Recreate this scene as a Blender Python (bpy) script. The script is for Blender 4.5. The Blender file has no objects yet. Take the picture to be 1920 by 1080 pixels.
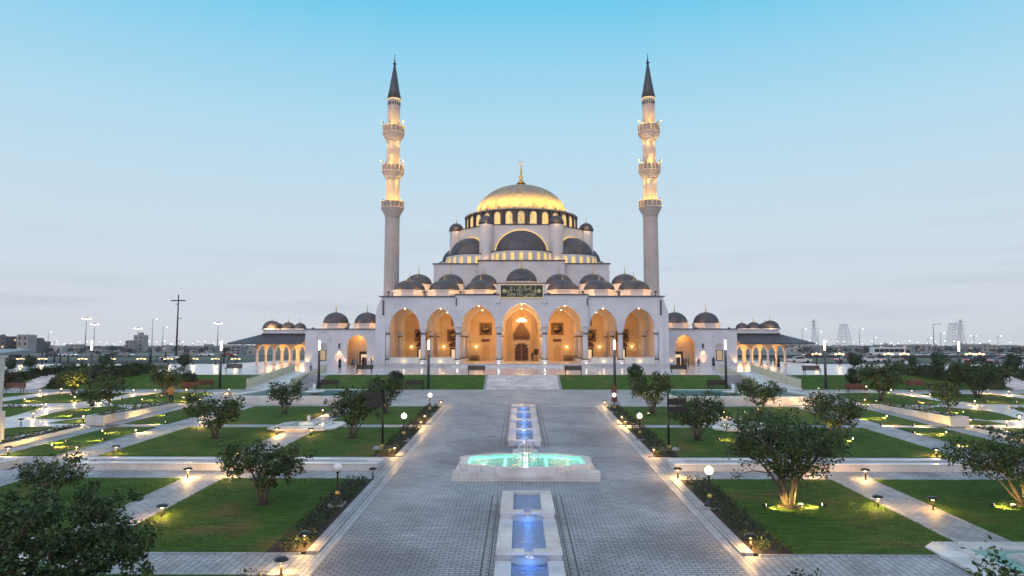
import bpy, bmesh, math, random
import numpy as np
from mathutils import Vector, Matrix, Euler

# ------------------------------------------------------------------ camera, sky, exposure
S = bpy.context.scene
C = S.collection
R = math.radians
CAMH = 7.0
PITCH = math.atan(108 / 1280)
YAW = math.atan(15 / 1280)
cd = bpy.data.cameras.new('camera')
cam = bpy.data.objects.new('camera', cd)
C.objects.link(cam)
cd.sensor_width = 36
cd.lens = 24
cd.clip_start = 0.2
cd.clip_end = 12000
cam.location = (-0.26, 0, CAMH)
cam.rotation_euler = (math.pi / 2 + PITCH, 0, YAW)
S.camera = cam
ROT = Euler((math.pi / 2 + PITCH, 0, YAW)).to_matrix()

W = bpy.data.worlds.new('World')
S.world = W
W.use_nodes = True
nt = W.node_tree
nt.nodes.clear()
def N(tree, t, **kw):
    n = tree.nodes.new(t)
    for k, v in kw.items():
        setattr(n, k, v)
    return n
def L(tree, a, b):
    tree.links.new(a, b)
def ramp(tree, stops, interp='LINEAR'):
    n = N(tree, 'ShaderNodeValToRGB')
    cr = n.color_ramp
    cr.interpolation = interp
    while len(cr.elements) < len(stops):
        cr.elements.new(0.5)
    for e, (p, c) in zip(cr.elements, stops):
        e.position = p
        e.color = (c[0], c[1], c[2], 1)
    return n
def math_node(tree, op, a, b=None):
    n = N(tree, 'ShaderNodeMath', operation=op)
    for i, q in enumerate((a, b)):
        if q is None:
            continue
        if isinstance(q, (int, float)):
            n.inputs[i].default_value = q
        else:
            L(tree, q, n.inputs[i])
    return n.outputs[0]

def srgb(r, g, b):
    f = lambda c: (c / 255 / 12.92) if c <= 10 else (((c / 255) + 0.055) / 1.055) ** 2.4
    return (f(r), f(g), f(b))

# dusk sky: pale at the horizon, cyan above, a little rose on the side of the set sun (behind the viewer)
tc = N(nt, 'ShaderNodeTexCoord')
sx = N(nt, 'ShaderNodeSeparateXYZ')
L(nt, tc.outputs['Generated'], sx.inputs[0])
el = math_node(nt, 'ABSOLUTE', sx.outputs['Z'])
cr = ramp(nt, [(0.0, srgb(216, 219, 225)), (0.06, srgb(216, 223, 232)), (0.13, srgb(209, 224, 237)),
               (0.21, srgb(198, 223, 238)), (0.30, srgb(180, 220, 240)), (0.38, srgb(155, 213, 240)), (0.46, srgb(112, 203, 238)),
               (0.58, srgb(150, 196, 226)), (1.0, srgb(186, 192, 214))])
L(nt, el, cr.inputs[0])
# thin grey streaks of cloud low over the horizon
mp = N(nt, 'ShaderNodeMapping')
mp.inputs['Scale'].default_value = (2.2, 2.2, 26)
L(nt, tc.outputs['Generated'], mp.inputs[0])
nz = N(nt, 'ShaderNodeTexNoise')
nz.inputs['Scale'].default_value = 1.6
nz.inputs['Detail'].default_value = 6
nz.inputs['Roughness'].default_value = 0.55
L(nt, mp.outputs[0], nz.inputs['Vector'])
cl = ramp(nt, [(0.50, (0, 0, 0)), (0.72, (1, 1, 1))])
L(nt, nz.outputs['Fac'], cl.inputs[0])
band = ramp(nt, [(0.0, (0.3, 0.3, 0.3)), (0.06, (0.5, 0.5, 0.5)), (0.14, (0.22, 0.22, 0.22)), (0.28, (0, 0, 0))])
L(nt, el, band.inputs[0])
cm = math_node(nt, 'MULTIPLY', cl.outputs['Color'], band.outputs['Color'])
mx = N(nt, 'ShaderNodeMix', data_type='RGBA')
L(nt, cm, mx.inputs[0])
L(nt, cr.outputs['Color'], mx.inputs[6])
mx.inputs[7].default_value = (*srgb(186, 196, 210), 1)
# rose western sky behind
bk = math_node(nt, 'MULTIPLY', sx.outputs['Y'], -1.0)
bkr = ramp(nt, [(0.1, (0, 0, 0)), (0.9, (0.75, 0.75, 0.75))])
L(nt, bk, bkr.inputs[0])
mx2 = N(nt, 'ShaderNodeMix', data_type='RGBA')
L(nt, bkr.outputs['Color'], mx2.inputs[0])
L(nt, mx.outputs[2], mx2.inputs[6])
mx2.inputs[7].default_value = (0.72, 0.68, 0.77, 1)
bg = N(nt, 'ShaderNodeBackground')
bg.inputs['Strength'].default_value = 1.0
L(nt, mx2.outputs[2], bg.inputs['Color'])
wo = N(nt, 'ShaderNodeOutputWorld')
L(nt, bg.outputs[0], wo.inputs['Surface'])

sd = bpy.data.lights.new('sun', 'SUN')
sd.energy = 0.6
sd.angle = R(40)
sd.color = (1, 0.95, 0.96)
sun = bpy.data.objects.new('sun', sd)
C.objects.link(sun)
sun.rotation_euler = (R(62), 0, R(-28))

S.view_settings.view_transform = 'Standard'
S.view_settings.look = 'None'
S.view_settings.exposure = 0.0
S.view_settings.gamma = 1
S.view_settings.use_curve_mapping = False
S.render.engine = 'CYCLES'
S.cycles.use_denoising = True
S.cycles.max_bounces = 6
S.cycles.volume_bounces = 2
S.cycles.diffuse_bounces = 3
S.cycles.glossy_bounces = 3
S.cycles.transparent_max_bounces = 12
S.cycles.caustics_reflective = False
S.cycles.caustics_refractive = False
S.cycles.sample_clamp_indirect = 4.0
S.cycles.use_light_tree = True

# ------------------------------------------------------------------ surveying: where a line of sight meets the place
SLOPE = 43 / 1280          # the garden climbs towards the mosque
ZT = 3.73                  # marble terrace
ZFAR = 3.40                # land beyond
def zp(y):
    return SLOPE * y
def ray(u, v):
    d = Vector(((u - 960) / 1280, (540 - v) / 1280, -1))
    return ROT @ d
def G(u, v, off=0.0):      # on the sloping garden
    d = ray(u, v)
    t = (off - CAMH) / (d.z - SLOPE * d.y)
    return Vector((cam.location.x + t * d.x, t * d.y, CAMH + t * d.z))
def T(u, v, z=ZT):         # on a level plane
    d = ray(u, v)
    t = (z - CAMH) / d.z
    return Vector((cam.location.x + t * d.x, t * d.y, z))
def at(u, v, y):           # at a given distance
    d = ray(u, v)
    t = y / d.y
    return Vector((cam.location.x + t * d.x, y, CAMH + t * d.z))
def zv(v, y):
    return at(977, v, y).z
def xu(u, y, v=600):
    return at(u, v, y).x

# ------------------------------------------------------------------ materials
def mat(name, col, rough=0.6, metal=0.0, var=0.12, scale=3.0, bump=0.0, bscale=30.0, joints=None, spec=0.5,
        emis=None, estr=0.0, stains=None, rvar=0.0, stretch=None, grime=False):
    m = bpy.data.materials.new(name)
    m.use_nodes = True
    t = m.node_tree
    p = t.nodes['Principled BSDF']
    p.inputs['Roughness'].default_value = rough
    p.inputs['Metallic'].default_value = metal
    p.inputs['Specular IOR Level'].default_value = spec
    tcn = N(t, 'ShaderNodeTexCoord')
    vec = tcn.outputs['Object']
    if stretch:
        mpn = N(t, 'ShaderNodeMapping')
        mpn.inputs['Scale'].default_value = stretch
        L(t, vec, mpn.inputs[0])
        nvec = mpn.outputs[0]
    else:
        nvec = vec
    n = N(t, 'ShaderNodeTexNoise')
    n.inputs['Scale'].default_value = scale
    n.inputs['Detail'].default_value = 6
    n.inputs['Roughness'].default_value = 0.6
    L(t, nvec, n.inputs['Vector'])
    a = tuple(max(0, c * (1 - var)) for c in col)
    b = tuple(min(1, c * (1 + var)) for c in col)
    r = ramp(t, [(0.3, a), (0.7, b)])
    L(t, n.outputs['Fac'], r.inputs[0])
    out = r.outputs['Color']
    hgt = None
    if joints:
        w, h, mort, dark, plane = joints
        bt = N(t, 'ShaderNodeTexBrick')
        bt.offset = 0.5
        bt.inputs['Scale'].default_value = 1
        bt.inputs['Brick Width'].default_value = w
        bt.inputs['Row Height'].default_value = h
        bt.inputs['Mortar Size'].default_value = mort
        bt.inputs['Mortar Smooth'].default_value = 0.15
        bt.inputs['Bias'].default_value = 0
        lo, hi = (0.97, 1.02) if plane == 'wall' else (0.84, 1.1)
        bt.inputs['Color1'].default_value = (lo, lo, lo, 1)
        bt.inputs['Color2'].default_value = (hi, hi, hi * .99, 1)
        bt.inputs['Mortar'].default_value = (dark, dark, dark, 1)
        if plane == 'wall':
            s = N(t, 'ShaderNodeSeparateXYZ')
            L(t, vec, s.inputs[0])
            c = N(t, 'ShaderNodeCombineXYZ')
            L(t, math_node(t, 'ADD', s.outputs[0], s.outputs[1]), c.inputs[0])
            L(t, s.outputs[2], c.inputs[1])
            L(t, c.outputs[0], bt.inputs['Vector'])
        elif plane == 'turn':
            mpn = N(t, 'ShaderNodeMapping')
            mpn.inputs['Rotation'].default_value = (0, 0, math.pi / 2)
            L(t, vec, mpn.inputs[0])
            L(t, mpn.outputs[0], bt.inputs['Vector'])
        else:
            L(t, vec, bt.inputs['Vector'])
        mm = N(t, 'ShaderNodeMix', data_type='RGBA', blend_type='MULTIPLY')
        mm.inputs[0].default_value = 1
        L(t, out, mm.inputs[6])
        L(t, bt.outputs['Color'], mm.inputs[7])
        out = mm.outputs[2]
        hgt = bt.outputs['Fac']
    if stains:
        sc, lo, hi, tint = stains
        n2 = N(t, 'ShaderNodeTexNoise')
        n2.inputs['Scale'].default_value = sc
        n2.inputs['Detail'].default_value = 5
        L(t, vec, n2.inputs['Vector'])
        r2 = ramp(t, [(lo, tint), (hi, (1, 1, 1))])
        L(t, n2.outputs['Fac'], r2.inputs[0])
        m2 = N(t, 'ShaderNodeMix', data_type='RGBA', blend_type='MULTIPLY')
        m2.inputs[0].default_value = 1
        L(t, out, m2.inputs[6])
        L(t, r2.outputs['Color'], m2.inputs[7])
        out = m2.outputs[2]
    if grime:      # smaller spots, spills and rubbed patches on top of the broad stains
        for sc, lo, hi, k in ((1.7, .30, .46, .80), (7.0, .27, .36, .72)):
            n3 = N(t, 'ShaderNodeTexNoise'); n3.inputs['Scale'].default_value = sc; n3.inputs['Detail'].default_value = 7; n3.inputs['Distortion'].default_value = .8
            L(t, vec, n3.inputs['Vector'])
            r3 = ramp(t, [(lo, (k, k, k)), (hi, (1, 1, 1))]); L(t, n3.outputs['Fac'], r3.inputs[0])
            m3 = N(t, 'ShaderNodeMix', data_type='RGBA', blend_type='MULTIPLY'); m3.inputs[0].default_value = 1
            L(t, out, m3.inputs[6]); L(t, r3.outputs['Color'], m3.inputs[7]); out = m3.outputs[2]
    L(t, out, p.inputs['Base Color'])
    if rvar:
        rr = N(t, 'ShaderNodeMapRange')
        rr.inputs['To Min'].default_value = max(0.02, rough - rvar)
        rr.inputs['To Max'].default_value = rough + rvar
        L(t, n.outputs['Fac'], rr.inputs['Value'])
        L(t, rr.outputs[0], p.inputs['Roughness'])
    if bump or (hgt is not None):
        bn = N(t, 'ShaderNodeBump')
        bn.inputs['Distance'].default_value = 0.01
        if bump:
            nb = N(t, 'ShaderNodeTexNoise')
            nb.inputs['Scale'].default_value = bscale
            nb.inputs['Detail'].default_value = 4
            L(t, nvec, nb.inputs['Vector'])
            bn.inputs['Strength'].default_value = bump
            L(t, nb.outputs['Fac'], bn.inputs['Height'])
        else:
            bn.inputs['Strength'].default_value = 0.5
            bn.invert = True
            L(t, hgt, bn.inputs['Height'])
        L(t, bn.outputs[0], p.inputs['Normal'])
    if emis:
        p.inputs['Emission Color'].default_value = (*emis, 1)
        p.inputs['Emission Strength'].default_value = estr
    return m

def leaf_mat(name, dark, light, accent=None, share=0.03):
    m = bpy.data.materials.new(name)
    m.use_nodes = True
    t = m.node_tree
    p = t.nodes['Principled BSDF']
    p.inputs['Roughness'].default_value = 0.45
    p.inputs['Specular IOR Level'].default_value = 0.35
    g = N(t, 'ShaderNodeNewGeometry')
    st = [(0.0, dark), (0.55, tuple((a + b) / 2 for a, b in zip(dark, light))), (0.93, light)]
    if accent:
        st += [(1 - share - 0.004, light), (1 - share, accent)]
    r = ramp(t, st)
    L(t, g.outputs['Random Per Island'], r.inputs[0])
    L(t, r.outputs['Color'], p.inputs['Base Color'])
    tr = N(t, 'ShaderNodeBsdfTranslucent')
    L(t, r.outputs['Color'], tr.inputs['Color'])
    ms = N(t, 'ShaderNodeMixShader')
    ms.inputs[0].default_value = 0.25
    L(t, p.outputs[0], ms.inputs[1])
    L(t, tr.outputs[0], ms.inputs[2])
    L(t, ms.outputs[0], t.nodes['Material Output'].inputs['Surface'])
    return m

def lit(name, col, strength, lattice=None):
    """a lit pane, bulb, lamp glass or a part given its own glow"""
    m = bpy.data.materials.new(name)
    m.use_nodes = True
    t = m.node_tree
    p = t.nodes['Principled BSDF']
    p.inputs['Base Color'].default_value = (0.35, 0.28, 0.18, 1)
    p.inputs['Emission Color'].default_value = (*col, 1)
    p.inputs['Emission Strength'].default_value = strength
    if lattice:
        tcn = N(t, 'ShaderNodeTexCoord')
        vo = N(t, 'ShaderNodeTexVoronoi', feature='DISTANCE_TO_EDGE')
        vo.inputs['Scale'].default_value = lattice
        vo.inputs['Randomness'].default_value = 0.25
        L(t, tcn.outputs['Object'], vo.inputs['Vector'])
        r = ramp(t, [(0.06, (0.30, 0.30, 0.30)), (0.16, (1, 1, 1))])
        L(t, vo.outputs['Distance'], r.inputs[0])
        mu = math_node(t, 'MULTIPLY', r.outputs['Color'], strength)
        L(t, mu, p.inputs['Emission Strength'])
    return m

def water_mat(name, tint, deep, ripple=12.0, strength=0.25, clear=0.75, refl=1.0, dist=0.05):
    """clear rippled water: lets light through to the basin, mirrors the sky at grazing angles"""
    m = bpy.data.materials.new(name)
    m.use_nodes = True
    t = m.node_tree
    t.nodes.remove(t.nodes['Principled BSDF'])
    tcn = N(t, 'ShaderNodeTexCoord')
    mpn = N(t, 'ShaderNodeMapping')
    mpn.inputs['Scale'].default_value = (1, 1.6, 1)
    L(t, tcn.outputs['Object'], mpn.inputs[0])
    n = N(t, 'ShaderNodeTexNoise')
    n.inputs['Scale'].default_value = ripple
    n.inputs['Detail'].default_value = 3
    n.inputs['Distortion'].default_value = 0.6
    L(t, mpn.outputs[0], n.inputs['Vector'])
    b = N(t, 'ShaderNodeBump')
    b.inputs['Strength'].default_value = strength
    b.inputs['Distance'].default_value = dist
    L(t, n.outputs['Fac'], b.inputs['Height'])
    tr = N(t, 'ShaderNodeBsdfTransparent')
    tr.inputs['Color'].default_value = (*tint, 1)
    df = N(t, 'ShaderNodeBsdfDiffuse')
    df.inputs['Color'].default_value = (*deep, 1)
    L(t, b.outputs[0], df.inputs['Normal'])
    gl = N(t, 'ShaderNodeBsdfGlossy')
    gl.inputs['Roughness'].default_value = 0.06
    gl.inputs['Color'].default_value = (1, 1, 1, 1)
    L(t, b.outputs[0], gl.inputs['Normal'])
    fr = N(t, 'ShaderNodeFresnel')
    fr.inputs['IOR'].default_value = 1.33
    L(t, b.outputs[0], fr.inputs['Normal'])
    m1 = N(t, 'ShaderNodeMixShader')
    m1.inputs[0].default_value = clear
    L(t, df.outputs[0], m1.inputs[1])
    L(t, tr.outputs[0], m1.inputs[2])
    m2 = N(t, 'ShaderNodeMixShader')
    L(t, math_node(t, 'MULTIPLY', fr.outputs[0], refl), m2.inputs[0])
    L(t, m1.outputs[0], m2.inputs[1])
    L(t, gl.outputs[0], m2.inputs[2])
    L(t, m2.outputs[0], t.nodes['Material Output'].inputs['Surface'])
    return m

WARM = (1.0, 0.53, 0.15)
AMBER = (1.0, 0.52, 0.17)
GOLD = (1.0, 0.62, 0.15)
M = dict(
    paver=mat('grey_pavers', (0.45, 0.445, 0.49), 0.60, var=0.22, scale=0.35, joints=(0.30, 0.15, 0.017, 0.20, 'floor'),
              stains=(0.22, 0.36, 0.58, (0.60, 0.58, 0.59)), rvar=0.12, grime=True),
    path=mat('path_pavers', (0.43, 0.43, 0.46), 0.62, var=0.18, scale=0.8, joints=(0.42, 0.21, 0.016, 0.35, 'turn'),
             stains=(0.6, 0.32, 0.55, (0.72, 0.71, 0.7))),
    cross=mat('cross_walk_pavers', (0.42, 0.42, 0.45), 0.55, var=0.15, scale=0.5, joints=(0.3, 0.3, 0.014, 0.6, 'floor'),
              stains=(0.25, 0.3, 0.6, (0.75, 0.74, 0.74))),
    kerb=mat('kerb_stone', (0.36, 0.36, 0.39), 0.6, var=0.18, scale=1.5, joints=(0.7, 0.5, 0.02, 0.45, 'turn')),
    border=mat('border_course', (0.42, 0.42, 0.46), 0.5, var=0.15, scale=1.2, joints=(0.22, 0.16, 0.014, 0.4, 'turn')),
    marble=mat('white_marble', (0.70, 0.68, 0.70), 0.3, var=0.10, scale=0.8, joints=(0.9, 0.6, 0.008, 0.72, 'floor'),
               stains=(0.9, 0.3, 0.55, (0.82, 0.8, 0.78))),
    marblewall=mat('marble_cladding', (0.66, 0.63, 0.63), 0.35, var=0.12, scale=0.9, joints=(0.8, 0.7, 0.008, 0.6, 'wall'),
                   stains=(0.8, 0.3, 0.55, (0.82, 0.78, 0.75))),
    terrace=mat('polished_terrace', (0.60, 0.59, 0.62), 0.17, var=0.08, scale=0.5, joints=(1.2, 1.2, 0.006, 0.85, 'floor'), spec=0.7, rvar=0.05),
    wall=mat('white_stone', (0.66, 0.64, 0.68), 0.55, var=0.07, scale=0.25, joints=(1.4, 0.7, 0.008, 0.86, 'wall'),
             stains=(0.35, 0.28, 0.6, (0.88, 0.87, 0.88))),
    minaret=mat('minaret_stone', (0.52, 0.45, 0.43), 0.55, var=0.10, scale=0.4, joints=(0.9, 0.8, 0.01, 0.78, 'wall'),
                stains=(0.5, 0.3, 0.6, (0.85, 0.83, 0.82))),
    carved=mat('carved_stone', (0.50, 0.45, 0.44), 0.6, var=0.35, scale=9, bump=0.6, bscale=8),
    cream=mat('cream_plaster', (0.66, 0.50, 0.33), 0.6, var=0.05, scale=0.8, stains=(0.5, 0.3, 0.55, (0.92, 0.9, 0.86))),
    lead=mat('lead_roofing', (0.085, 0.08, 0.095), 0.42, metal=0.25, var=0.3, scale=1.2),
    domelead=mat('main_dome_lead', (0.38, 0.315, 0.23), 0.5, metal=0.2, var=0.16, scale=1.0, stains=(1.6, 0.32, 0.5, (0.75, 0.72, 0.7))),
    darkedge=mat('dark_coping', (0.035, 0.033, 0.04), 0.5, var=0.2),
    drum=mat('dark_drum_cladding', (0.06, 0.05, 0.05), 0.5, var=0.3, scale=2),
    black=mat('black_iron', (0.012, 0.012, 0.014), 0.4, var=0.3, scale=6),
    pole=mat('pole_grey', (0.055, 0.06, 0.07), 0.4, metal=0.3, var=0.15),
    steel=mat('galvanised_steel', (0.33, 0.35, 0.39), 0.5, metal=0.3, var=0.15),
    brass=mat('gilded_metal', (0.62, 0.42, 0.14), 0.3, metal=0.85, var=0.15, scale=5),
    wood=mat('dark_wood', (0.030, 0.017, 0.012), 0.5, var=0.4, scale=4, stretch=(1, 1, 6)),
    redwood=mat('red_brown_slats', (0.13, 0.045, 0.035), 0.5, var=0.3, scale=5),
    bronze=mat('carved_door_wood', (0.10, 0.030, 0.012), 0.45, var=0.5, scale=9, bump=0.8, bscale=14),
    brownpanel=mat('brown_tile_panel', (0.22, 0.10, 0.035), 0.5, var=0.25, scale=6),
    darkgreen=mat('dark_green_enamel', (0.012, 0.03, 0.022), 0.35, var=0.3, scale=3),
    gold=mat('gold_leaf', (0.60, 0.45, 0.16), 0.4, metal=0.5, var=0.15, scale=6, emis=(1, 0.66, 0.2), estr=0.0),
    litrim=mat('lit_rim_marble', (0.86, 0.85, 0.86), 0.25, var=0.05, scale=0.8, joints=(0.9, 0.6, 0.006, 0.8, 'floor')),  # light on the channel rims put into a whiter marble colour
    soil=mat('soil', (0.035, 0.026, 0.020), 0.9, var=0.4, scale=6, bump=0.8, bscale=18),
    bark=mat('bark', (0.11, 0.09, 0.075), 0.85, var=0.35, scale=7, bump=0.8, bscale=20, stretch=(1, 1, 0.3)),
    parapet=mat('cream_railing_panel', (0.60, 0.57, 0.42), 0.5, var=0.06, scale=1.0, joints=(1.9, 9, 0.02, 0.7, 'wall')),
    asphalt=mat('asphalt', (0.06, 0.06, 0.065), 0.8, var=0.2, scale=0.5),
    field=mat('dry_ground', (0.20, 0.185, 0.16), 0.9, var=0.3, scale=0.02, stains=(0.004, 0.35, 0.6, (0.7, 0.75, 0.7))),
    verge=mat('verge_grass', (0.10, 0.13, 0.065), 0.9, var=0.3, scale=0.15),
    house=mat('sand_render', (0.36, 0.33, 0.31), 0.8, var=0.15, scale=0.2),
    house2=mat('grey_render', (0.26, 0.25, 0.26), 0.8, var=0.15, scale=0.2),
    brownblock=mat('brown_render', (0.14, 0.12, 0.12), 0.8, var=0.2, scale=0.3),
    glassdark=mat('dark_glass', (0.02, 0.022, 0.026), 0.12, var=0.1),
    rubber=mat('rubber', (0.015, 0.015, 0.015), 0.8, var=0.1),
    whitepaint=mat('white_car_paint', (0.75, 0.75, 0.76), 0.25, var=0.02),
    greypaint=mat('silver_car_paint', (0.33, 0.34, 0.36), 0.25, metal=0.4, var=0.02),
    redpaint=mat('red_car_paint', (0.28, 0.03, 0.025), 0.25, var=0.02),
    darkpaint=mat('dark_car_paint', (0.03, 0.032, 0.04), 0.25, var=0.02),
    pooltile=mat('pale_pool_tile', (0.55, 0.72, 0.70), 0.3, var=0.08, scale=2, joints=(0.15, 0.15, 0.008, 0.8, 'floor')),
    bluetile=mat('blue_pool_tile', (0.24, 0.34, 0.62), 0.3, var=0.12, scale=2, joints=(0.15, 0.15, 0.008, 0.75, 'floor')),
    tealtile=mat('teal_pool_tile', (0.16, 0.34, 0.34), 0.3, var=0.25, scale=1.5, joints=(0.3, 0.3, 0.01, 0.75, 'wall')),
    leaf=leaf_mat('shrub_leaf', (0.016, 0.032, 0.011), (0.110, 0.170, 0.055), (0.16, 0.06, 0.03), 0.008),
    leaf2=leaf_mat('fresh_leaf', (0.026, 0.048, 0.013), (0.12, 0.165, 0.048)),
    leaf3=leaf_mat('hedge_leaf', (0.016, 0.032, 0.012), (0.075, 0.115, 0.038), (0.11, 0.06, 0.03), 0.04),
    leafred=leaf_mat('red_hedge_leaf', (0.05, 0.018, 0.014), (0.14, 0.05, 0.035)),
    blade=leaf_mat('grass_blade', (0.040, 0.090, 0.012), (0.105, 0.185, 0.034), (0.16, 0.14, 0.05), 0.06),
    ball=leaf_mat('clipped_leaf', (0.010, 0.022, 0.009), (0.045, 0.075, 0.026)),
    flower=leaf_mat('bedding_flower', (0.04, 0.06, 0.02), (0.12, 0.13, 0.05), (0.7, 0.66, 0.45), 0.45),
    fartree=leaf_mat('far_tree_leaf', (0.03, 0.04, 0.03), (0.085, 0.095, 0.07)),
    lampglass=lit('lit_lamp_glass', (1, 0.76, 0.40), 2.4),
    headglass=lit('lit_white_tube', (1, 0.93, 0.82), 2.6),
    globewarm=lit('lit_globe', (1, 0.84, 0.55), 2.4),
    bulb=lit('lit_bulb', (1, 0.80, 0.48), 6.0),
    window=lit('lit_lattice_window', (1.0, 0.63, 0.16), 1.25, lattice=5.0),
    archglow=lit('arch_glow', (1.0, 0.60, 0.14), 1.0),  # glow put into the half-dome arch mouldings themselves
    crystal=lit('chandelier_glass', (1.0, 0.86, 0.60), 3.2),
    whitelamp=lit('lit_street_lamp', (1.0, 0.95, 0.88), 4.0),
    globewhite=mat('opal_globe', (0.80, 0.80, 0.82), 0.3, var=0.03),
    skin=mat('skin', (0.30, 0.17, 0.11), 0.5, var=0.08),
    hair=mat('black_hair', (0.012, 0.010, 0.010), 0.5, var=0.2),
    clothdark=mat('dark_cloth', (0.018, 0.018, 0.024), 0.85, var=0.3, scale=8),
    clothblue=mat('blue_cloth', (0.10, 0.13, 0.26), 0.85, var=0.2, scale=8),
    clothorange=mat('orange_cloth', (0.62, 0.26, 0.07), 0.8, var=0.15, scale=8),
    clothred=mat('red_brown_cloth', (0.16, 0.05, 0.03), 0.85, var=0.2, scale=8),
    clothwhite=mat('white_cloth', (0.68, 0.68, 0.70), 0.85, var=0.06, scale=8),
    clothgrey=mat('grey_cloth', (0.10, 0.11, 0.13), 0.85, var=0.2, scale=8),
)
# the lawn: mown streaks and worn patches
def lawn_mat():
    m = bpy.data.materials.new('mown_lawn')
    m.use_nodes = True
    t = m.node_tree
    p = t.nodes['Principled BSDF']
    p.inputs['Roughness'].default_value = 0.85
    p.inputs['Specular IOR Level'].default_value = 0.15
    tcn = N(t, 'ShaderNodeTexCoord')
    n1 = N(t, 'ShaderNodeTexNoise'); n1.inputs['Scale'].default_value = 0.42; n1.inputs['Detail'].default_value = 5
    mpn = N(t, 'ShaderNodeMapping'); mpn.inputs['Scale'].default_value = (1.1, 7.0, 1)
    n2 = N(t, 'ShaderNodeTexNoise'); n2.inputs['Scale'].default_value = 0.9; n2.inputs['Detail'].default_value = 8; n2.inputs['Roughness'].default_value = 0.7
    n3 = N(t, 'ShaderNodeTexNoise'); n3.inputs['Scale'].default_value = 55; n3.inputs['Detail'].default_value = 4
    L(t, tcn.outputs['Object'], n1.inputs['Vector'])
    L(t, tcn.outputs['Object'], mpn.inputs[0]); L(t, mpn.outputs[0], n2.inputs['Vector'])
    L(t, tcn.outputs['Object'], n3.inputs['Vector'])
    r1 = ramp(t, [(0.30, (0.155, 0.130, 0.045)), (0.43, (0.074, 0.135, 0.024)), (0.62, (0.052, 0.118, 0.016)), (0.78, (0.085, 0.160, 0.028))])
    L(t, n1.outputs['Fac'], r1.inputs[0])
    r2 = ramp(t, [(0.30, (0.42, 0.42, 0.42)), (0.68, (1.5, 1.5, 1.35))])
    L(t, n2.outputs['Fac'], r2.inputs[0])
    r3 = ramp(t, [(0.3, (0.6, 0.6, 0.6)), (0.7, (1.4, 1.4, 1.4))])
    L(t, n3.outputs['Fac'], r3.inputs[0])
    m1 = N(t, 'ShaderNodeMix', data_type='RGBA', blend_type='MULTIPLY'); m1.inputs[0].default_value = 1
    L(t, r1.outputs[0], m1.inputs[6]); L(t, r2.outputs[0], m1.inputs[7])
    m2 = N(t, 'ShaderNodeMix', data_type='RGBA', blend_type='MULTIPLY'); m2.inputs[0].default_value = 1
    L(t, m1.outputs[2], m2.inputs[6]); L(t, r3.outputs[0], m2.inputs[7])
    L(t, m2.outputs[2], p.inputs['Base Color'])
    b = N(t, 'ShaderNodeBump'); b.inputs['Strength'].default_value = 0.9; b.inputs['Distance'].default_value = 0.04
    L(t, n3.outputs['Fac'], b.inputs['Height']); L(t, b.outputs[0], p.inputs['Normal'])
    return m
M['lawn'] = lawn_mat()

# ------------------------------------------------------------------ building blocks
def pointed(w, rise, n=14):
    """half-outline heights of a pointed arch: list of (x, z) from -w to w above the springing"""
    out = []
    if rise >= w:
        rr = (w * w + rise * rise) / (2 * w)
        for i in range(-n, n + 1):
            x = abs(i) / n * w
            out.append((i / n * w, math.sqrt(max(0, rr * rr - (x - (w - rr)) ** 2))))
    else:
        for i in range(-n, n + 1):
            a = i / n
            out.append((a * w, rise * (0.88 * math.sqrt(max(0, 1 - a * a)) + 0.12 * (1 - abs(a)))))
    return out

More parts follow.
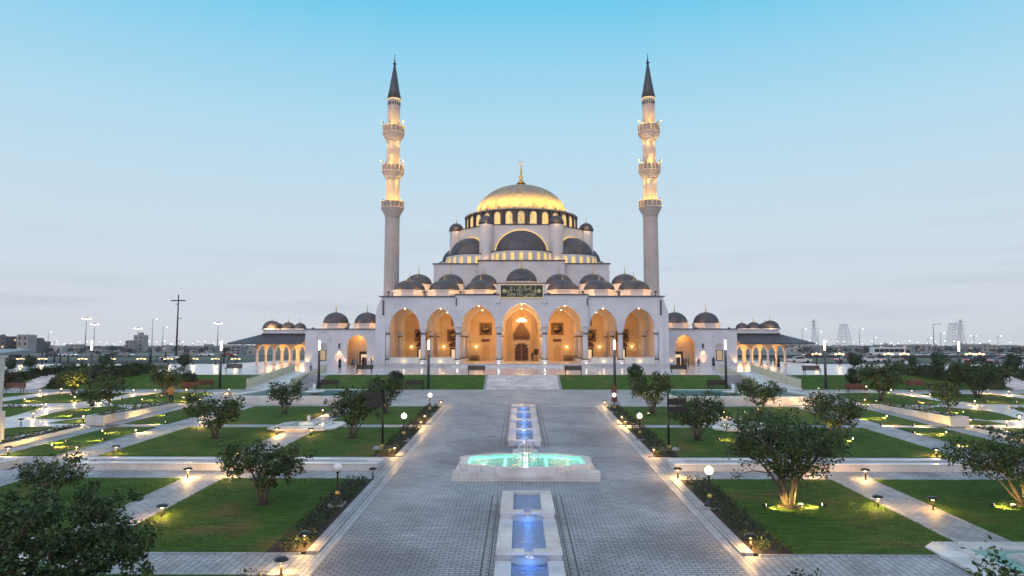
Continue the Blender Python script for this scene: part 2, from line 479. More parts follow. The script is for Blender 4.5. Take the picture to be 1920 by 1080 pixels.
class MB:
    def __init__(self):
        self.v = []; self.f = []; self.m = []; self.s = []
    def add(self, verts, faces, mi=0, smooth=False, X=None):
        o = len(self.v)
        if X is not None:
            verts = [X @ Vector(p) for p in verts]
        self.v.extend([tuple(p) for p in verts])
        for f in faces:
            self.f.append(tuple(i + o for i in f)); self.m.append(mi); self.s.append(smooth)
    def box(self, x0, x1, y0, y1, z0, z1, mi=0, X=None):
        vs = [(x0, y0, z0), (x1, y0, z0), (x1, y1, z0), (x0, y1, z0), (x0, y0, z1), (x1, y0, z1), (x1, y1, z1), (x0, y1, z1)]
        self.add(vs, [(0, 3, 2, 1), (4, 5, 6, 7), (0, 1, 5, 4), (1, 2, 6, 5), (2, 3, 7, 6), (3, 0, 4, 7)], mi, False, X)
    def prism(self, poly, z0, z1, mi=0, X=None):
        """vertical prism; z0 / z1 numbers or functions of (x, y)"""
        a = sum(p[0] * q[1] - q[0] * p[1] for p, q in zip(poly, poly[1:] + poly[:1]))
        if a < 0:
            poly = poly[::-1]
        n = len(poly)
        fz = lambda z, p: z(p[0], p[1]) if callable(z) else z
        vs = [(p[0], p[1], fz(z0, p)) for p in poly] + [(p[0], p[1], fz(z1, p)) for p in poly]
        fs = [tuple(range(n - 1, -1, -1)), tuple(range(n, 2 * n))]
        fs += [(i, (i + 1) % n, n + (i + 1) % n, n + i) for i in range(n)]
        self.add(vs, fs, mi, False, X)
    def plate(self, poly, t, mi=0, X=None):
        """outline in local x,z pushed t along local +y (front face at y=0 looks to -y)"""
        a = sum(p[0] * q[1] - q[0] * p[1] for p, q in zip(poly, poly[1:] + poly[:1]))
        if a < 0:
            poly = poly[::-1]
        n = len(poly)
        vs = [(p[0], 0, p[1]) for p in poly] + [(p[0], t, p[1]) for p in poly]
        fs = [tuple(range(n)), tuple(range(2 * n - 1, n - 1, -1))]
        fs += [((i + 1) % n, i, n + i, n + (i + 1) % n) for i in range(n)]
        self.add(vs, fs, mi, False, X)
    def lathe(self, prof, n=24, c=(0, 0, 0), mi=0, smooth=True, rib=None, a0=0.0, a1=2 * math.pi, sx=1.0, sy=1.0, X=None):
        full = abs(a1 - a0) > 6.28
        k = n if full else n + 1
        vs = []
        for (r, z) in prof:
            for i in range(k):
                a = a0 + (a1 - a0) * i / n
                q = r * (rib(i) if rib else 1)
                vs.append((c[0] + q * math.cos(a) * sx, c[1] + q * math.sin(a) * sy, c[2] + z))
        fs = []
        for j in range(len(prof) - 1):
            for i in range(n):
                i2 = (i + 1) % k if full else i + 1
                fs.append((j * k + i, j * k + i2, (j + 1) * k + i2, (j + 1) * k + i))
        self.add(vs, fs, mi, smooth, X)
        if full:
            if prof[0][0] > 1e-4:
                self.f.append(tuple(len(self.v) - len(vs) + i for i in range(k - 1, -1, -1))); self.m.append(mi); self.s.append(False)
            if prof[-1][0] > 1e-4:
                o = len(self.v) - k
                self.f.append(tuple(o + i for i in range(k))); self.m.append(mi); self.s.append(False)
    def cyl(self, c, r0, r1, h, n=12, mi=0, smooth=True, X=None):
        self.lathe([(r0, 0), (r1, h)], n, c, mi, smooth, X=X)
    def ball(self, c, r, n=14, mi=0, sz=1.0, X=None):
        m = max(5, n // 2)
        self.lathe([(r * math.sin(math.pi * j / m) + (1e-5), -r * sz * math.cos(math.pi * j / m)) for j in range(m + 1)], n, c, mi, True, X=X)
    def tube(self, pts, rad, n=6, mi=0, X=None):
        pts = [Vector(p) for p in pts]
        if not isinstance(rad, (list, tuple)):
            rad = [rad] * len(pts)
        vs = []
        for i, p in enumerate(pts):
            d = (pts[min(i + 1, len(pts) - 1)] - pts[max(i - 1, 0)])
            d.normalize()
            a = Vector((0, 0, 1)) if abs(d.z) < 0.9 else Vector((1, 0, 0))
            e1 = d.cross(a).normalized(); e2 = d.cross(e1)
            for k in range(n):
                t = 2 * math.pi * k / n
                vs.append(p + (e1 * math.cos(t) + e2 * math.sin(t)) * rad[i])
        fs = []
        for i in range(len(pts) - 1):
            for k in range(n):
                fs.append((i * n + k, (i + 1) * n + k, (i + 1) * n + (k + 1) % n, i * n + (k + 1) % n))
        fs.append(tuple(range(n)))
        fs.append(tuple(range(len(pts) * n - 1, (len(pts) - 1) * n - 1, -1)))
        self.add(vs, fs, mi, True, X)
    def arcade(self, x0, x1, y0, y1, ztop, opens, zb, X=None, mi=0, zends=None):
        """wall along local x, y0..y1 thick, with pointed openings (xl, xr, springing, apex); piers start at zb"""
        opens = sorted(opens)
        edges = [x0] + [e for o in opens for e in (o[0], o[1])] + [x1]
        for k in range(0, len(edges), 2):
            a, b = edges[k], edges[k + 1]
            if b - a > 1e-3:
                z = zb if not zends or 0 < k < len(edges) - 2 else zends
                self.box(a, b, y0, y1, z, ztop, mi, X)
        for (xl, xr, zs, za) in opens:
            w = (xr - xl) / 2; c = (xl + xr) / 2
            pr = [(c + x, zs + z) for x, z in pointed(w, za - zs)]
            n = len(pr)
            vs = []
            for (x, z) in pr:
                vs += [(x, y0, z), (x, y0, ztop), (x, y1, z), (x, y1, ztop)]
            fs = []
            for i in range(n - 1):
                a, b = 4 * i, 4 * (i + 1)
                fs += [(a, b, b + 1, a + 1), (b + 2, a + 2, a + 3, b + 3), (b, a, a + 2, b + 2), (a + 1, b + 1, b + 3, a + 3)]
            self.add(vs, fs, mi, False, X)
            for xx in (xl, xr):            # below the springing nothing: the opening is clear
                pass
    def obj(self, name, mats, parent=None, loc=None, world=False, rotz=0):
        if not isinstance(mats, (list, tuple)):
            mats = [mats]
        me = bpy.data.meshes.new(name)
        me.from_pydata(self.v, [], self.f)
        for q in mats:
            me.materials.append(M[q] if isinstance(q, str) else q)
        me.polygons.foreach_set('material_index', self.m)
        me.polygons.foreach_set('use_smooth', self.s)
        me.update()
        o = bpy.data.objects.new(name, me)
        C.objects.link(o)
        if parent is not None:
            o.parent = parent
            if world:
                o.location = -wloc(parent)
        if loc is not None:
            o.location = loc
        o.rotation_euler.z = rotz
        return o

def wloc(o):
    p = Vector((0, 0, 0))
    while o is not None:
        p = p + o.location
        o = o.parent
    return p
def tag(o, label=None, cat=None, group=None, kind=None):
    if label: o['label'] = label
    if cat: o['category'] = cat
    if group: o['group'] = group
    if kind: o['kind'] = kind
    return o
def thing(name, label, cat, loc=(0, 0, 0), rz=0.0, group=None):
    o = bpy.data.objects.new(name, None)
    C.objects.link(o)
    o.location = loc
    o.rotation_euler.z = rz
    o.empty_display_size = 0.3
    return tag(o, label, cat, group)
def kids(o):
    return [c for c in list(o.children)]
def copy_tree(o, parent=None, top=True, loc=None, rz=None, label=None, scale=None, group=None):
    c = o.copy()
    C.objects.link(c)
    if parent is not None:
        c.parent = parent
    if loc is not None: c.location = loc
    if rz is not None: c.rotation_euler.z = rz
    if label: c['label'] = label
    if group: c['group'] = group
    if scale is not None: c.scale = scale if isinstance(scale, (tuple, list)) else (scale,) * 3
    for ch in kids(o):
        copy_tree(ch, c, False)
    return c
def lamp(parent, loc, power, col=WARM, radius=0.08, kind='POINT', aim=None, angle=90, blend=0.6, world=False):
    d = bpy.data.lights.new('lamp_light', kind)
    d.energy = power
    d.color = col
    d.shadow_soft_size = radius
    if kind == 'SPOT':
        d.spot_size = R(angle)
        d.spot_blend = blend
    o = bpy.data.objects.new('lamp_light', d)
    C.objects.link(o)
    p = Vector(loc)
    if parent is not None:
        o.parent = parent
        if world:
            p = p - wloc(parent)
    o.location = p
    if aim is not None:
        o.rotation_euler = (Vector(aim)).to_track_quat('-Z', 'Y').to_euler()
    return o
def struct(mb, name, mats, kind='structure'):
    return tag(mb.obj(name, mats), kind=kind)
# ================================================================== THE LAND
def ground():
    ys = [-60, 0, 71.9, 86.5, 87.5, 118, 123, 400, 9000]
    zz = [zp(-60) - .06, -.06, zp(71.9) - .06, zp(71.9) - .06, ZT - .4, ZT - .4, ZFAR, ZFAR, ZFAR]
    xs = [-9000, -300, -75, 75, 300, 9000]
    mb = MB()
    vs = [(x, y, z) for y, z in zip(ys, zz) for x in xs]
    n = len(xs)
    mb.add(vs, [(j * n + i, j * n + i + 1, (j + 1) * n + i + 1, (j + 1) * n + i) for j in range(len(ys) - 1) for i in range(n - 1)])
    struct(mb, 'ground', 'field')
ground()

def sheet(mb, poly, off, thick=0.05, mi=0):
    mb.prism([(p[0], p[1]) for p in poly], lambda x, y: zp(y) + off - thick, lambda x, y: zp(y) + off, mi)
def rect(x0, x1, y0, y1):
    return [(x0, y0), (x1, y0), (x1, y1), (x0, y1)]
def both(fn):
    for s in (-1, 1):
        fn(s)
AV = 6.39
# avenue
mb = MB(); sheet(mb, rect(-6.05, 6.05, 2, 57.4), 0.0); struct(mb, 'avenue_paving', 'paver')
mb = MB()
for s in (-1, 1):
    sheet(mb, rect(s * 6.055, s * AV, 2, 57.4), 0.004)
struct(mb, 'avenue_border', 'border')
mb = MB(); sheet(mb, rect(-27.6, 27.6, 57.402, 71.9), 0.002); struct(mb, 'cross_avenue_paving', 'cross')
# kerbs beside the planting beds, garden paths
KB = [(2, 19.3), (21.3, 31.0), (36.3, 45.7), (47.6, 57.3)]
mb = MB()
for s in (-1, 1):
    for y0, y1 in KB:
        sheet(mb, rect(s * 6.395, s * 6.78, y0, y1), 0.05, 0.15)
struct(mb, 'kerb', 'kerb')
mb = MB()
for s in (-1, 1):
    sheet(mb, rect(s * 6.395, s * 60, 19.5, 21.1), 0.012)
    sheet(mb, rect(s * 6.395, s * 60, 31.1, 32.75), 0.012)
    sheet(mb, rect(s * 6.395, s * 60, 34.35, 36.1), 0.012)
    sheet(mb, rect(s * 6.395, s * 6.99, 32.751, 34.349), 0.012)
    sheet(mb, rect(s * 6.395, s * 27.59, 46.0, 47.35), 0.012)
    sheet(mb, rect(s * 27.605, s * 70, 69.3, 71.9), 0.012)
    sheet(mb, rect(s * 27.605, s * 30.2, 57.402, 69.29), 0.012)
struct(mb, 'path', 'path')
mb = MB()
for s in (-1, 1):
    for a, b in ((13.65, 15.25), (22.5, 24.5), (27.6, 28.85)):
        if a < 20:
            for y0, y1 in ((22.3, 31.09), (36.11, 43.9), (48.1, 57.39)):
                sheet(mb, rect(s * a, s * b, y0, y1), 0.016)
        else:
            for y0, y1 in ((2, 19.49), (21.11, 31.09), (32.76, 34.34), (36.11, 45.99), (47.36, 57.39)):
                sheet(mb, rect(s * a, s * b, y0, y1), 0.016)
struct(mb, 'garden_path', 'path')
# path edging stones
mb = MB()
for s in (-1, 1):
    for a in (13.53, 15.26, 22.38, 24.51):
        for y0, y1 in ((22.4, 31.0), (36.2, 43.8)):
            sheet(mb, rect(s * a, s * (a + .11), y0, y1), 0.04, 0.1)
    for y in (19.38, 21.11):
        sheet(mb, rect(s * 6.9, s * 13.4, y, y + .11), 0.04, 0.1)
        sheet(mb, rect(s * 15.4, s * 22.3, y, y + .11), 0.04, 0.1)
struct(mb, 'path_edging', 'kerb')

# lawns
mb = MB()
LY = [(2, 19.37), (21.23, 31.05), (36.15, 45.95), (47.4, 57.35)]
LXS = [(8.0, 13.52), (15.38, 22.37), (24.63, 27.58)]
for s in (-1, 1):
    for y0, y1 in LY:
        for x0, x1 in LXS:
            sheet(mb, rect(s * x0, s * x1, y0, y1), 0.045, 0.1)
    sheet(mb, rect(s * 28.87, s * 44, 2, 19.37), 0.045, 0.1)
    sheet(mb, rect(s * 28.87, s * 44, 21.23, 31.05), 0.045, 0.1)
# irregular lawns of the outer garden, mirrored about the axis
OUT = [[(3, 764), (78, 763), (70, 768), (15, 782), (-60, 786), (-60, 764)],
       [(66, 785), (98, 775), (130, 768.5), (214, 762), (243, 767), (165, 781), (125, 786)],
       [(92, 794), (128, 788), (185, 784), (162, 795)],
       [(-60, 812), (35, 802), (100, 801), (85, 808), (0, 821), (-60, 830)],
       [(3, 754), (115, 738.5), (247, 737.5), (188, 750), (130, 756), (5, 758)],
       [(203, 753), (303, 736), (400, 737), (374, 748), (350, 756), (218, 759)],
       [(-60, 738), (76, 737), (3, 746), (-60, 750)]]
outer_lawns = []
for poly in OUT:
    pts = [G(u, v) for u, v in poly]
    outer_lawns.append(pts)
    for s in (1, -1):
        sheet(mb, [(s * p.x, p.y) for p in pts], 0.05, 0.06)
lawn = struct(mb, 'lawn_grass', 'lawn', 'stuff')
# marble floor of the outer garden
mb = MB()
for s in (-1, 1):
    sheet(mb, rect(s * 30.21, s * 75, 36.15, 69.28), 0.008)
    sheet(mb, rect(s * 28.86, s * 30.2, 36.15, 46.0), 0.008)
struct(mb, 'marble_path', 'marble')
# sloping lawns below the terrace, on both sides of the steps
def bank(x, y):
    return zp(71.9) + 0.01 + (ZT - 0.02 - zp(71.9)) * max(0, min(1, (y - 71.95) / 5.4))
mb = MB()
for s in (-1, 1):
    for x0, x1 in ((4.12, 21.9), (29.32, 70)):
        mb.prism(rect(s * x0, s * x1, 71.95, 77.35), zp(71.9) - .3, bank)
tag(mb.obj('bank_grass', 'lawn'), kind='stuff')
# the marble terrace
mb = MB()
mb.prism(rect(-24.2, 24.2, 77.36, 150), zp(71.9) - .3, ZT)
for s in (-1, 1):
    mb.prism(rect(s * 29.35, s * 53, 77.36, 150), zp(71.9) - .3, ZT)
    mb.prism(rect(s * 24.2, s * 29.35, 86, 150), zp(71.9) - .3, ZT)
    mb.prism(rect(s * 53, s * 98, 77.36, 121.5), zp(71.9) - .3, ZT)
struct(mb, 'terrace_floor', 'terrace')

# ------------------------------------------------------------------ steps and ramps
t = thing('stone_steps', 'wide flight of white marble steps rising from the avenue to the mosque terrace', 'steps', (0, 71.95, zp(71.9)))
mb = MB()
n = 9; z0 = zp(71.9); dz = (ZT - z0) / n
for i in range(n):
    y = 71.95 + i * 0.6
    mb.box(-3.85, 3.85, y, 77.355, z0 + i * dz - (0.2 if i == 0 else 0), z0 + (i + 1) * dz - (0.003 if i == n - 1 else 0))
mb.obj('flight', 'marble', t, world=True)
for s in (-1, 1):
    mb = MB()
    mb.prism(rect(s * 3.86, s * 4.11, 71.95, 77.355), z0 - .2, lambda x, y: bank(x, y) + .05)
    mb.obj('side_stone', 'kerb', t, world=True)

def ramp_thing(s):
    side = 'left' if s < 0 else 'right'
    t = thing('access_ramp', 'marble access ramp between cream panel railings in front of the %s side wing' % side, 'ramp',
              (s * 26.8, 73.2, zp(73.2)), group='access ramps up to the terrace')
    zr = lambda y: zp(72) + (ZT - zp(72)) * max(0, min(1, (y - 72) / 14.0))
    mb = MB()
    mb.prism(rect(s * 24.55, s * 29.1, 72, 86), zp(72) - .3, lambda x, y: zr(y) + .006)
    mb.obj('ramp_floor', 'marble', t, world=True)
    for x, (y0, y1) in ((29.2, (72.6, 88.0)), (24.4, (72.2, 85.5))):
        mb = MB(); nseg = 14
        mb.prism([(s * (x - .05), y0), (s * (x + .05), y0), (s * (x + .05), y1), (s * (x - .05), y1)],
                 lambda xx, y: zr(y) + .10, lambda xx, y: zr(y) + .92)
        pan = mb.obj('railing_panel', 'parapet', t, world=True)
        mb = MB()
        mb.prism([(s * (x - .16), y0 - .1), (s * (x + .16), y0 - .1), (s * (x + .16), y1), (s * (x - .16), y1)],
                 lambda xx, y: zr(y) - .05, lambda xx, y: zr(y) + .098)
        mb.obj('kerb_stone', 'marble', t, world=True)
        mb = MB()
        mb.tube([(s * x, y0, zr(y0) + 1.04), (s * x, y1, zr(y1) + 1.04)], .028)
        k = int((y1 - y0) / 0.7)
        for i in range(k + 1):
            y = y0 + .05 + (y1 - y0 - .1) * i / k
            mb.tube([(s * x, y, zr(y) + .9), (s * x, y, zr(y) + 1.04)], .022)
        mb.obj('handrail', 'steel', t, world=True)
        mb = MB()
        mb.tube([(s * (x + .001), y0, zr(y0) + .12), (s * (x + .001), y0, zr(y0) + 1.05)], .05)
        mb.obj('end_post', 'parapet', t, world=True)
    st = thing('side_steps', 'narrow flight of striped stone steps alongside the inner railing of the %s ramp' % side, 'steps',
               (s * 23.1, 72, zp(72)), group='narrow steps beside the ramps')
    mb = MB(); n = 12
    for i in range(n):
        mb.box(min(s * 21.95, s * 24.2), max(s * 21.95, s * 24.2), 71.95 + i * .45, 77.354, zp(72) + i * .107 - (.1 if i == 0 else 0), zp(72) + (i + 1) * .107 - .012)
    mb.obj('flight', 'kerb', st, world=True)
both(ramp_thing)

# ------------------------------------------------------------------ pools
def pool_side(s):
    side = 'left' if s < 0 else 'right'
    z = zp(60)
    t = thing('rectangular_pool', 'long raised marble pool of teal water on the %s of the cross avenue' % side, 'pool',
              (s * 19.2, 59, zp(59)), group='raised pools beside the cross avenue')
    X0, X1, Y0, Y1, ZR = 12.4, 26.0, 58.9, 68.6, zp(58.9) + .68
    mb = MB()
    w = .75
    mb.box(min(s * X0, s * X1), max(s * X0, s * X1), Y0, Y0 + w, z - .4, ZR)
    mb.box(min(s * X0, s * X1), max(s * X0, s * X1), Y1 - w, Y1, z - .4, ZR + .02)
    mb.box(min(s * X0, s * (X0 + w)), max(s * X0, s * (X0 + w)), Y0 + w, Y1 - w, z - .4, ZR)
    mb.box(min(s * X1, s * (X1 - w)), max(s * X1, s * (X1 - w)), Y0 + w, Y1 - w, z - .4, ZR)
    mb.obj('rim', 'marblewall', t, world=True)
    mb = MB()
    a, b = sorted((s * (X0 + w), s * (X1 - w)))
    mb.box(a, b, Y0 + w, Y1 - w, z - .3, ZR - .55)
    mb.box(a, b, Y1 - w - .05, Y1 - w, z - .3, ZR - .02)
    mb.obj('basin', 'tealtile', t, world=True)
    mb = MB(); mb.box(a, b, Y0 + w, Y1 - w - .051, ZR - .20, ZR - .16); mb.obj('water', 'tealwater', t, world=True)
    f = thing('bubbling_fountain', 'white marble fountain bowl with a short jet inside the %s teal pool' % side, 'fountain', (s * 19.0, 62.5, ZR - .5),
              group='fountain bowls in the raised pools')
    mb = MB()
    mb.lathe([(.5, 0), (.4, .15), (.25, .3), (.35, .5), (.95, .62), (1.0, .72), (.9, .72), (.3, .6)], 20)
    mb.obj('bowl', 'marble', f)
    mb = MB(); mb.lathe([(.05, .6), (.09, .9), (.16, 1.15), (.02, 1.45)], 8); mb.obj('jet', 'foam', f)
M['tealwater'] = water_mat('teal_water', (0.45, 0.72, 0.70), (0.13, 0.30, 0.30), 4, 0.15, 0.55, .45)
M['clearwater'] = water_mat('clear_turquoise_water', (0.75, 1.0, 0.93), (0.46, 0.86, 0.78), 4, 0.45, 0.60, .8)
M['bluewater'] = water_mat('blue_water', (0.62, 0.76, 0.98), (0.30, 0.42, 0.72), 3.2, 1.0, 0.35, 1.0, .14)
M['foam'] = mat('falling_water', (0.80, 0.86, 0.90), 0.25, var=0.1, scale=12)
both(pool_side)

# long channels of water along the garden strip
def channel(x0, x1, side, which):
    z = zp(33.5)
    c = (x0 + x1) / 2
    t = thing('water_channel', 'long low marble water channel across the %s garden, %s' % (side, which), 'water channel', (c, 33.5, zp(33.5)),
              group='marble water channels across the garden')
    y0, y1, zr = 32.78, 34.32, zp(32.78) + .31
    mb = MB(); w = .34
    mb.box(x0, x1, y0, y0 + w, z - .3, zr); mb.box(x0, x1, y1 - w, y1, z - .3, zr + .004)
    mb.box(x0, x0 + .7, y0 + w, y1 - w, z - .3, zr); mb.box(x1 - .7, x1, y0 + w, y1 - w, z - .3, zr)
    mb.obj('rim', 'marblewall', t, world=True)
    mb = MB(); mb.box(x0 - .02, x1 + .02, y0 - .03, y0 + w + .01, zr + .005, zr + .05); mb.box(x0 - .02, x1 + .02, y1 - w - .01, y1 + .03, zr + .005, zr + .055); mb.obj('coping', 'litrim', t, world=True)
    mb = MB(); mb.box(x0 + .7, x1 - .7, y0 + w, y1 - w, z - .25, zr - .3); mb.obj('basin', 'bluetile', t, world=True)
    mb = MB(); mb.box(x0 + .7, x1 - .7, y0 + w, y1 - w, zr - .12, zr - .09); mb.obj('water', 'bluewater', t, world=True)
channel(-21.9, -7.0, 'left', 'the stretch nearest the avenue')
channel(-45, -25.0, 'left', 'the outer stretch beyond the path')
channel(7.0, 21.9, 'right', 'the stretch nearest the avenue')
channel(25.0, 45, 'right', 'the outer stretch beyond the path')

# low square fountains on the garden paths
def pad(x, y, label):
    z = zp(y)
    t = thing('low_fountain', label, 'fountain', (x, y, z), group='low square fountains on the garden paths')
    def cut(h, c):
        return [(-h + c, -h), (h - c, -h), (h, -h + c), (h, h - c), (h - c, h), (-h + c, h), (-h, h - c), (-h, -h + c)]
    top = .13
    mb = MB()
    mb.prism(cut(2.05, .5), -.25, top - .09); mb.prism(cut(2.2, .55), top - .088, top)
    mb.obj('slab', 'marble', t)
    mb = MB()
    for k in range(4):
        X = Matrix.Rotation(k * math.pi / 2, 4, 'Z')
        mb.box(-1.35, 1.35, -1.45, -1.2, top + .001, top + .07, 0, X)
    mb.obj('inner_rim', 'marblewall', t)
    mb = MB(); mb.box(-1.19, 1.19, -1.19, 1.19, top + .002, top + .035); mb.obj('water', 'clearwater', t)
    mb = MB()
    mb.box(-.5, .5, -.5, .5, top + .036, top + .13); mb.box(-.34, .34, -.34, .34, top + .13, top + .2)
    mb.lathe([(.13, 0), (.09, .1), (.13, .24), (.10, .4), (.02, .45)], 10, (0, 0, top + .2))
    mb.obj('centre_block', 'marble', t)
    lamp(t, (0, -.9, top + .5), 6, (0.85, 1.0, 0.92), .1)
pad(-14.45, 46.3, 'flat square white marble fountain on the left garden path beyond the water channel')
pad(14.45, 46.3, 'flat square white marble fountain on the right garden path behind the big tree')
pad(14.45, 20.2, 'flat white marble fountain in the near right corner behind bare twigs')
pad(-14.45, 20.2, 'flat white marble fountain hidden behind the near left corner tree')

# cascade of basins down the middle of the avenue
def basin(y0, y1, which, top_one):
    """y0 front, y1 where the next basin up begins; its spill falls on a rounded ledge at the back of this pool"""
    W2 = .94
    zt = zp((y0 + y1) / 2) + .26
    t = thing('cascade_basin', 'marble cascade basin of blue water, %s' % which, 'basin', (0, y0, zp(y0)), group='marble cascade basins on the avenue')
    mb = MB()
    wx, wy = .42, .40
    yb = y1 - (.42 if top_one else .0)
    tp = lambda x, y: zt - (0 if top_one else .075 * max(0, y - y0 - .5) / 3.7)
    for a, b in ((-W2, -W2 + wx), (W2 - wx, W2)):
        mb.prism(rect(a, b, y0, y1 - .003), zp(y0) - .3, lambda x, y: tp(x, y) - .07)
        mb.prism(rect(a + (0 if a > 0 else -.03), b + (.03 if a > 0 else 0), y0 - .035, y1 - .04), lambda x, y: tp(x, y) - .069, tp)
    if top_one:
        mb.box(-W2 + wx, W2 - wx, yb, y1 - .003, zp(y0) - .3, zt - .002)
    mb.box(-W2 + wx, -.13, y0, y0 + wy, zp(y0) - .3, zt - .072); mb.box(.13, W2 - wx, y0, y0 + wy, zp(y0) - .3, zt - .072)
    mb.box(-W2 + wx, -.13, y0 - .033, y0 + wy, zt - .071, zt - .003); mb.box(.13, W2 - wx, y0 - .033, y0 + wy, zt - .071, zt - .003)
    mb.box(-.129, .129, y0 + .02, y0 + wy, zp(y0) - .3, zt - .09)
    mb.obj('marble_rim', 'marble', t, world=True)
    mb = MB(); mb.box(-W2 + wx, W2 - wx, y0 + wy, yb - .004, zp(y0) - .25, zt - .27); mb.obj('basin_floor', 'bluetile', t, world=True)
    mb = MB(); mb.box(-W2 + wx, W2 - wx, y0 + wy, yb - .004, zt - .13, zt - .10); mb.obj('water', 'bluewater', t, world=True)
    # the spill through the notch: a tongue widening into a curved veil
    mb = MB(); n = 16; rows = []
    for (rr, dz) in ((.16, -.078), (.30, -.085), (.46, -.10), (.56, -.14), (.60, -.235)):
        rows.append([(-rr * math.cos(math.pi * k / n) * (.4 + rr), y0 + .06 - rr * math.sin(math.pi * k / n) * .85, zt + dz) for k in range(n + 1)])
    vs = [p for r_ in rows for p in r_]
    fs = [(a * (n + 1) + k, (a + 1) * (n + 1) + k, (a + 1) * (n + 1) + k + 1, a * (n + 1) + k + 1) for a in range(len(rows) - 1) for k in range(n)]
    mb.add(vs, fs, 0, True)
    mb.obj('spill', 'veil', t, world=True)
    lamp(t, (0, y0 - .62, zt + .03), 7, (0.10, 0.34, 1.0), .06, world=True)
    return t
M['veil'] = water_mat('falling_veil', (0.75, 0.85, 1.0), (0.55, 0.68, 0.92), 22, 0.8, 0.45)
FR = [24.65, 20.4, 16.15, 11.9]
for k, w in enumerate(('first in front of the big fountain', 'second in front of the big fountain', 'nearest, at the bottom edge', 'below the bottom edge')):
    basin(FR[k], FR[k - 1] if k else 28.3, w, k == 0)
BR = [39.3, 43.5, 47.7, 51.9, 55.6]
for k, w in enumerate(('first behind the big fountain', 'second behind the big fountain', 'third behind the big fountain', 'fourth behind the big fountain', 'farthest, nearest the steps')):
    basin(BR[k], BR[k + 1] if k < 4 else 57.2, w, k == 4)
mb = MB()
for y0, y1 in ((8, 28.2), (38.8, 57.2)):
    for s in (-1, 1):
        for x in (1.12, 1.36):
            sheet(mb, rect(s * x, s * (x + .035), y0, y1), 0.006, 0.03)
struct(mb, 'drain_line_paving', 'black')

# the big octagonal fountain
def big_fountain():
    yc = 32.95
    z = zp(yc)
    t = thing('octagonal_fountain', 'large marble octagonal fountain full of glowing turquoise water in the middle of the avenue', 'fountain', (0, yc, z))
    h1, h2 = .30, .50
    mb = MB()
    ax, ay = 3.28, 2.22
    # four corner platforms with sunk triangles, and the octagon wall
    oc = lambda x, y, cx, cy: [(-x + cx, -y), (x - cx, -y), (x, -y + cy), (x, y - cy), (x - cx, y), (-x + cx, y), (-x, y - cy), (-x, -y + cy)]
    mb.box(-ax, ax, -ay, ay, -.4, h1 - .16)
    for sx in (-1, 1):
        for sy in (-1, 1):
            a, b = sorted((sx * ax, sx * (ax - .42))); c, d = sorted((sy * ay, sy * (ay - .65)))
            mb.box(a, b, c, d, h1 - .16, h1)
            a, b = sorted((sx * (ax - .42), sx * 1.3)); c, d = sorted((sy * ay, sy * (ay - .3)))
            mb.box(a, b, c, d, h1 - .16, h1 - .002)
    mb.obj('base', 'marblewall', t)
    mb = MB()
    o1 = oc(3.05, 2.12, 1.55, .95); o2 = oc(2.72, 1.78, 1.36, .80)
    k = 8
    vs = [(p[0], p[1], h1 - .16) for p in o1] + [(p[0], p[1], h2) for p in o1] + [(p[0], p[1], h2) for p in o2] + [(p[0], p[1], -.1) for p in o2]
    fs = []
    for i in range(k):
        j = (i + 1) % k
        fs += [(i, j, k + j, k + i), (k + i, k + j, 2 * k + j, 2 * k + i), (2 * k + i, 2 * k + j, 3 * k + j, 3 * k + i)]
    mb.add(vs, fs)
    mb.obj('octagon_rim', 'marble', t)
    mb = MB(); mb.prism(oc(2.715, 1.775, 1.36, .80), h1 - .155, h1 - .08); mb.obj('basin_floor', 'pooltile', t)
    mb = MB(); mb.prism(oc(2.715, 1.775, 1.36, .80), h2 - .085, h2 - .055); mb.obj('water', 'clearwater', t)
    pr = oc(2.66, 1.72, 1.34, .78)
    mb = MB()
    for p, q in zip(pr, pr[1:] + pr[:1]):
        mb.tube([(p[0], p[1], h2 - .15), (q[0], q[1], h2 - .15)], .03, 6)
    mb.obj('underwater_light', lit('turquoise_led', (0.30, 1.0, 0.80), 23), t)
    b = MB()
    b.lathe([(.30, .2), (.20, .55), (.16, .75), (.5, .86), (.58, .95), (.54, .96), (.12, .88), (.09, 1.1), (.26, 1.18), (.30, 1.25), (.05, 1.22), (.05, 1.4), (.01, 1.45)], 22)
    bowl = b.obj('tiered_bowl', 'marble', t)
    b = MB()
    rnd = random.Random(3)
    for i in range(26):
        a = 2 * math.pi * i / 26
        r = .57 + rnd.uniform(-.01, .03)
        b.tube([(r * math.cos(a), r * math.sin(a), .95), ((r + .05) * math.cos(a), (r + .05) * math.sin(a), .75), ((r + .07) * math.cos(a), (r + .07) * math.sin(a), .44)], [.010, .012, .014], 4)
    b.obj('falling_water', 'foam', t)
    b = MB()
    for i in range(14):
        a = 2 * math.pi * i / 14
        b.tube([(.29 * math.cos(a), .29 * math.sin(a), 1.25), (.34 * math.cos(a), .34 * math.sin(a), 1.1), (.36 * math.cos(a), .36 * math.sin(a), .95)], [.009, .01, .012], 4)
    b.tube([(0, 0, 1.4), (0, 0, 1.62)], [.03, .012], 5)
    b.obj('falling_water', 'foam', t)
    for x, y in ((-2.0, 0), (-1.0, -.9), (1.0, -.9), (2.0, 0), (-1.0, .9), (1.0, .9)):
        lamp(t, (x, y, h2 - .17), 7, (0.42, 1.0, 0.80), .12)
    lamp(t, (0, -.75, h2 + .12), 14, (0.80, 1.0, 0.80), .08)
big_fountain()
